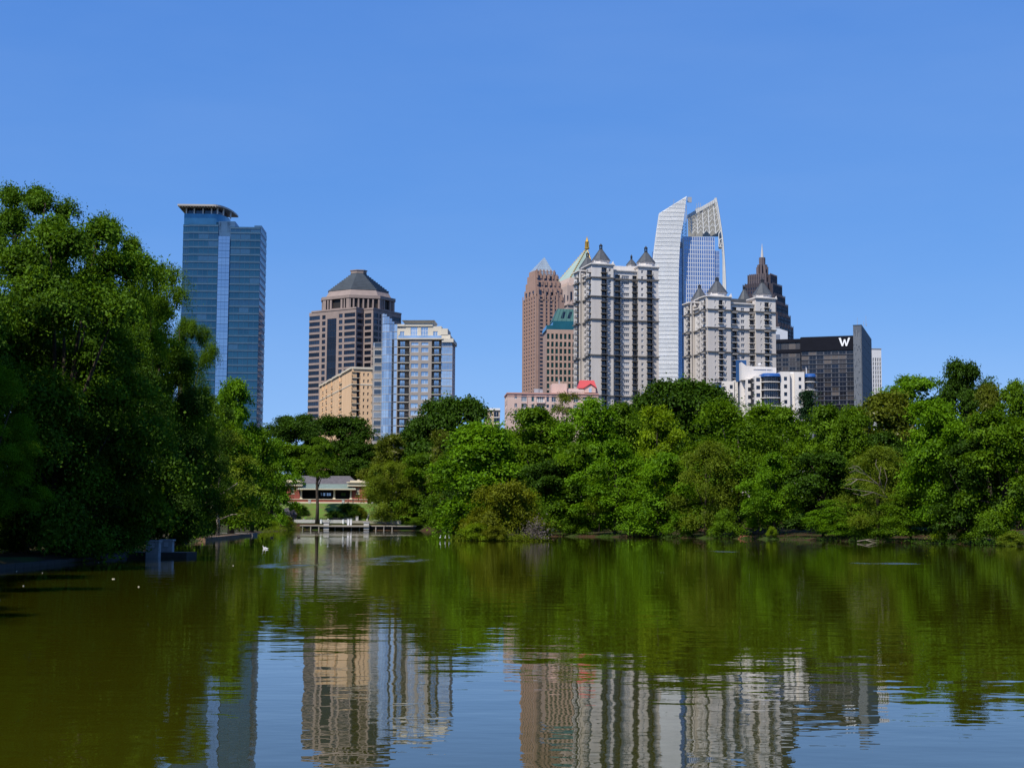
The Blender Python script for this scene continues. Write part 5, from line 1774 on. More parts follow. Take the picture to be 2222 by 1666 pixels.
def crown_points(seed, Rr=5.0, H=11.0, nl=26, lr=(.26, .40), nsub=42, nleaf=16, csig=(.55, .30), leaf=.26, profile='dome', droop=0.0, rough=.25, inner=.18, up=.55, gap=0.0, tintw=.28):
    rng = np.random.default_rng(seed)
    # lobes of the crown, one per big limb
    t = (np.arange(nl) + .5) / nl
    t = np.clip(t + rng.normal(0, .06, nl), .02, .99)
    az = np.arange(nl) * 2.39996 + rng.normal(0, .35, nl)
    if profile == 'dome':     rad = np.sqrt(np.clip(1 - ((t - .30) / .74) ** 2, 0.02, 1))
    elif profile == 'egg':    rad = np.sqrt(np.clip(1 - ((t - .42) / .62) ** 2, 0.02, 1)) * .98
    elif profile == 'skirt':  rad = np.where(t < .3, .92, np.sqrt(np.clip(1 - ((t - .25) / .78) ** 2, 0.02, 1)))
    elif profile == 'cone':   rad = np.clip(1.02 - t, .04, 1)
    elif profile == 'mound':  rad = np.sqrt(np.clip(1 - (t * .92) ** 2, 0.03, 1))
    else:                     rad = np.ones(nl)
    lrad = Rr * rng.uniform(lr[0], lr[1], nl) * np.where(t > .85, .8, 1.0)
    dist = np.clip(rad * Rr * (1 + rng.uniform(-rough, rough, nl)) - lrad * .85, 0, None) * np.where(np.arange(nl) % 4 == 3, .45, 1.0)
    L = np.column_stack([np.cos(az) * dist, np.sin(az) * dist, np.clip(t * H, lrad * .5, H - lrad * .75)])
    # sprays on each lobe, more on its outer and upper side
    ns = nl * nsub
    D = rng.normal(size=(ns, 3))
    li = np.repeat(np.arange(nl), nsub)
    outw = L[li] - np.array([0, 0, H * .35]); outw /= (np.linalg.norm(outw, axis=1, keepdims=True) + 1e-6)
    D = D / np.linalg.norm(D, axis=1, keepdims=True) + outw * .55 + np.array([0, 0, .38])
    D /= np.linalg.norm(D, axis=1, keepdims=True)
    rr = lrad[li] * (rng.uniform(.40, 1.0, ns) ** .7) * (1 + rng.normal(0, .16, ns))
    sq = np.column_stack([rng.uniform(.85, 1.45, nl), rng.uniform(.85, 1.45, nl), rng.uniform(.55, .9, nl)])[li]     # boughs lie flat and uneven
    Cc = L[li] + D * rr[:, None] * sq
    Cc[:, 2] -= droop * rng.uniform(0, 1, ns) ** 2 * lrad[li]
    keep = rng.uniform(size=ns) > gap
    Cc, D, li = Cc[keep], D[keep], li[keep]
    ns = len(Cc)
    ctint = np.clip(rng.normal(.5, .24, ns) + rng.normal(0, .14, nl)[li], 0, 1)
    # leaves in each spray
    n = ns * nleaf
    ci = np.repeat(np.arange(ns), nleaf)
    off = rng.normal(size=(n, 3)) * np.array([csig[0] * 1.15, csig[0] * 1.15, csig[1]]) * rng.uniform(.6, 1.35, ns)[ci][:, None]
    # tilt the spray outwards and down
    off[:, 2] -= (off[:, 0] * D[ci, 0] + off[:, 1] * D[ci, 1]) * (.35 + droop)
    P = Cc[ci] + off
    Nsp = D * .5 + np.array([0, 0, up]) + rng.normal(size=(ns, 3)) * .42
    Nn = Nsp[ci] + rng.normal(size=(n, 3)) * .36
    S = leaf * rng.uniform(.7, 1.35, n)
    tint = np.clip(ctint[ci] * (1 - tintw) + tintw * rng.uniform(0, 1, n), 0, 1)
    # sparser leaves within
    m = int(n * inner)
    k = rng.integers(0, nl, m)
    dd = rng.normal(size=(m, 3)); dd /= np.linalg.norm(dd, axis=1, keepdims=True)
    Pi = L[k] * np.array([.9, .9, 1]) + dd * (lrad[k] * rng.uniform(0, .8, m))[:, None]
    P = np.vstack([P, Pi]); Nn = np.vstack([Nn, rng.normal(size=(m, 3)) + np.array([0, 0, .5])])
    S = np.concatenate([S, leaf * rng.uniform(1.4, 2.4, m)]); tint = np.concatenate([tint, rng.uniform(0, .6, m)])
    ok = P[:, 2] > -.3 + rng.uniform(0, 1, len(P)) * .07 * H
    P, Nn, S, tint = P[ok], Nn[ok], S[ok], tint[ok]
    return P, Nn, S, tint, L, rng

VAR = {}
def variant(key, trunk_h=0.35, trunk_r=.28, pale=False, limbs=7, **kw):
    P, Nn, S, tint, L, rng = crown_points(**kw)
    me = leaf_mesh('crown', P, Nn, S, tint, rng)
    me.materials.append(LM['mid'])
    Rr = float(np.percentile(np.hypot(P[:, 0], P[:, 1]), 97.5)); H = float(np.percentile(P[:, 2], 99.6))
    VAR[key] = dict(mesh=me, R=Rr, H=H, L=L, tr=trunk_r, limbs=limbs, seed=kw['seed'], pale=pale)
variant('oak', seed=11, Rr=6, H=10, nl=40, lr=(.18, .32), nsub=58, nleaf=15, csig=(.42, .24), leaf=.26, profile='dome', rough=.18)
variant('oak_b', seed=12, Rr=6, H=10, nl=34, lr=(.20, .34), nsub=52, nleaf=15, csig=(.45, .24), leaf=.27, profile='dome', rough=.25)
variant('maple', seed=21, Rr=5, H=12, nl=34, lr=(.15, .42), nsub=34, nleaf=16, csig=(.40, .20), leaf=.27, profile='skirt', rough=.30, droop=.15)
variant('maple_b', seed=22, Rr=5, H=12, nl=32, lr=(.16, .46), nsub=34, nleaf=17, csig=(.46, .20), leaf=.29, profile='egg', rough=.34, droop=.1)
variant('maple_c', seed=23, Rr=5, H=12, nl=38, lr=(.14, .40), nsub=30, nleaf=16, csig=(.38, .18), leaf=.25, profile='skirt', rough=.36, droop=.25)
variant('fine', seed=31, Rr=6, H=12, nl=34, lr=(.22, .36), nsub=52, nleaf=14, csig=(.50, .16), leaf=.19, profile='skirt', rough=.25, droop=.35, up=.8)
variant('fine_b', seed=32, Rr=6, H=12, nl=30, lr=(.24, .38), nsub=52, nleaf=14, csig=(.55, .18), leaf=.19, profile='egg', rough=.3, droop=.3, up=.8)
variant('airy', seed=41, Rr=5, H=11, nl=20, lr=(.22, .36), nsub=30, nleaf=14, csig=(.5, .2), leaf=.22, profile='egg', rough=.4, inner=.05, gap=.1, pale=True)
variant('bush', seed=51, Rr=4, H=4.6, nl=26, lr=(.22, .36), nsub=40, nleaf=14, csig=(.34, .2), leaf=.17, profile='mound', rough=.2, limbs=4, trunk_r=.1)
variant('shrub', seed=52, Rr=3, H=3.2, nl=14, lr=(.26, .42), nsub=34, nleaf=14, csig=(.3, .18), leaf=.18, profile='mound', rough=.35, limbs=3, trunk_r=.08)
variant('cedar', seed=61, Rr=3.2, H=11, nl=36, lr=(.16, .26), nsub=36, nleaf=14, csig=(.42, .10), leaf=.17, profile='cone', rough=.2, droop=.1, limbs=3)
variant('near', seed=71, Rr=6, H=14, nl=54, lr=(.11, .30), nsub=70, nleaf=18, csig=(.34, .15), leaf=.135, profile='skirt', rough=.22, droop=.2, inner=.25)
variant('near_b', seed=72, Rr=6, H=14, nl=50, lr=(.11, .31), nsub=70, nleaf=18, csig=(.36, .17), leaf=.14, profile='egg', rough=.30, droop=.15, inner=.25)
variant('near_fine', seed=73, Rr=6, H=14, nl=50, lr=(.10, .28), nsub=76, nleaf=18, csig=(.40, .10), leaf=.105, profile='egg', rough=.30, droop=.25, up=.9, inner=.25)
variant('near_open', seed=74, Rr=5, H=9, nl=24, lr=(.18, .30), nsub=50, nleaf=20, csig=(.36, .15), leaf=.13, profile='egg', rough=.45, inner=.06, gap=.05)

def tree(name, label, cat, px, top, bot, width, D, var, leaf, rot=None, group=None, bark=None, afloat=False):
    "a tree whose crown spans the given width and height at distance D, standing on the ground there"
    vz = VAR[var]
    if not afloat:
        for k in range(60):                       # keep the trunk on dry land
            if lake_dist(np.array([at(px, 1137, D).x]), np.array([D]))[0] > .5: break
            D += 1.5
    pt, pb = at(px, top, D), at(px, bot, D)
    X = (pt.x + pb.x) / 2
    g = gh(X, D)
    w = width / FPX * D
    base = max(g, -.1)
    zb, zt = max(pb.z, base + .05), pt.z
    sx = w / (2.0 * vz['R']); sz = (zt - zb) / vz['H']
    root = thing(name, label, cat, (X, D, base), 0.0, group)
    rot = rnd.uniform(0, 6.28) if rot is None else rot
    c = put('crown', vz['mesh'], root, (0, 0, zb - base), rot, (sx, sx, sz))
    c.rotation_euler = (rnd.uniform(-.07, .07), rnd.uniform(-.07, .07), rot)
    c.material_slots[0].link = 'OBJECT'; c.material_slots[0].material = LM[leaf]
    # trunk and limbs reaching into the lobes
    rg = random.Random(int(px * 7 + top))
    m = MB()
    hgt = zt - base
    tr = max(.09, hgt * .017) * (vz['tr'] / .28)
    fork = (zb - base) + (zt - zb) * .22
    m.tube([(0, 0, -.4), (tr * .3, 0, fork * .3), (-tr * .4, tr * .2, fork * .7), (0, 0, fork)], [tr * 1.5, tr * 1.08, tr * .95, tr * .85], 7)
    m.tube([(0, 0, fork), (tr, -tr, fork + (zt - zb) * .3), (0, 0, fork + (zt - zb) * .58)], [tr * .8, tr * .45, tr * .12], 6)
    ca, sa = math.cos(rot), math.sin(rot)
    idx = list(range(len(vz['L']))); rg.shuffle(idx)
    for i in idx[:vz['limbs']]:
        l = vz['L'][i]
        p = Vector(((l[0] * ca - l[1] * sa) * sx, (l[0] * sa + l[1] * ca) * sx, l[2] * sz + zb - base))
        s = Vector((0, 0, fork * rg.uniform(.75, 1.0)))
        if p.z < s.z + .3: s.z = max(.3, p.z * .7)
        mid = s.lerp(p, .5) + Vector((0, 0, (p - s).length * .08))
        m.tube([s, mid, p], [tr * .55, tr * .34, tr * .1], 5)
    m.build('trunk', [bark or (M_PALEBARK if vz['pale'] else M_BARK)], root, smooth=True)
    return root
# ------------------------------------------------------------------ the planting, measured from the photograph
GL, GB, GRt, GH = 'tall trees on the left bank', 'trees around the pavilion', 'trees along the right bank', 'shrubs at the water edge'
T = [
 # left bank; shaded trees here wear dark leaves in place of shade
 ('broadleaf_tree', 'tallest tree on the left bank, its loose crown top standing clear against the sky', 'tree', 50, 403, 900, 330, 95, 'near_b', 'near', GL),
 ('broadleaf_tree', 'huge dense broadleaf tree filling the left bank in front of the tallest tree', 'tree', 130, 490, 1195, 500, 78, 'near', 'near', GL),
 ('broadleaf_tree', 'leafy tree with a jutting upper branch, between the tallest tree and the cypress', 'tree', 235, 484, 1050, 190, 112, 'near_b', 'mid', GL),
 ('cypress_tree', 'feathery cypress whose right edge overlaps the blue glass tower', 'tree', 322, 568, 1120, 225, 118, 'near_fine', 'mid', GL),
 ('cypress_tree', 'lower feathery cypress with drooping boughs in front of the blue glass tower base', 'tree', 388, 695, 1150, 140, 125, 'near_fine', 'mid', GL),
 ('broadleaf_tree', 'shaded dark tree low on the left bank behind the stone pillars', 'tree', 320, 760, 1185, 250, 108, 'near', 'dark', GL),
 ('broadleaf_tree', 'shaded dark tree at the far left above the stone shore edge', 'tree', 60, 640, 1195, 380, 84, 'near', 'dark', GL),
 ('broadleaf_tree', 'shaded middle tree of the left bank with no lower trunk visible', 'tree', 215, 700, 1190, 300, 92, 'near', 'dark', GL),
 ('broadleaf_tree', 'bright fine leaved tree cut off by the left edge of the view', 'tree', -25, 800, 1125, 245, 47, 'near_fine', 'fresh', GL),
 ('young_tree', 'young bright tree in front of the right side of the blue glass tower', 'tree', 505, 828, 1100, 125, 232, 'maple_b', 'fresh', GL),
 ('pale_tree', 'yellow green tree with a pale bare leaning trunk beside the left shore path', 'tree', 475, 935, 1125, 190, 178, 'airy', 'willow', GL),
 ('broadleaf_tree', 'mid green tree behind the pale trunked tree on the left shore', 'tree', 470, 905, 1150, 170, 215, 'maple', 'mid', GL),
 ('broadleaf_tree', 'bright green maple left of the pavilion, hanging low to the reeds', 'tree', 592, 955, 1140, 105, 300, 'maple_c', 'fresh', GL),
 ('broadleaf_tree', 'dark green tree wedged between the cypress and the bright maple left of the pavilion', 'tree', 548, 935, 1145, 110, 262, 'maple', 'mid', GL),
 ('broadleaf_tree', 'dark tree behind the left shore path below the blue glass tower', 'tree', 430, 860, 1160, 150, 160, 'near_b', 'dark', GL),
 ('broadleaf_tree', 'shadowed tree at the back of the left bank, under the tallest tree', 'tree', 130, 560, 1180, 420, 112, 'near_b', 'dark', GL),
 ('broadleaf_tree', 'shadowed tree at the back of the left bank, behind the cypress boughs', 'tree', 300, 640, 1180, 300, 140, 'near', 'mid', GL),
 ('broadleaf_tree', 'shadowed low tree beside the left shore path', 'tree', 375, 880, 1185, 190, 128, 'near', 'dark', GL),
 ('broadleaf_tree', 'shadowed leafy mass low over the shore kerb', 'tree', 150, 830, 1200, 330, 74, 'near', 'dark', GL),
 # around the pavilion
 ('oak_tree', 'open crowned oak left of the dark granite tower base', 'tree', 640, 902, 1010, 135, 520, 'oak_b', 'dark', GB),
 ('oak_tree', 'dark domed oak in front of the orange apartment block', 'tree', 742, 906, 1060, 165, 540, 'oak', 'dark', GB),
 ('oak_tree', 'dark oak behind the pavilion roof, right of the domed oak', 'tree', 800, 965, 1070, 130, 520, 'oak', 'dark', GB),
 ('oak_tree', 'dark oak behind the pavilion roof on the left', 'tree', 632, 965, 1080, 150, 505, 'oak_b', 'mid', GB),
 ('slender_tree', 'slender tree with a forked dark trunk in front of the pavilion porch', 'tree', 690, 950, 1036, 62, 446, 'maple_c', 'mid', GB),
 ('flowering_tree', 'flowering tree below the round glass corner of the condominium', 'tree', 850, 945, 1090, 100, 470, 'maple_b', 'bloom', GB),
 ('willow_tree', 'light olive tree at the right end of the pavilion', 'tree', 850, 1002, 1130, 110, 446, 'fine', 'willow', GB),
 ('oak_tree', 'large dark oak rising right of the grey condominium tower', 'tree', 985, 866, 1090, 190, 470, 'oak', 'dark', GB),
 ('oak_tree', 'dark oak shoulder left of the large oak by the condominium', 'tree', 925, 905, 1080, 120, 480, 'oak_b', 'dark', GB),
 ('broadleaf_tree', 'mid green tree over the right end of the dock', 'tree', 915, 985, 1145, 110, 446, 'maple', 'mid', GB),
 ('flowering_tree', 'pale flowering tree between the large dark oak and the big maple', 'tree', 968, 935, 1090, 70, 400, 'maple_b', 'bloom', GB),
 # right bank
 ('maple_tree', 'big bright maple behind the olive island bush', 'tree', 1058, 918, 1150, 210, 275, 'maple_b', 'fresh', GRt),
 ('broadleaf_tree', 'darker tree left of the big maple, touching the water', 'tree', 985, 985, 1158, 110, 330, 'maple', 'mid', GRt),
 ('broadleaf_tree', 'rounded mid green tree below the left end of the pink apartment house', 'tree', 1165, 888, 1120, 170, 300, 'maple', 'mid', GRt),
 ('flowering_tree', 'yellowish flowering tree poking up in front of the pink apartment house', 'tree', 1218, 851, 980, 100, 318, 'airy', 'bloom', GRt),
 ('maple_tree', 'bright topped tree below the red gabled roof', 'tree', 1290, 868, 1110, 150, 285, 'maple_b', 'fresh', GRt),
 ('broadleaf_tree', 'dark leaved tree below the taller turreted tower', 'tree', 1352, 878, 1100, 120, 292, 'maple', 'mid', GRt),
 ('oak_tree', 'great dark domed oak below the white finned tower', 'tree', 1480, 828, 1060, 245, 335, 'oak', 'dark', GRt),
 ('broadleaf_tree', 'lime topped tree in front of the left side of the great dark oak', 'tree', 1425, 886, 1120, 125, 268, 'maple_b', 'lime', GRt),
 ('broadleaf_tree', 'mid bank tree between the big maple and the lime topped tree', 'tree', 1245, 965, 1158, 170, 258, 'maple_c', 'mid', GRt),
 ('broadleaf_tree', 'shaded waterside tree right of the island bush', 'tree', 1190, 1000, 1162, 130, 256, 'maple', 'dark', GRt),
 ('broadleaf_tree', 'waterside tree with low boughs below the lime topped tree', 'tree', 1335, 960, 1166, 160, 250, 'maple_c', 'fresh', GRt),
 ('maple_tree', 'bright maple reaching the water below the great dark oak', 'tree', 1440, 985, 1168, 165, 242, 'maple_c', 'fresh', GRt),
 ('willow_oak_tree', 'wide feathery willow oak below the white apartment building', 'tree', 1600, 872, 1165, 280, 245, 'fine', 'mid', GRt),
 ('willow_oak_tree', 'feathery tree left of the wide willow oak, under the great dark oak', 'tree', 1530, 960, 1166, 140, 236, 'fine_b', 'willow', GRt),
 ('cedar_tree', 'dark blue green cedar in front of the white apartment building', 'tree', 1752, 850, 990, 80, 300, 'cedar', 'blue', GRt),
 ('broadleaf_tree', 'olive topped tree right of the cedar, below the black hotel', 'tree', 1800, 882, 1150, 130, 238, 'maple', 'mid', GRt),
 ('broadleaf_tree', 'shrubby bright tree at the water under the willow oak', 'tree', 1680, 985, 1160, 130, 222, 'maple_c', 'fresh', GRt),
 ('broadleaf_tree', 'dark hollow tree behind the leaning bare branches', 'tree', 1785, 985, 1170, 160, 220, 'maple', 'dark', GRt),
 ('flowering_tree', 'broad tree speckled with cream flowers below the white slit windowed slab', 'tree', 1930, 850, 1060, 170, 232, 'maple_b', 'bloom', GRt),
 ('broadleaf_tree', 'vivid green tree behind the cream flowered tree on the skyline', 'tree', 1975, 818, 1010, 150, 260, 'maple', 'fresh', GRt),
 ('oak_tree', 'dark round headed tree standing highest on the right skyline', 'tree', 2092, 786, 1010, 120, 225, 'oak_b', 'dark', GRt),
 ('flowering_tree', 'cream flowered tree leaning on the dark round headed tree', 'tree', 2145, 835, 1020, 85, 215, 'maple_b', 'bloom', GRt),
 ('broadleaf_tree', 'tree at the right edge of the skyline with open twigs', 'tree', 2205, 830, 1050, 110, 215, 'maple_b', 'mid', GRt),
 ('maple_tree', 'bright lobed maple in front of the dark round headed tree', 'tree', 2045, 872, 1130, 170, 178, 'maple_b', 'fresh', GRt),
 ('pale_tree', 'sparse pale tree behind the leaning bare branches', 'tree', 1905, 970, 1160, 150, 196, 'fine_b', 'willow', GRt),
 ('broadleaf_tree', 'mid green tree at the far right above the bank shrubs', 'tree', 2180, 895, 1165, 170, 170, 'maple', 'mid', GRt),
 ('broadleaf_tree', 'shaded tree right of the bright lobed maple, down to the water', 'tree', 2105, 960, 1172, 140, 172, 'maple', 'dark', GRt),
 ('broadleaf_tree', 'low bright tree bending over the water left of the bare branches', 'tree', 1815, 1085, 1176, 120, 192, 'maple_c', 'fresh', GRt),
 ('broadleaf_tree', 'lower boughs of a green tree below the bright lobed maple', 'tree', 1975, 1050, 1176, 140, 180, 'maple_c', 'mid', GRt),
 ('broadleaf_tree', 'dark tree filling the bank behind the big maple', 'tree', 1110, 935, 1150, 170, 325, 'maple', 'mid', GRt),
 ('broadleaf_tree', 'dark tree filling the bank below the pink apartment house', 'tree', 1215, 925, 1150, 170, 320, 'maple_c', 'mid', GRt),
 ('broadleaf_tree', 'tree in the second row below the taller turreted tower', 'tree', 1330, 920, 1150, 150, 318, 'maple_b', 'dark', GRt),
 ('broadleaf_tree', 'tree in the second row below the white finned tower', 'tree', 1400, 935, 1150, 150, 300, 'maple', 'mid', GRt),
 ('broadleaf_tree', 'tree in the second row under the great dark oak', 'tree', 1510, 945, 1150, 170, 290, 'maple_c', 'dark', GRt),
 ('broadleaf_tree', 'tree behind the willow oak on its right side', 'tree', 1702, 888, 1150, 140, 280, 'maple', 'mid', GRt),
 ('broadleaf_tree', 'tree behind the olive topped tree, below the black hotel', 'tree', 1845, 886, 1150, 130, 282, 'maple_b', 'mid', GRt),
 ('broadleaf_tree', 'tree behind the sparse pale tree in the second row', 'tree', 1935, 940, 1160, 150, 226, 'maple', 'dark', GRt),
 ('broadleaf_tree', 'tree behind the far right trees, low on the skyline', 'tree', 2160, 905, 1150, 160, 232, 'maple_c', 'mid', GRt),
 ('broadleaf_tree', 'tree between the big maple and the flowering tree in the second row', 'tree', 1030, 925, 1150, 120, 345, 'maple', 'dark', GRt),
 ('oak_tree', 'dark oak shouldering the great dark domed oak on its left', 'tree', 1418, 858, 1060, 130, 345, 'oak_b', 'dark', GRt),
 ('oak_tree', 'dark oak shouldering the great dark domed oak on its right', 'tree', 1550, 852, 1060, 130, 342, 'oak_b', 'dark', GRt),
 ('broadleaf_tree', 'tree on the slope behind the bright lobed maple', 'tree', 2020, 930, 1160, 170, 255, 'maple_b', 'mid', GRt),
 ('broadleaf_tree', 'tree on the slope behind the wide willow oak', 'tree', 1630, 905, 1160, 170, 290, 'maple', 'mid', GRt),
 ('broadleaf_tree', 'tree on the slope far behind the bank shrubs at the right', 'tree', 2110, 940, 1160, 150, 262, 'maple', 'dark', GRt),
 ('broadleaf_tree', 'mid green tree between the cedar and the cream flowered tree', 'tree', 1870, 905, 1120, 130, 226, 'maple_c', 'mid', GRt),
]
for (nm, lb, ct, px, top, bot, w, D, var, lf, gp) in T:
    w *= 1.12 if gp == GL else 1.22
    if gp == GRt and bot > 1150: bot -= 15
    tree(nm, lb, ct, px, top, bot, w, D, var, lf, group=gp)

# shrubs
S = [
 ('olive_bush', 'large olive coloured bush on the little island in the lake', 'bush', 1098, 1048, 1160, 180, 183, 'bush', 'olive'),
 ('shrub', 'low yellow green shrub at the left end of the island', 'bush', 1035, 1135, 1171, 75, 179, 'shrub', 'lime'),
 ('shrub', 'small olive shrub at the front of the island', 'bush', 1075, 1140, 1170, 55, 178, 'shrub', 'olive'),
 ('shrub', 'leafy shrub at the right end of the island', 'bush', 1172, 1095, 1168, 55, 184, 'shrub', 'mid'),
 ('shrub', 'yellow green waterside shrub below the bright lobed maple', 'bush', 2075, 1128, 1178, 110, 160, 'shrub', 'lime'),
 ('shrub', 'dark leaved shrub at the far right water edge', 'bush', 2160, 1110, 1180, 130, 158, 'shrub', 'mid'),
 ('shrub', 'pale leaved shrub trailing in the water at the right edge of the view', 'bush', 2195, 1155, 1185, 70, 155, 'shrub', 'willow'),
 ('shrub', 'tiny lime shrub beside the red soil under the willow oak', 'bush', 1675, 1142, 1168, 28, 219, 'shrub', 'lime'),
 ('shrub', 'bright shrub hanging over the water below the bright maple', 'bush', 1475, 1110, 1166, 80, 236, 'shrub', 'fresh'),
 ('shrub', 'light green shrub over the water right of the waterside tree', 'bush', 1395, 1105, 1165, 75, 242, 'shrub', 'fresh'),
 ('shrub', 'lime spray of leaves in the middle of the right bank', 'bush', 1300, 1068, 1110, 60, 246, 'shrub', 'lime'),
 ('shrub', 'mid green shrub under the feathery willow oak', 'bush', 1570, 1105, 1167, 90, 230, 'shrub', 'mid'),
 ('shrub', 'light shrub at the soil bank left of the tiny lime shrub', 'bush', 1645, 1055, 1110, 70, 222, 'shrub', 'fresh'),
 ('shrub', 'reedy shrub on the spit left of the dock', 'bush', 618, 1118, 1150, 60, 395, 'shrub', 'olive'),
 ('shrub', 'bright reedy shrub at the tip of the spit left of the dock', 'bush', 580, 1128, 1152, 60, 330, 'shrub', 'lime'),
 ('shrub', 'low shrub at the right end of the dock', 'bush', 905, 1122, 1148, 50, 412, 'shrub', 'mid'),
 ('shrub', 'dark rounded bush on the pavilion lawn, right of the slender tree', 'bush', 757, 1092, 1125, 62, 452, 'bush', 'dark'),
 ('shrub', 'olive shrub on the pavilion lawn at the foot of the stairs', 'bush', 783, 1100, 1124, 32, 451, 'shrub', 'olive'),
 ('shrub', 'dark bush on the pavilion lawn, left of the slender tree', 'bush', 652, 1096, 1122, 40, 452, 'bush', 'dark'),
 ('shrub', 'yellowish bush at the left edge of the pavilion lawn', 'bush', 636, 1100, 1124, 28, 450, 'shrub', 'olive'),
 ('shrub', 'low leafy hedge bush behind the terrace rail', 'bush', 725, 1108, 1124, 44, 449, 'shrub', 'dark'),
 ('shrub', 'leafy shrub on the left shore at the foot of the cypress', 'bush', 395, 1090, 1172, 60, 135, 'shrub', 'fresh'),
 ('shrub', 'shrub at the water right of the big maple', 'bush', 1245, 1110, 1163, 90, 252, 'shrub', 'mid'),
 ('shrub', 'shrub at the left foot of the big maple', 'bush', 968, 1105, 1158, 70, 345, 'shrub', 'fresh'),
 ('shrub', 'shrub low on the bank below the bare branches', 'bush', 1890, 1120, 1175, 100, 186, 'shrub', 'mid'),
]
for (nm, lb, ct, px, top, bot, w, D, var, lf) in S:
    tree(nm, lb, ct, px, top, bot, w, D, var, lf, group=GH, afloat='island' in lb or 'trailing' in lb)
# trees beyond the frame that shade the left bank
SH = ((-28.5, 65, 10.5, 21, 'shade tree squeezed against the left edge beside the shore'), (-27, 57, 11, 20, 'shade tree behind the bright cut off tree'),
      (-19, 13, 10, 17, 'shade tree overhanging the water beside the camera'), (-21, 23, 11, 19, 'shade tree overhanging the water on the near left shore'), (-24, 34, 12, 19, 'shade tree on the near left shore past the overhanging one'), (-26, 44, 11, 18, 'shade tree at the bend of the near left shore'),
      (-31, 61, 11, 20, 'shade tree standing just beyond the left edge of the view'), (-32, 71, 12, 21, 'shade tree rising behind the cut off bright tree'), (-28, 51, 10, 18, 'shade tree leaning to the near left shore'),
      (-33, 52, 13, 18, 'shade tree nearest the shore beyond the left edge of the view'), (-40, 72, 15, 21, 'broad shade tree set back behind the left bank'), (-36, 30, 12, 17, 'shade tree set back from the near left shore'),
      (-45, 95, 15, 22, 'tall shade tree at the back of the left bank'), (-38, 15, 12, 16, 'small shade tree at the near left of the lake'), (-52, 118, 15, 21, 'farthest shade tree behind the left bank'))
for (X, Y, w, h, lb) in SH:
    t = tree('broadleaf_tree', lb, 'tree', 0, 0, 100, 100, Y, 'near', 'near', group='shade trees behind the left bank')
    t.location = (X, Y, gh(X, Y))
    for c in list(t.children):
        bpy.data.objects.remove(c)
    c = put('crown', VAR['near']['mesh'], t, (0, 0, 1.5), X, (w / 12, w / 12, (h - 1.5) / 14))
    c.material_slots[0].link = 'OBJECT'; c.material_slots[0].material = LM['near']
    m = MB(); m.tube([(0, 0, -.4), (.1, 0, h * .3), (0, .2, h * .6)], [.5, .35, .12], 8)
    m.build('trunk', [M_BARK], t, smooth=True)

OUT = ((66, 172, 14, 17, 'mid', 'maple', 'green tree just beyond the right edge of the view by the water'), (80, 185, 16, 20, 'dark', 'oak', 'dark tree beyond the right edge of the view'), (74, 150, 13, 15, 'fresh', 'maple_b', 'bright tree beyond the right edge of the view'),
       (92, 215, 18, 22, 'mid', 'oak_b', 'broad tree set back beyond the right edge of the view'), (82, 130, 14, 16, 'mid', 'maple_c', 'tree on the right shore nearer than the view edge'), (98, 160, 17, 19, 'dark', 'maple', 'shaded tree set back on the right shore'),
       (84, 105, 14, 17, 'mid', 'fine', 'feathery tree on the right shore nearest the camera'), (112, 250, 20, 24, 'dark', 'oak', 'large tree far beyond the right edge of the view'), (108, 125, 16, 18, 'fresh', 'maple_b', 'bright tree set back on the near right shore'))
for (X, Y, w, h, lf, var, lb) in OUT:
    g = gh(X, Y); px = PCX + X / Y * FPX
    yp = lambda z: PCY + FPX * math.tan(PITCH - math.atan((z - CAM_H) / Y))
    t = tree('broadleaf_tree', lb, 'tree', px, yp(g + h), yp(g + .8), w / Y * FPX, Y, var, lf, group='trees beyond the right edge')
    t.location.x = X
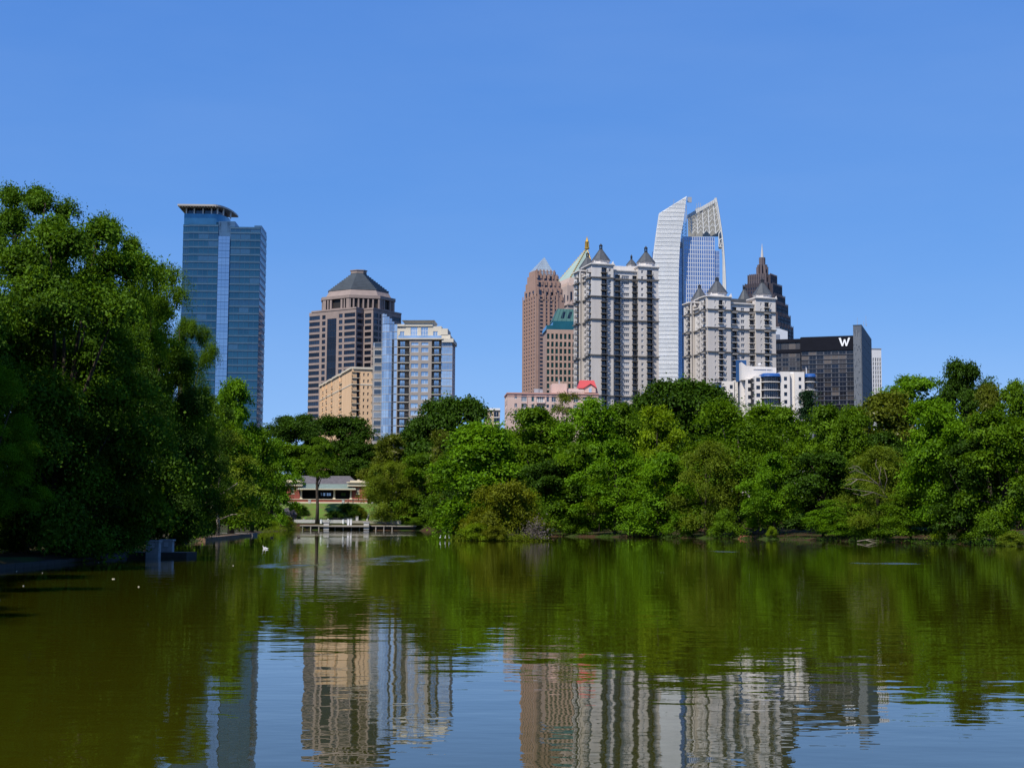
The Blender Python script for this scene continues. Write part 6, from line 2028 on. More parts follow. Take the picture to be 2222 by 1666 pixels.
# ------------------------------------------------------------------ pavilion, terrace and dock
A6 = Z6
M_BRICK = mat('red_brick', (0.23, 0.060, 0.042), .9, .2, 1.5, bump=.2)
M_STONE = mat('pale_granite', (0.40, 0.38, 0.35), .85, .2, 2.0, bump=.3)
M_CREAM = mat('cream_paint', (0.60, 0.52, 0.37), .7, .05)
M_SLATEGREY = mat('grey_slate', (0.105, 0.094, 0.096), .75, .3, 1.2, bump=.4, stretch=(1, 1, 4))
M_COPPER = mat('verdigris_copper', (0.18, 0.225, 0.185), .6, .12, .6)
M_DARKIN = mat('porch_shade', (0.03, 0.027, 0.025), .9, .1)  # near-black colour stands in for the shade inside the porch
def pavilion():
    b = Bld('pavilion', 'red brick lakeside pavilion with grey slate roof and green porch roof', 'building', A6(440, 700)[0], 464, 0, zb=7.6)
    U = lambda x, v=0: b.q(A6(x, 690), v)[0]
    Z = lambda y, v=0: b.q(A6(800, y), v)[1]
    br = MB()
    u0, u1 = U(345, 3), U(1310, 3)
    zb = Z(722)
    ze = Z(522)
    uw0, uw1 = U(500), U(1128)
    hp = lambda a, c, v0, v1, z0, z1: br.box(a, c, v0, v1, z0, z1)
    # wings left and right with window openings
    sp = dict(g=G_NAVY[:2], frame=M_CREAM, nu=2, nz=2, border=.12)
    b.facade(br, 'f', .3, u0, uw0, -1.2, ze, [(U(398), U(430), [(Z(610), Z(545))], sp)], rec=.3)
    b.facade(br, 'f', .3, uw1, u1, -1.2, ze, [(U(1180), U(1212), [(Z(612), Z(545))], sp)], rec=.3)
    br.box(u0, uw0 - .01, .301, 8, -1.2, ze - .01); br.box(uw1 + .01, u1, .301, 8, -1.2, ze - .01)
    br.box(u0 - .4, u1 + .4, -.8, -.02, -1.2, Z(683, -.8))                   # brick terrace wall
    b.build('wall', br, [M_BRICK])
    sl = MB()
    for a, c in ((U(390), U(437)), (U(1172), U(1220))):
        sl.box(a, c, -.14, -.002, Z(620), Z(611)); 
    sl.box(u0 - .5, u1 + .5, -1.4, -.801, -1.2, Z(712, -1)); sl.box(u0 - .5, u1 + .5, -.95, .2, Z(683, -.8) + .001, Z(677, -.8))
    b.build('sill', sl, [M_CREAM])
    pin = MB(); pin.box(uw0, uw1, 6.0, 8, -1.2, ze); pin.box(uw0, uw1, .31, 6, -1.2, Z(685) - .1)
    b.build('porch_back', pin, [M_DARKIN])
    for x, w_, col in ((752, 40, G_SKY[2]), (820, 36, G_SKY[2]), (995, 34, None)):
        a = U(x, 6)
        g = col or mat('lawn_glimpse', (0.10, 0.22, 0.03), .9)
        b.window('f', 6.0, a, a + 1.5, Z(640, 6), Z(600, 6), g, M_DARKMET, 2, 2, d=.15)
    for x in (515, 712, 912, 1112):
        c = MB(); u = U(x)
        c.frus(ngon(u, .3, .30, 10), Z(665), ngon(u, .3, .24, 10), Z(575)); c.box(u - .42, u + .42, -.12, .72, Z(690), Z(665)); c.box(u - .38, u + .38, -.08, .68, Z(575), Z(568))
        b.build('column', c, [M_CREAM])
    be = MB(); be.box(uw0 - .6, uw1 + .6, -.3, .6, Z(568), Z(553))
    b.build('beam', be, [M_CREAM])
    # green porch roof
    g = MB()
    ea, eb = U(462, -1.4), U(1172, -1.4)
    za = Z(553, -1.4); zr = Z(497, 5); ra, rb = U(540, 5), U(1075, 5)
    n = len(g.v)
    g.v += [(ea, -1.4, za), (eb, -1.4, za), (rb, 5, zr), (ra, 5, zr), (ea, 4, za), (eb, 4, za)]
    for f in ((0, 1, 2, 3), (1, 5, 2), (4, 0, 3), (0, 4, 5, 1), (4, 3, 2, 5)):
        g.f.append(tuple(n + i for i in f)); g.m.append(0)
    for i in range(30):
        f = i / 29
        a = Vector((ea, -1.4, za)).lerp(Vector((eb, -1.4, za)), f); c = Vector((ra, 5, zr)).lerp(Vector((rb, 5, zr)), f)
        g.tube([a + Vector((0, 0, .05)), c + Vector((0, 0, .05))], [.05, .05], 4)
    b.build('porch_roof', g, [M_COPPER])
    fa = MB(); fa.box(ea, eb, -1.5, -1.38, za - .3, za - .002)
    b.build('fascia', fa, [M_CREAM])
    # cream parapets of the wings
    for a, c in ((u0 - .5, U(532)), (U(1070), u1 + .5)):
        m = MB()
        m.box(a, c, -.6, 8, ze, ze + .35); m.box(a + .3, c - .3, -.3, 8, ze + .351, Z(482)); m.box(a - .2, c + .2, -.9, 8, Z(482) + .001, Z(470)); m.box(a + .8, c - .8, .2, 7, Z(470) + .001, Z(452))
        b.build('parapet', m, [M_CREAM])
    # slate roof with hips, built in courses
    r0 = [(U(400, 6), 5.2), (U(1195, 6), 5.2), (U(1195, 6), 15), (U(400, 6), 15)]
    zs, zt = Z(497, 6), Z(400, 10)
    ridge = [(U(508, 10), 9.8), (U(1096, 10), 9.8), (U(1096, 10), 10.4), (U(508, 10), 10.4)]
    k = 10
    sr = MB()
    lerp = lambda p, q_, f: [(a[0] + (c[0] - a[0]) * f, a[1] + (c[1] - a[1]) * f) for a, c in zip(p, q_)]
    for i in range(k):
        f0, f1 = i / k, (i + 1) / k
        sr.frus(lerp(r0, ridge, f0 - .012), zs + (zt - zs) * f0 + .001 * i, lerp(r0, ridge, f1 - .012), zs + (zt - zs) * f1)
    b.build('roof', sr, [M_SLATEGREY])
    ch = MB(); p = U(1200, 8); ch.box(p - .4, p + .4, 8, 9, ze, Z(440, 8))
    b.build('chimney', ch, [M_CREAM])
pavilion()

def block(name, label, cat, parts, D, zb, mats, px, group=None):
    pass

def pxbox(mb, x0, x1, ytop, ybot, D, depth, m=0, A=A6):
    "a block whose front face spans the given photo pixels at distance D"
    a, c = at(*A(x0, ybot), D), at(*A(x1, ytop), D)
    mb.box(a.x, c.x, D, D + depth, a.z, c.z, m)

M_TAN = mat('tan_concrete', (0.29, 0.255, 0.21), .9, .15, .5)
# terrace slab over the water, its posts
m = MB()
xa, xb = at(*A6(500, 1000), 440).x, at(*A6(1640, 1000), 440).x
zt = at(*A6(1000, 990), 440).z
m.box(xa, xb, 440.0, 447.5, zt - .32, zt)
terr = tag(m.build('terrace', [M_TAN]), kind='structure')
m = MB()
m.box(xa - .0, xb + 6.0, 440.9, 441.5, -1.2, zt - .321)
tag(m.build('terrace_wall', [mat('under_deck_shade', (0.05, 0.045, 0.04), .9, .2)]), kind='structure')  # wall coloured near-black for the shade under the deck
for i in range(12):
    x = xa + .8 + (xb - xa - 1.6) * i / 11
    m = MB(); m.box(x - .14, x + .14, 440.1, 440.4, -1.2, zt - .322)
    m.build('pier', [M_TAN], terr)
m = MB()
xa2, xb2 = at(*A6(1640, 995), 437).x, at(*A6(1893, 995), 437).x
m.box(xa + 6.2, at(*A6(1330, 995), 438).x, 438.2, 439.9, zt - .45, zt - .12)
d = m.build('dock', [M_TAN]); tag(d, 'long low concrete dock in front of the pavilion terrace', 'dock')
m = MB(); m.box(xb + .02, xb2, 440.0, 444, zt - .34, zt - .06)
tag(m.build('boardwalk', [M_TAN]), 'narrow boardwalk running right from the terrace to the bank', 'boardwalk')
# strip of lawn on the terrace
lm, nt, lb_ = newmat('lawn')
tc = nt.nodes.new('ShaderNodeTexCoord'); no = nt.nodes.new('ShaderNodeTexNoise'); no.inputs['Scale'].default_value = .8; no.inputs['Detail'].default_value = 6
rr = nt.nodes.new('ShaderNodeValToRGB')
rr.color_ramp.elements[0].position = .35; rr.color_ramp.elements[0].color = (0.10, 0.105, 0.020, 1)
rr.color_ramp.elements[1].position = .65; rr.color_ramp.elements[1].color = (0.075, 0.16, 0.012, 1)
nt.links.new(tc.outputs['Object'], no.inputs['Vector']); nt.links.new(no.outputs['Fac'], rr.inputs['Fac']); nt.links.new(rr.outputs[0], lb_.inputs['Base Color'])
lb_.inputs['Roughness'].default_value = .95
def grid_sheet(name, x0, x1, y0, y1, step, dz, material):
    xs = np.arange(x0, x1 + step * .5, step); ys = np.arange(y0, y1 + step * .5, step)
    gx_, gy_ = np.meshgrid(xs, ys)
    z = ground_h(gx_.ravel(), gy_.ravel()) + dz
    nx_ = len(xs)
    fs = [(j * nx_ + i, j * nx_ + i + 1, (j + 1) * nx_ + i + 1, (j + 1) * nx_ + i) for j in range(len(ys) - 1) for i in range(nx_ - 1)]
    me = bpy.data.meshes.new(name); me.from_pydata(np.column_stack([gx_.ravel(), gy_.ravel(), z]).tolist(), [], fs)
    me.materials.append(material)
    return tag(put(name, me), kind='structure')
grid_sheet('lawn', -71, -25.5, 444.5, 462.0, 1.25, .10, lm)
m = MB()
tx0, tx1 = at(*A6(520, 975), 442).x, at(*A6(1620, 975), 442).x
m.box(tx0, tx1, 441.2, 444.6, zt + .001, zt + .06)
tag(m.build('terrace_grass', [mat('dry_lawn', (0.20, 0.165, 0.055), .95, .25, .8)]), kind='structure')
# low walls behind it
m = MB()
pxbox(m, 380, 1130, 927, 962, 446.5, .5)
tag(m.build('retaining_wall', [M_STONE]), 'low grey retaining wall along the back of the terrace', 'wall')
m = MB()
for i in range(10):
    f0, f1 = i / 10, (i + 1) / 10
    xx0, xx1 = 1130 + 510 * f0, 1130 + 510 * f1
    D0 = 446.5 - 4.5 * f0 ** 2
    pxbox(m, xx0, xx1 - .3, 936 + 22 * f0 ** 2, 966 + 14 * f0 ** 2, D0, .5)
tag(m.build('curved_wall', [M_TAN]), 'curved pale wall at the right end of the terrace', 'wall')
# granite pillars and the pair of white panels
for lbl, x0, x1, y0, y1, D, grp in (('squat pale stone pillar at the left end of the dock', 785, 850, 950, 1046, 438.6, 1), ('squat pale stone pillar at the right end of the dock', 1266, 1330, 950, 1046, 438.6, 1)):
    t = MB()
    pxbox(t, x0, x1, y0 + 8, y1, D, 1.4)
    o = t.build('stone_pillar', [M_STONE]); tag(o, lbl, 'pillar', 'stone pillars on the dock')
    c = MB(); pxbox(c, x0 - 5, x1 + 5, y0, y0 + 7.8, D - .15, 1.7); c.build('cap', [M_STONE], o)
for lbl, x0, x1 in (('left one of two upright white panels at the dock gate', 1066, 1095), ('right one of two upright white panels at the dock gate', 1100, 1126)):
    t = MB(); pxbox(t, x0 + 4, x1 - 4, 922, 990, 441.0, .2)
    o = t.build('gate_panel', [M_WHITE]); tag(o, lbl, 'gate', 'white gate panels on the dock')
    f = MB(); pxbox(f, x0, x0 + 3.8, 912, 994, 440.9, .3); pxbox(f, x1 - 3.8, x1, 912, 994, 440.9, .3); pxbox(f, x0 + 4, x1 - 4, 912, 921, 440.95, .25)
    f.build('frame', [M_GREYMET], o)
for lbl, x0 in (('white bin on the terrace left of the stone pillar gap', 748), ('white bin on the terrace beside the white gate panels', 1014)):
    p = at(*A6(x0 + 9, 960), 445.8)
    t = MB(); t.frus(ngon(p.x, 445.8, .30, 10), p.z - .6, ngon(p.x, 445.8, .36, 10), p.z + .75)
    o = t.build('litter_bin', [M_WHITE], None); tag(o, lbl, 'bin', 'white bins on the terrace')
    t = MB(); t.frus(ngon(p.x, 445.8, .38, 10), p.z + .751, ngon(p.x, 445.8, .2, 10), p.z + .98); t.build('lid', [M_GREYMET], o)
for lbl, x0, x1, y0, y1, D in (('grey stone post at the foot of the pavilion stairs', 1172, 1203, 886, 930, 447.2), ('grey stone post standing before the pavilion wall, left', 600, 632, 682, 745, 458), ('grey stone post standing before the pavilion wall, right', 1005, 1035, 680, 722, 460),
                               ('grey stone post right of the stairs by the rail', 1478, 1498, 884, 936, 446.0)):
    t = MB(); pxbox(t, x0, x1, y0 + 6, y1 + 12, D, .9); o = t.build('stone_post', [M_STONE]); tag(o, lbl, 'post', 'stone posts by the pavilion')
    c = MB(); pxbox(c, x0 - 3, x1 + 3, y0, y0 + 5.8, D - .1, 1.1); c.build('cap', [M_STONE], o)
# stairs up the lawn, each step a piece
root = thing('stairs', 'stone stairs climbing from the terrace to the right end of the pavilion', 'stairs', (at(*A6(1370, 930), 448).x, 448, 1.8))
n = 26
pb0, pb1 = at(*A6(1312, 930), 448), at(*A6(1415, 930), 448)
pt0, pt1 = at(*A6(1385, 745), 461), at(*A6(1450, 805), 461)
for i in range(n):
    f = i / (n - 1)
    x0 = pb0.x + (pt0.x - pb0.x) * f; x1 = pb1.x + (pt1.x - pb1.x) * f + .9
    z = 1.9 + 6.0 * f; y = 448 + 12.5 * f
    s = MB(); s.box(x0 - root.location.x, x1 - root.location.x, y - 448, y - 448 + .62, z - 1.8 - 1.4, z - 1.8 + .12)
    s.build('step', [M_CONC], root)
for sx in (0, 1):
    w = MB()
    for i in range(n):
        f = i / (n - 1)
        x = (pb0.x + (pt0.x - pb0.x) * f - .5) if sx == 0 else (pb1.x + (pt1.x - pb1.x) * f + .92)
        z = 1.9 + 6.0 * f; y = 448 + 12.5 * f
        w.box(x - root.location.x, x - root.location.x + .45, y - 448, y - 448 + .499, z - 1.8 - 1.4, z - 1.8 + .75)
    w.build('side_wall', [M_STONE], root)
# dark rails on the terrace
def rail(label, x0, x1, y0, y1, D, step=24):
    root = None
    a, c = at(*A6(x0, y1), D), at(*A6(x1, y0), D)
    root = thing('railing', label, 'railing', (a.x, D, a.z), 0, 'dark railings on the terrace')
    k = max(2, int((x1 - x0) / step))
    L, H = c.x - a.x, c.z - a.z
    for i in range(k + 1):
        p = MB(); x = L * i / k; p.box(x - .05, x + .05, 0, .1, 0, H); p.build('post', [M_DARKMET], root)
    r = MB()
    for f in (.25, .5, .75, 1.0): r.box(-.05, L + .05, .02, .08, H * f - .05, H * f)
    for i in range(int(L / .16)): r.box(i * .16, i * .16 + .04, .03, .07, .1, H * .96)
    r.build('rails', [M_DARKMET], root)
rail('dark metal railing along the terrace behind the sitting people', 575, 1000, 900, 948, 447.6)
rail('dark metal railing in front of the olive shrub on the terrace', 1035, 1170, 902, 944, 447.6)
rail('dark metal railing right of the stairs toward the bank', 1500, 1715, 908, 950, 444.5)
m = MB(); pxbox(m, 1588, 1715, 928, 978, 443.5, .6)
tag(m.build('stone_wall', [M_STONE]), 'short stone wall by the railing right of the stairs', 'wall')
# benches
for lbl, x in (('dark bench under the slender tree on the terrace', 655), ('dark bench near the olive shrub on the terrace', 1040)):
    p = at(*A6(x, 945), 447.0)
    root = thing('bench', lbl, 'bench', (p.x, 447.0, 1.85), 0, 'benches on the terrace')
    s = MB(); s.box(0, 3.2, 0, .45, .42, .48); s.build('seat', [M_DARKMET], root)
    s = MB(); s.box(0, 3.2, .45, .5, .5, .95); s.build('backrest', [M_DARKMET], root)
    for x_ in (.1, 3.0):
        s = MB(); s.box(x_, x_ + .1, .02, .42, 0, .419); s.build('leg', [M_DARKMET], root)

# people: one skinned body each
SKIN = mat('skin', (0.45, 0.27, 0.19), .6, .03); HAIR = mat('dark_hair', (0.02, 0.014, 0.01), .6, .1)
CL = {k: mat(k + '_cloth', c, .9, .06, 3.0) for k, c in dict(white=(.72, .72, .72), black=(.02, .02, .025), navy=(.03, .05, .10), grey=(.22, .22, .23), red=(.28, .05, .04), khaki=(.30, .24, .15)).items()}
def person(label, X, Y, Zf, pose, shirt, legs, face=0.0, group='people by the pavilion'):
    if pose == 'stand':
        J = dict(pel=(0, 0, .95), ch=(0, 0, 1.25), nk=(0, 0, 1.48), hd=(0, -.01, 1.62), tp=(0, 0, 1.72), hl=(-.1, 0, .9), kl=(-.11, -.02, .5), al=(-.11, .02, .08), tl=(-.12, -.15, .04), hr=(.1, 0, .9), kr=(.12, -.05, .5), ar=(.13, .0, .08), tr=(.14, -.17, .04),
                 sl=(-.19, 0, 1.40), el=(-.25, .02, 1.13), wl=(-.24, -.06, .88), gl=(-.24, -.10, .78), sr=(.19, 0, 1.40), er=(.26, .02, 1.13), wr=(.25, -.08, .88), gr=(.25, -.12, .78))
        zc = .93
    else:
        J = dict(pel=(0, 0, .52), ch=(0, -.03, .82), nk=(0, -.05, 1.05), hd=(0, -.08, 1.19), tp=(0, -.08, 1.29), hl=(-.1, 0, .50), kl=(-.13, -.42, .50), al=(-.13, -.42, .08), tl=(-.14, -.58, .04), hr=(.1, 0, .50), kr=(.14, -.42, .50), ar=(.15, -.45, .08), tr=(.16, -.60, .04),
                 sl=(-.19, -.03, .97), el=(-.25, -.08, .72), wl=(-.16, -.28, .60), gl=(-.12, -.36, .58), sr=(.19, -.03, .97), er=(.25, -.08, .72), wr=(.17, -.28, .60), gr=(.13, -.36, .58))
        zc = .56
    rad = dict(pel=.13, ch=.14, nk=.055, hd=.10, tp=.06, hl=.09, kl=.062, al=.045, tl=.035, hr=.09, kr=.062, ar=.045, tr=.035, sl=.06, el=.045, wl=.033, gl=.035, sr=.06, er=.045, wr=.033, gr=.035)
    ed = [('pel', 'ch'), ('ch', 'nk'), ('nk', 'hd'), ('hd', 'tp'), ('pel', 'hl'), ('hl', 'kl'), ('kl', 'al'), ('al', 'tl'), ('pel', 'hr'), ('hr', 'kr'), ('kr', 'ar'), ('ar', 'tr'), ('ch', 'sl'), ('sl', 'el'), ('el', 'wl'), ('wl', 'gl'), ('ch', 'sr'), ('sr', 'er'), ('er', 'wr'), ('wr', 'gr')]
    ks = list(J)
    me = bpy.data.meshes.new('body')
    me.from_pydata([J[k] for k in ks], [(ks.index(a), ks.index(c)) for a, c in ed], [])
    tmp = bpy.data.objects.new('tmp', me); COL.objects.link(tmp)
    md = tmp.modifiers.new('skin', 'SKIN')
    for i, k in enumerate(ks):
        me.skin_vertices[0].data[i].radius = (rad[k], rad[k])
    me.skin_vertices[0].data[0].use_root = True
    sub = tmp.modifiers.new('sub', 'SUBSURF'); sub.levels = 1
    dg = bpy.context.evaluated_depsgraph_get()
    bm_ = bpy.data.meshes.new_from_object(tmp.evaluated_get(dg))
    bpy.data.objects.remove(tmp)
    bm_.name = 'person'
    for mm in (SKIN, CL[shirt], CL[legs]): bm_.materials.append(mm)
    nz = J['nk'][2]
    for p in bm_.polygons:
        c = p.center; p.use_smooth = True
        arm = abs(c.x) > .2 and (c.z < J['el'][2] + .05) or (pose != 'stand' and c.y < -.2 and c.z > .54)
        p.material_index = 0 if c.z > nz - .01 or (arm and c.z > (.70 if pose == 'stand' else .54)) else (1 if c.z > zc else 2)
    o = put('person', bm_, None, (X, Y, Zf), face)
    tag(o, label, 'person', group)
    h = MB(); h.ball((J['hd'][0], J['hd'][1] + .03, J['hd'][2] + .06), (.105, .11, .10)); h.build('hair', [HAIR], o, True)
    return o
pp = lambda x, D: at(*A6(x, 920), D).x
person('standing person in a white top and dark trousers on the terrace', pp(842, 446.9), 446.9, 1.85, 'stand', 'white', 'black')
person('seated person in white on the bench under the slender tree, left one', pp(676, 447.2), 447.2, 1.85, 'sit', 'white', 'grey')
person('seated person in white on the bench under the slender tree, right one', pp(694, 447.2), 447.2, 1.85, 'sit', 'white', 'khaki')
person('seated person in grey at the left end of the terrace railing', pp(548, 447.0), 447.0, 1.85, 'stand', 'grey', 'black')
person('seated person in dark clothes on the right hand bench', pp(1052, 447.2), 447.2, 1.85, 'sit', 'black', 'navy')
person('standing person in red at the pavilion porch beside the right column', pp(1078, 461), 461.2, 7.9, 'stand', 'red', 'black')
person('standing person in black at the pavilion porch by the right wing', pp(1135, 461), 461.2, 7.9, 'stand', 'black', 'black')

# ------------------------------------------------------------------ left shore
def stone_block(mb, x0, x1, y0, y1, z0, z1, rg, rows=4):
    h = (z1 - z0) / rows
    for r in range(rows):
        n = 2 + (r % 2)
        for i in range(n):
            e = rg.uniform(0, .03)
            mb.box(x0 + (x1 - x0) * i / n + .012, x0 + (x1 - x0) * (i + 1) / n - .012, y0 - e, y1 + e, z0 + h * r + .012, z0 + h * (r + 1))
rg = random.Random(5)
M_LSTONE = mat('grey_cut_stone', (0.24, 0.25, 0.26), .85, .25, 2.5, bump=.3)
M_KERB = mat('shade_dark_stone', (0.034, 0.030, 0.025), .95, .3, 1.5, bump=.3)  # bank shade put into the stone colour of kerb and dock
for lbl, xs, y0, D in (('left one of two grey stone pillars on the left shore dock, standing in the water', (316, 345), 1172, 86.0), ('right one of two grey stone pillars on the left shore dock', (347, 374), 1170, 88.5)):
    a, c = at(xs[0], 1200, D), at(xs[1], y0, D)
    root = thing('stone_pillar', lbl, 'pillar', ((a.x + c.x) / 2, D, 0), 0, 'stone pillars on the left shore dock')
    w = (c.x - a.x) / 2
    core = MB(); core.box(-w + .03, w - .03, .03, .67, -.5, c.z - .1); core.build('core', [M_LSTONE], root)
    rows = 5
    h = (c.z - .1 + .1) / rows
    for r in range(rows):
        n = 2 if r % 2 else 3
        for i in range(n):
            s = MB(); e = rg.uniform(0, .025)
            s.box(-w + 2 * w * i / n + .01, -w + 2 * w * (i + 1) / n - .01, -e, .029, -.1 + h * r + .01, -.1 + h * (r + 1)); s.build('stone', [M_LSTONE], root)
    cp = MB(); cp.box(-w - .04, w + .04, -.06, .74, c.z - .098, c.z); cp.build('cap', [M_LSTONE], root)
    pl = MB(); pl.box(-.13, .13, -.035, -.027, c.z - .42, c.z - .16); pl.box(-.08, .08, -.042, -.036, c.z - .37, c.z - .21); pl.build('plaque', [M_GREYMET], root)
dk = MB()
a, c = at(205, 1200, 87.2), at(405, 1196, 87.2)
dk.box(a.x, c.x, 87.2, 90.0, -.3, .26)
d = dk.build('dock', [M_KERB]); tag(d, 'low stone dock on the left shore carrying two grey stone pillars', 'dock')
# kerb of cut stones along the left shore: each stone a piece
root = thing('shore_kerb', 'stone kerb edging the left shore, its shade in the dark colour', 'kerb', (-21.6, 63, 0))
path_pts = [(-18.6, 42), (-20.3, 52), (-21.4, 63), (-22.2, 80), (-22.5, 87)]
for (p, q_) in zip(path_pts, path_pts[1:]):
    P0, P1 = Vector((*p, 0)), Vector((*q_, 0))
    L = (P1 - P0).length; n = int(L / 1.3)
    ang = math.atan2((P1 - P0).y, (P1 - P0).x)
    for i in range(n):
        s = MB(); l = L / n
        s.box(.012, l - .012, -.28, .28, -.4, .17 + rg.uniform(0, .06))
        o = put('stone', s.mesh('stone', [M_KERB]), root, P0.lerp(P1, i / n) - Vector((-21.6, 63, 0)), ang)
# beaten path on the left shore and the long low jetty edge beyond
m = MB()
pp_ = [(430, 1172, 165), (470, 1168, 185), (510, 1163, 212), (548, 1160, 246)]
for (x0, y0, D0), (x1, y1, D1) in zip(pp_, pp_[1:]):
    p, q_ = at(x0, y0, D0), at(x1, y1, D1)
    m.prism([(p.x - 6, D0), (p.x + .8, D0), (q_.x + .8, D1 - .01), (q_.x - 6, D1 - .01)], -.5, .34)
tag(m.build('path', [mat('trodden_earth', (0.17, 0.105, 0.06), .95, .25, .6)]), kind='structure')
m = MB(); a, c = at(470, 1160, 232), at(549, 1157, 232)
m.box(a.x, c.x, 232, 236, -.4, .42)
tag(m.build('jetty', [mat('weathered_grey_wood', (0.19, 0.17, 0.15), .9, .2, 1.0)]), 'low grey jetty at the end of the left shore path', 'jetty')

# leaning bare trunks and branches
def limb_tree(name, label, cat, px, py, D, limbs, r0, mtl):
    p = at(px, py, D)
    root = thing(name, label, cat, p, 0)
    for pts in limbs:
        w = [at(x, y, D + dz) - p for (x, y, dz) in pts]
        k = len(w)
        m = MB(); m.tube(w, [r0 * (1 - .85 * i / (k - 1)) for i in range(k)], 6)
        m.build('branch', [mtl], root, True)
limb_tree('dead_tree', 'pale bare branches leaning left out of the right bank', 'tree', 1925, 1080, 186, [
    [(1925, 1080, 0), (1905, 1050, -1), (1880, 1030, -2), (1855, 1020, -3), (1842, 1026, -3.4)], [(1905, 1050, -1), (1880, 1042, -2), (1850, 1038, -3), (1836, 1042, -3.5)],
    [(1925, 1080, 0), (1895, 1068, -2), (1865, 1064, -3), (1832, 1058, -4)], [(1915, 1060, -.5), (1908, 1035, -1), (1912, 1012, -1.2)], [(1918, 1065, -.5), (1925, 1040, -1), (1918, 1015, -1.5)],
    [(1880, 1030, -2), (1862, 1012, -2.6), (1848, 1010, -3)], [(1895, 1068, -2), (1872, 1075, -2.6), (1850, 1070, -3)], [(1865, 1022, -2.5), (1852, 1014, -2.8), (1840, 1016, -3)], [(1860, 1040, -2.7), (1846, 1050, -3), (1834, 1052, -3.2)], [(1912, 1030, -1), (1900, 1008, -1.2), (1902, 996, -1.3)]], .06, M_PALEBARK)
limb_tree('leaning_tree', 'slim pale forked trunk leaning over the left shore path', 'tree', 444, 1153, 180, [
    [(444, 1153, 0), (447, 1128, 0), (450, 1105, 0), (447, 1080, 0), (452, 1050, 0)], [(447, 1125, 0), (462, 1098, -1), (478, 1078, -1.5), (498, 1058, -2)], [(450, 1100, 0), (470, 1080, -.5), (515, 1048, -1)], [(447, 1085, 0), (440, 1060, 0), (448, 1035, 0)]], .24, M_PALEBARK)
limb_tree('fallen_branch', 'pale fallen branch lying at the water edge of the right bank', 'branch', 1885, 1175, 183, [[(1860, 1174, 0), (1885, 1170, 0), (1905, 1172, -.3)], [(1878, 1171, 0), (1892, 1175, -.5), (1903, 1177, -.8)]], .06, M_PALEBARK)
limb_tree('slender_trunk', 'forked dark trunk standing before the pavilion porch', 'trunk', 681, 1115, 445.2, [
    [(681, 1122, 0), (681, 1095, 0), (683, 1070, 0), (684, 1055, 0)], [(684, 1058, 0), (692, 1042, 0), (697, 1025, 0), (702, 1008, 0)], [(684, 1058, 0), (674, 1045, 0), (662, 1032, 0), (655, 1018, 0)], [(674, 1045, 0), (650, 1050, 0)]], .42, M_BARK) if False else None

# island: mud mound, grass and dead twigs
m = MB()
cx_, cy_ = at(1095, 1160, 183).x, 183.0
m.frus(ngon(cx_, cy_, 5.6, 20, 0, 3.4), -.6, ngon(cx_, cy_, 4.6, 20, 0, 2.6), .12)
tag(m.build('island', [gm]), kind='structure')
def blades(name, label, spots, mtl, hh, n, seed, kind='stuff'):
    rng = np.random.default_rng(seed)
    C, N, S, tn = [], [], [], []
    for (x, y, rx, ry, z) in spots:
        c = np.column_stack([x + rng.normal(0, rx, n), y + rng.normal(0, ry, n), z + np.abs(rng.normal(0, hh, n))])
        C.append(c); N.append(np.column_stack([rng.normal(size=n), rng.normal(size=n), rng.normal(0, .25, n)])); S.append(rng.uniform(.10, .34, n)); tn.append(rng.uniform(0, 1, n))
    me = leaf_mesh(name, np.vstack(C), np.vstack(N), np.concatenate(S), np.concatenate(tn), rng, .3)
    me.materials.append(mtl)
    o = put(name, me); tag(o, label, 'grass', None, kind)
    return o
sp = [(at(x, 1165, 180).x, 180 + dy, .8, .6, .05) for x, dy in ((1005, 0), (1025, -.6), (1045, -.9), (1065, -1), (1085, -1), (1105, -1), (1125, -.8), (1145, -.5), (1165, 0))]
blades('waterside_grass', 'yellow green grass fringing the island', sp, LM['grass'], .38, 420, 5)
sp = [(at(x, y, 179.6).x, 179.6, .55, .35, .3) for x, y in ((1150, 1150), (1162, 1146), (1172, 1140))]
blades('dead_twigs', 'grey dead twigs at the right end of the island', sp, LM['twig'], .9, 380, 6)
sp = [(at(x, 1150, D).x, D, 1.6, 1.0, .05) for x, D in ((562, 330), (575, 340), (590, 350), (606, 370), (622, 390), (638, 415))]
blades('reeds', 'bright green reeds along the spit left of the dock', sp, LM['grass'], .8, 380, 7)
sp = [(at(x, 1178, D).x + .3, D, 1.6, .6, .05) for x, D in ((1250, 250), (1320, 246), (1400, 240), (1470, 234), (1560, 227), (1620, 222), (1720, 212), (1800, 203), (1880, 193), (1950, 186), (2010, 178), (2060, 172), (2120, 163), (2200, 156))]
blades('bank_weeds', 'weeds along the foot of the right bank, dark leaves standing in for shade', sp, LM['dark'], .32, 220, 8)  # shade of the overhanging crowns put into the leaf colour
# red soil showing on the right bank
for lbl, px, D, rx in (('patch of bare red soil at the water under the willow oak', 1640, 224, 3.4), ('small patch of bare red soil at the right bank water edge', 1980, 187.5, 1.6)):
    m = MB(); p = at(px, 1168, D)
    rg2 = random.Random(px)
    o_ = [(p.x + rx * math.cos(t) * rg2.uniform(.8, 1.1), D + 1.6 * math.sin(t) * rg2.uniform(.8, 1.1)) for t in [i * math.pi / 8 for i in range(16)]]
    m.frus(o_, -.4, [(p.x + (a - p.x) * .7, D + 1.9 + (c - D) * .4) for a, c in o_], .48)
    tag(m.build('soil_bank', [mat('red_clay', (0.15, 0.045, 0.026), .95, .25, 1.0)]), kind='structure')
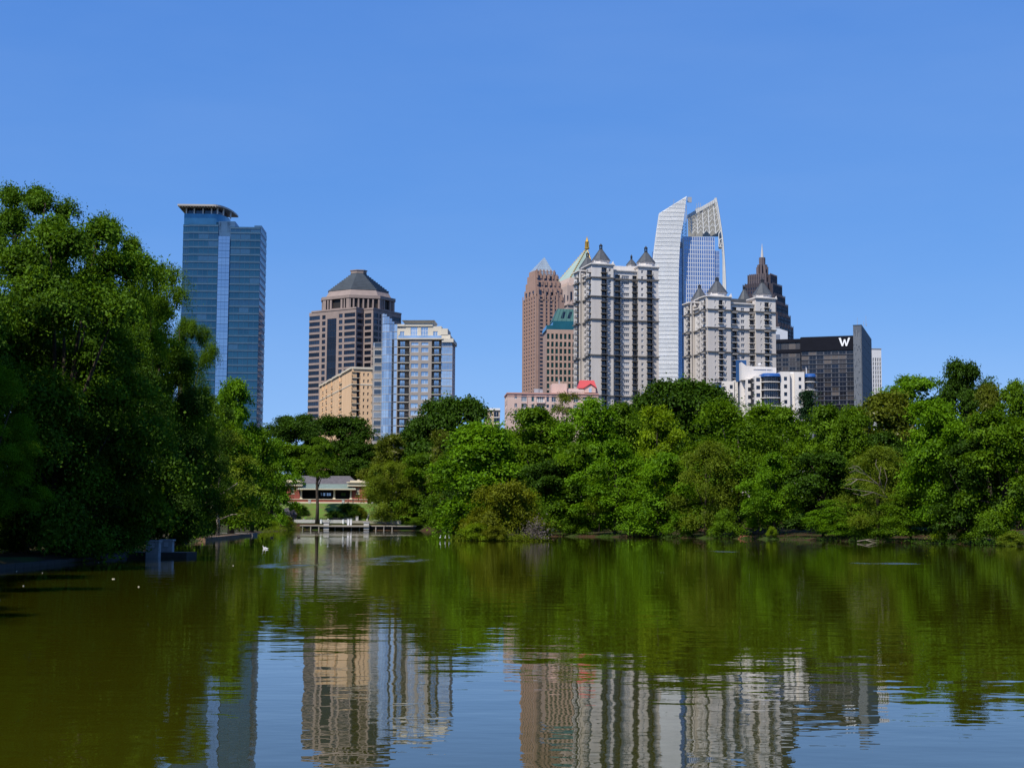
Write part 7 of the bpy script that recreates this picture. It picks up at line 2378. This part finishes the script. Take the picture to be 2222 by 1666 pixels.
# dark boulders left of the terrace
for k, (x, y, r) in enumerate(((330, 860, 1.9), (362, 850, 2.4), (395, 868, 1.8), (345, 890, 1.6), (380, 895, 1.5), (415, 892, 1.2))):
    p = at(*A6(x, y), 446 + k % 3)
    m = MB(); m.ball((0, 0, 0), (r, r * .8, r * .8), 0, 9, 6, .2, random.Random(k))
    o = put('boulder', m.mesh('boulder', [mat('dark_rock', (0.06, 0.055, 0.06), .9, .3, .8, bump=.4)]), None, (p.x, 446 + k % 3, p.z - .2))
    tag(o, ('dark boulder at the left end of the terrace, upper left of its pile', 'largest dark boulder on top of the pile left of the terrace', 'dark boulder at the right shoulder of the pile left of the terrace', 'dark boulder low at the left of the pile beside the terrace', 'dark boulder low in the middle of the pile beside the terrace', 'smallest dark boulder at the right foot of the pile beside the terrace')[k], 'rock', 'boulders left of the terrace')

# water birds and floating leaves
M_BIRD = mat('white_feathers', (0.75, 0.74, 0.72), .8, .04, 5); M_BILL = mat('orange_bill', (0.5, 0.2, 0.03), .6, .05)
def bird(label, px, py, D, s=1.0, rz=0.0, dark=None):
    p = at(px, py, D)
    m = MB()
    m.ball((0, 0, .10), (.30, .14, .13), 0, 10, 6)
    m.tube([(.20, 0, .14), (.28, 0, .26), (.27, 0, .40), (.32, 0, .47)], [.07, .05, .04, .045], 7)
    m.ball((.34, 0, .48), (.075, .05, .05), 0, 8, 5)
    m.tube([(-.22, 0, .13), (-.42, 0, .20)], [.08, .02], 6)
    o = put('duck', m.mesh('duck', [dark or M_BIRD]), None, (p.x, D, 0), rz, (s, s, s)); tag(o, label, 'bird', 'birds on the water')
    b_ = MB(); b_.tube([(.40, 0, .475), (.50, 0, .455)], [.025, .012], 5); b_.build('bill', [M_BILL], o)
DK = mat('brown_feathers', (0.06, 0.045, 0.035), .85, .2, 5)
bird('white bird swimming off the reeds left of the dock', 574, 1183, 118, .42, 2.8)
bird('second white bird swimming just right of the first off the reeds', 579, 1183.5, 116, .34, 2.9)
bird('brown duck near the spit left of the dock', 590, 1166, 200, .7, .4, DK)
bird('brown duck straight in front of the dock', 648, 1166, 205, .7, 3.0, DK)
for lbl, px in (('left of three white egrets standing in the water left of the island', 955), ('middle of three white egrets standing in the water left of the island', 966), ('right of three white egrets standing in the water left of the island', 975)):
    p = at(px, 1168, 184)
    m = MB()
    m.ball((0, 0, .50), (.26, .12, .13), 0, 9, 6); m.tube([(.18, 0, .55), (.30, 0, .72), (.22, 0, .88), (.30, 0, .98)], [.06, .04, .035, .04], 6); m.ball((.32, 0, .99), (.07, .04, .04), 0, 8, 5); m.tube([(-.2, 0, .52), (-.4, 0, .44)], [.07, .02], 5)
    o = put('egret', m.mesh('egret', [M_BIRD]), None, (p.x, 184, 0), rnd.uniform(0, 6), (.62, .62, .62)); tag(o, lbl, 'bird', 'egrets by the island')
    l = MB()
    for s in (-.05, .05): l.tube([(0, s, -.3), (0, s, .42)], [.018, .018], 5)
    l.build('legs', [M_DARKMET], o); b_ = MB(); b_.tube([(.37, 0, .985), (.53, 0, .96)], [.02, .008], 5); b_.build('bill', [M_BILL], o)
for k, (px, py) in enumerate(((246, 1256), (36, 1239), (92, 1243), (301, 1273), (51, 1271), (214, 1220), (506, 1227))):
    d = ray(px, py); Y = -CAM_H / d.z * d.y; X = -CAM_H / d.z * d.x
    m = MB(); r = .06 if k == 0 else .03
    m.frus(ngon(0, 0, r, 7, .3, r * .6), .004, ngon(0, 0, r * .8, 7, .3, r * .45), .022)
    o = put('floating_leaf', m.mesh('floating_leaf', [mat('fallen_leaf', (0.5, 0.45, 0.32), .8, .1)]), None, (X, Y, 0), k)
    tag(o, ('largest pale leaf floating on the dark water of the left side', 'leaf floating near the left edge, upper one of a pair', 'leaf floating right of the upper pair leaf near the left shore', 'brownish leaf floating right of the largest leaf', 'leaf floating lowest near the left edge', 'leaf floating just below the left shore dock', 'leaf floating right of the stone pillars')[k], 'leaf', 'leaves floating on the lake')
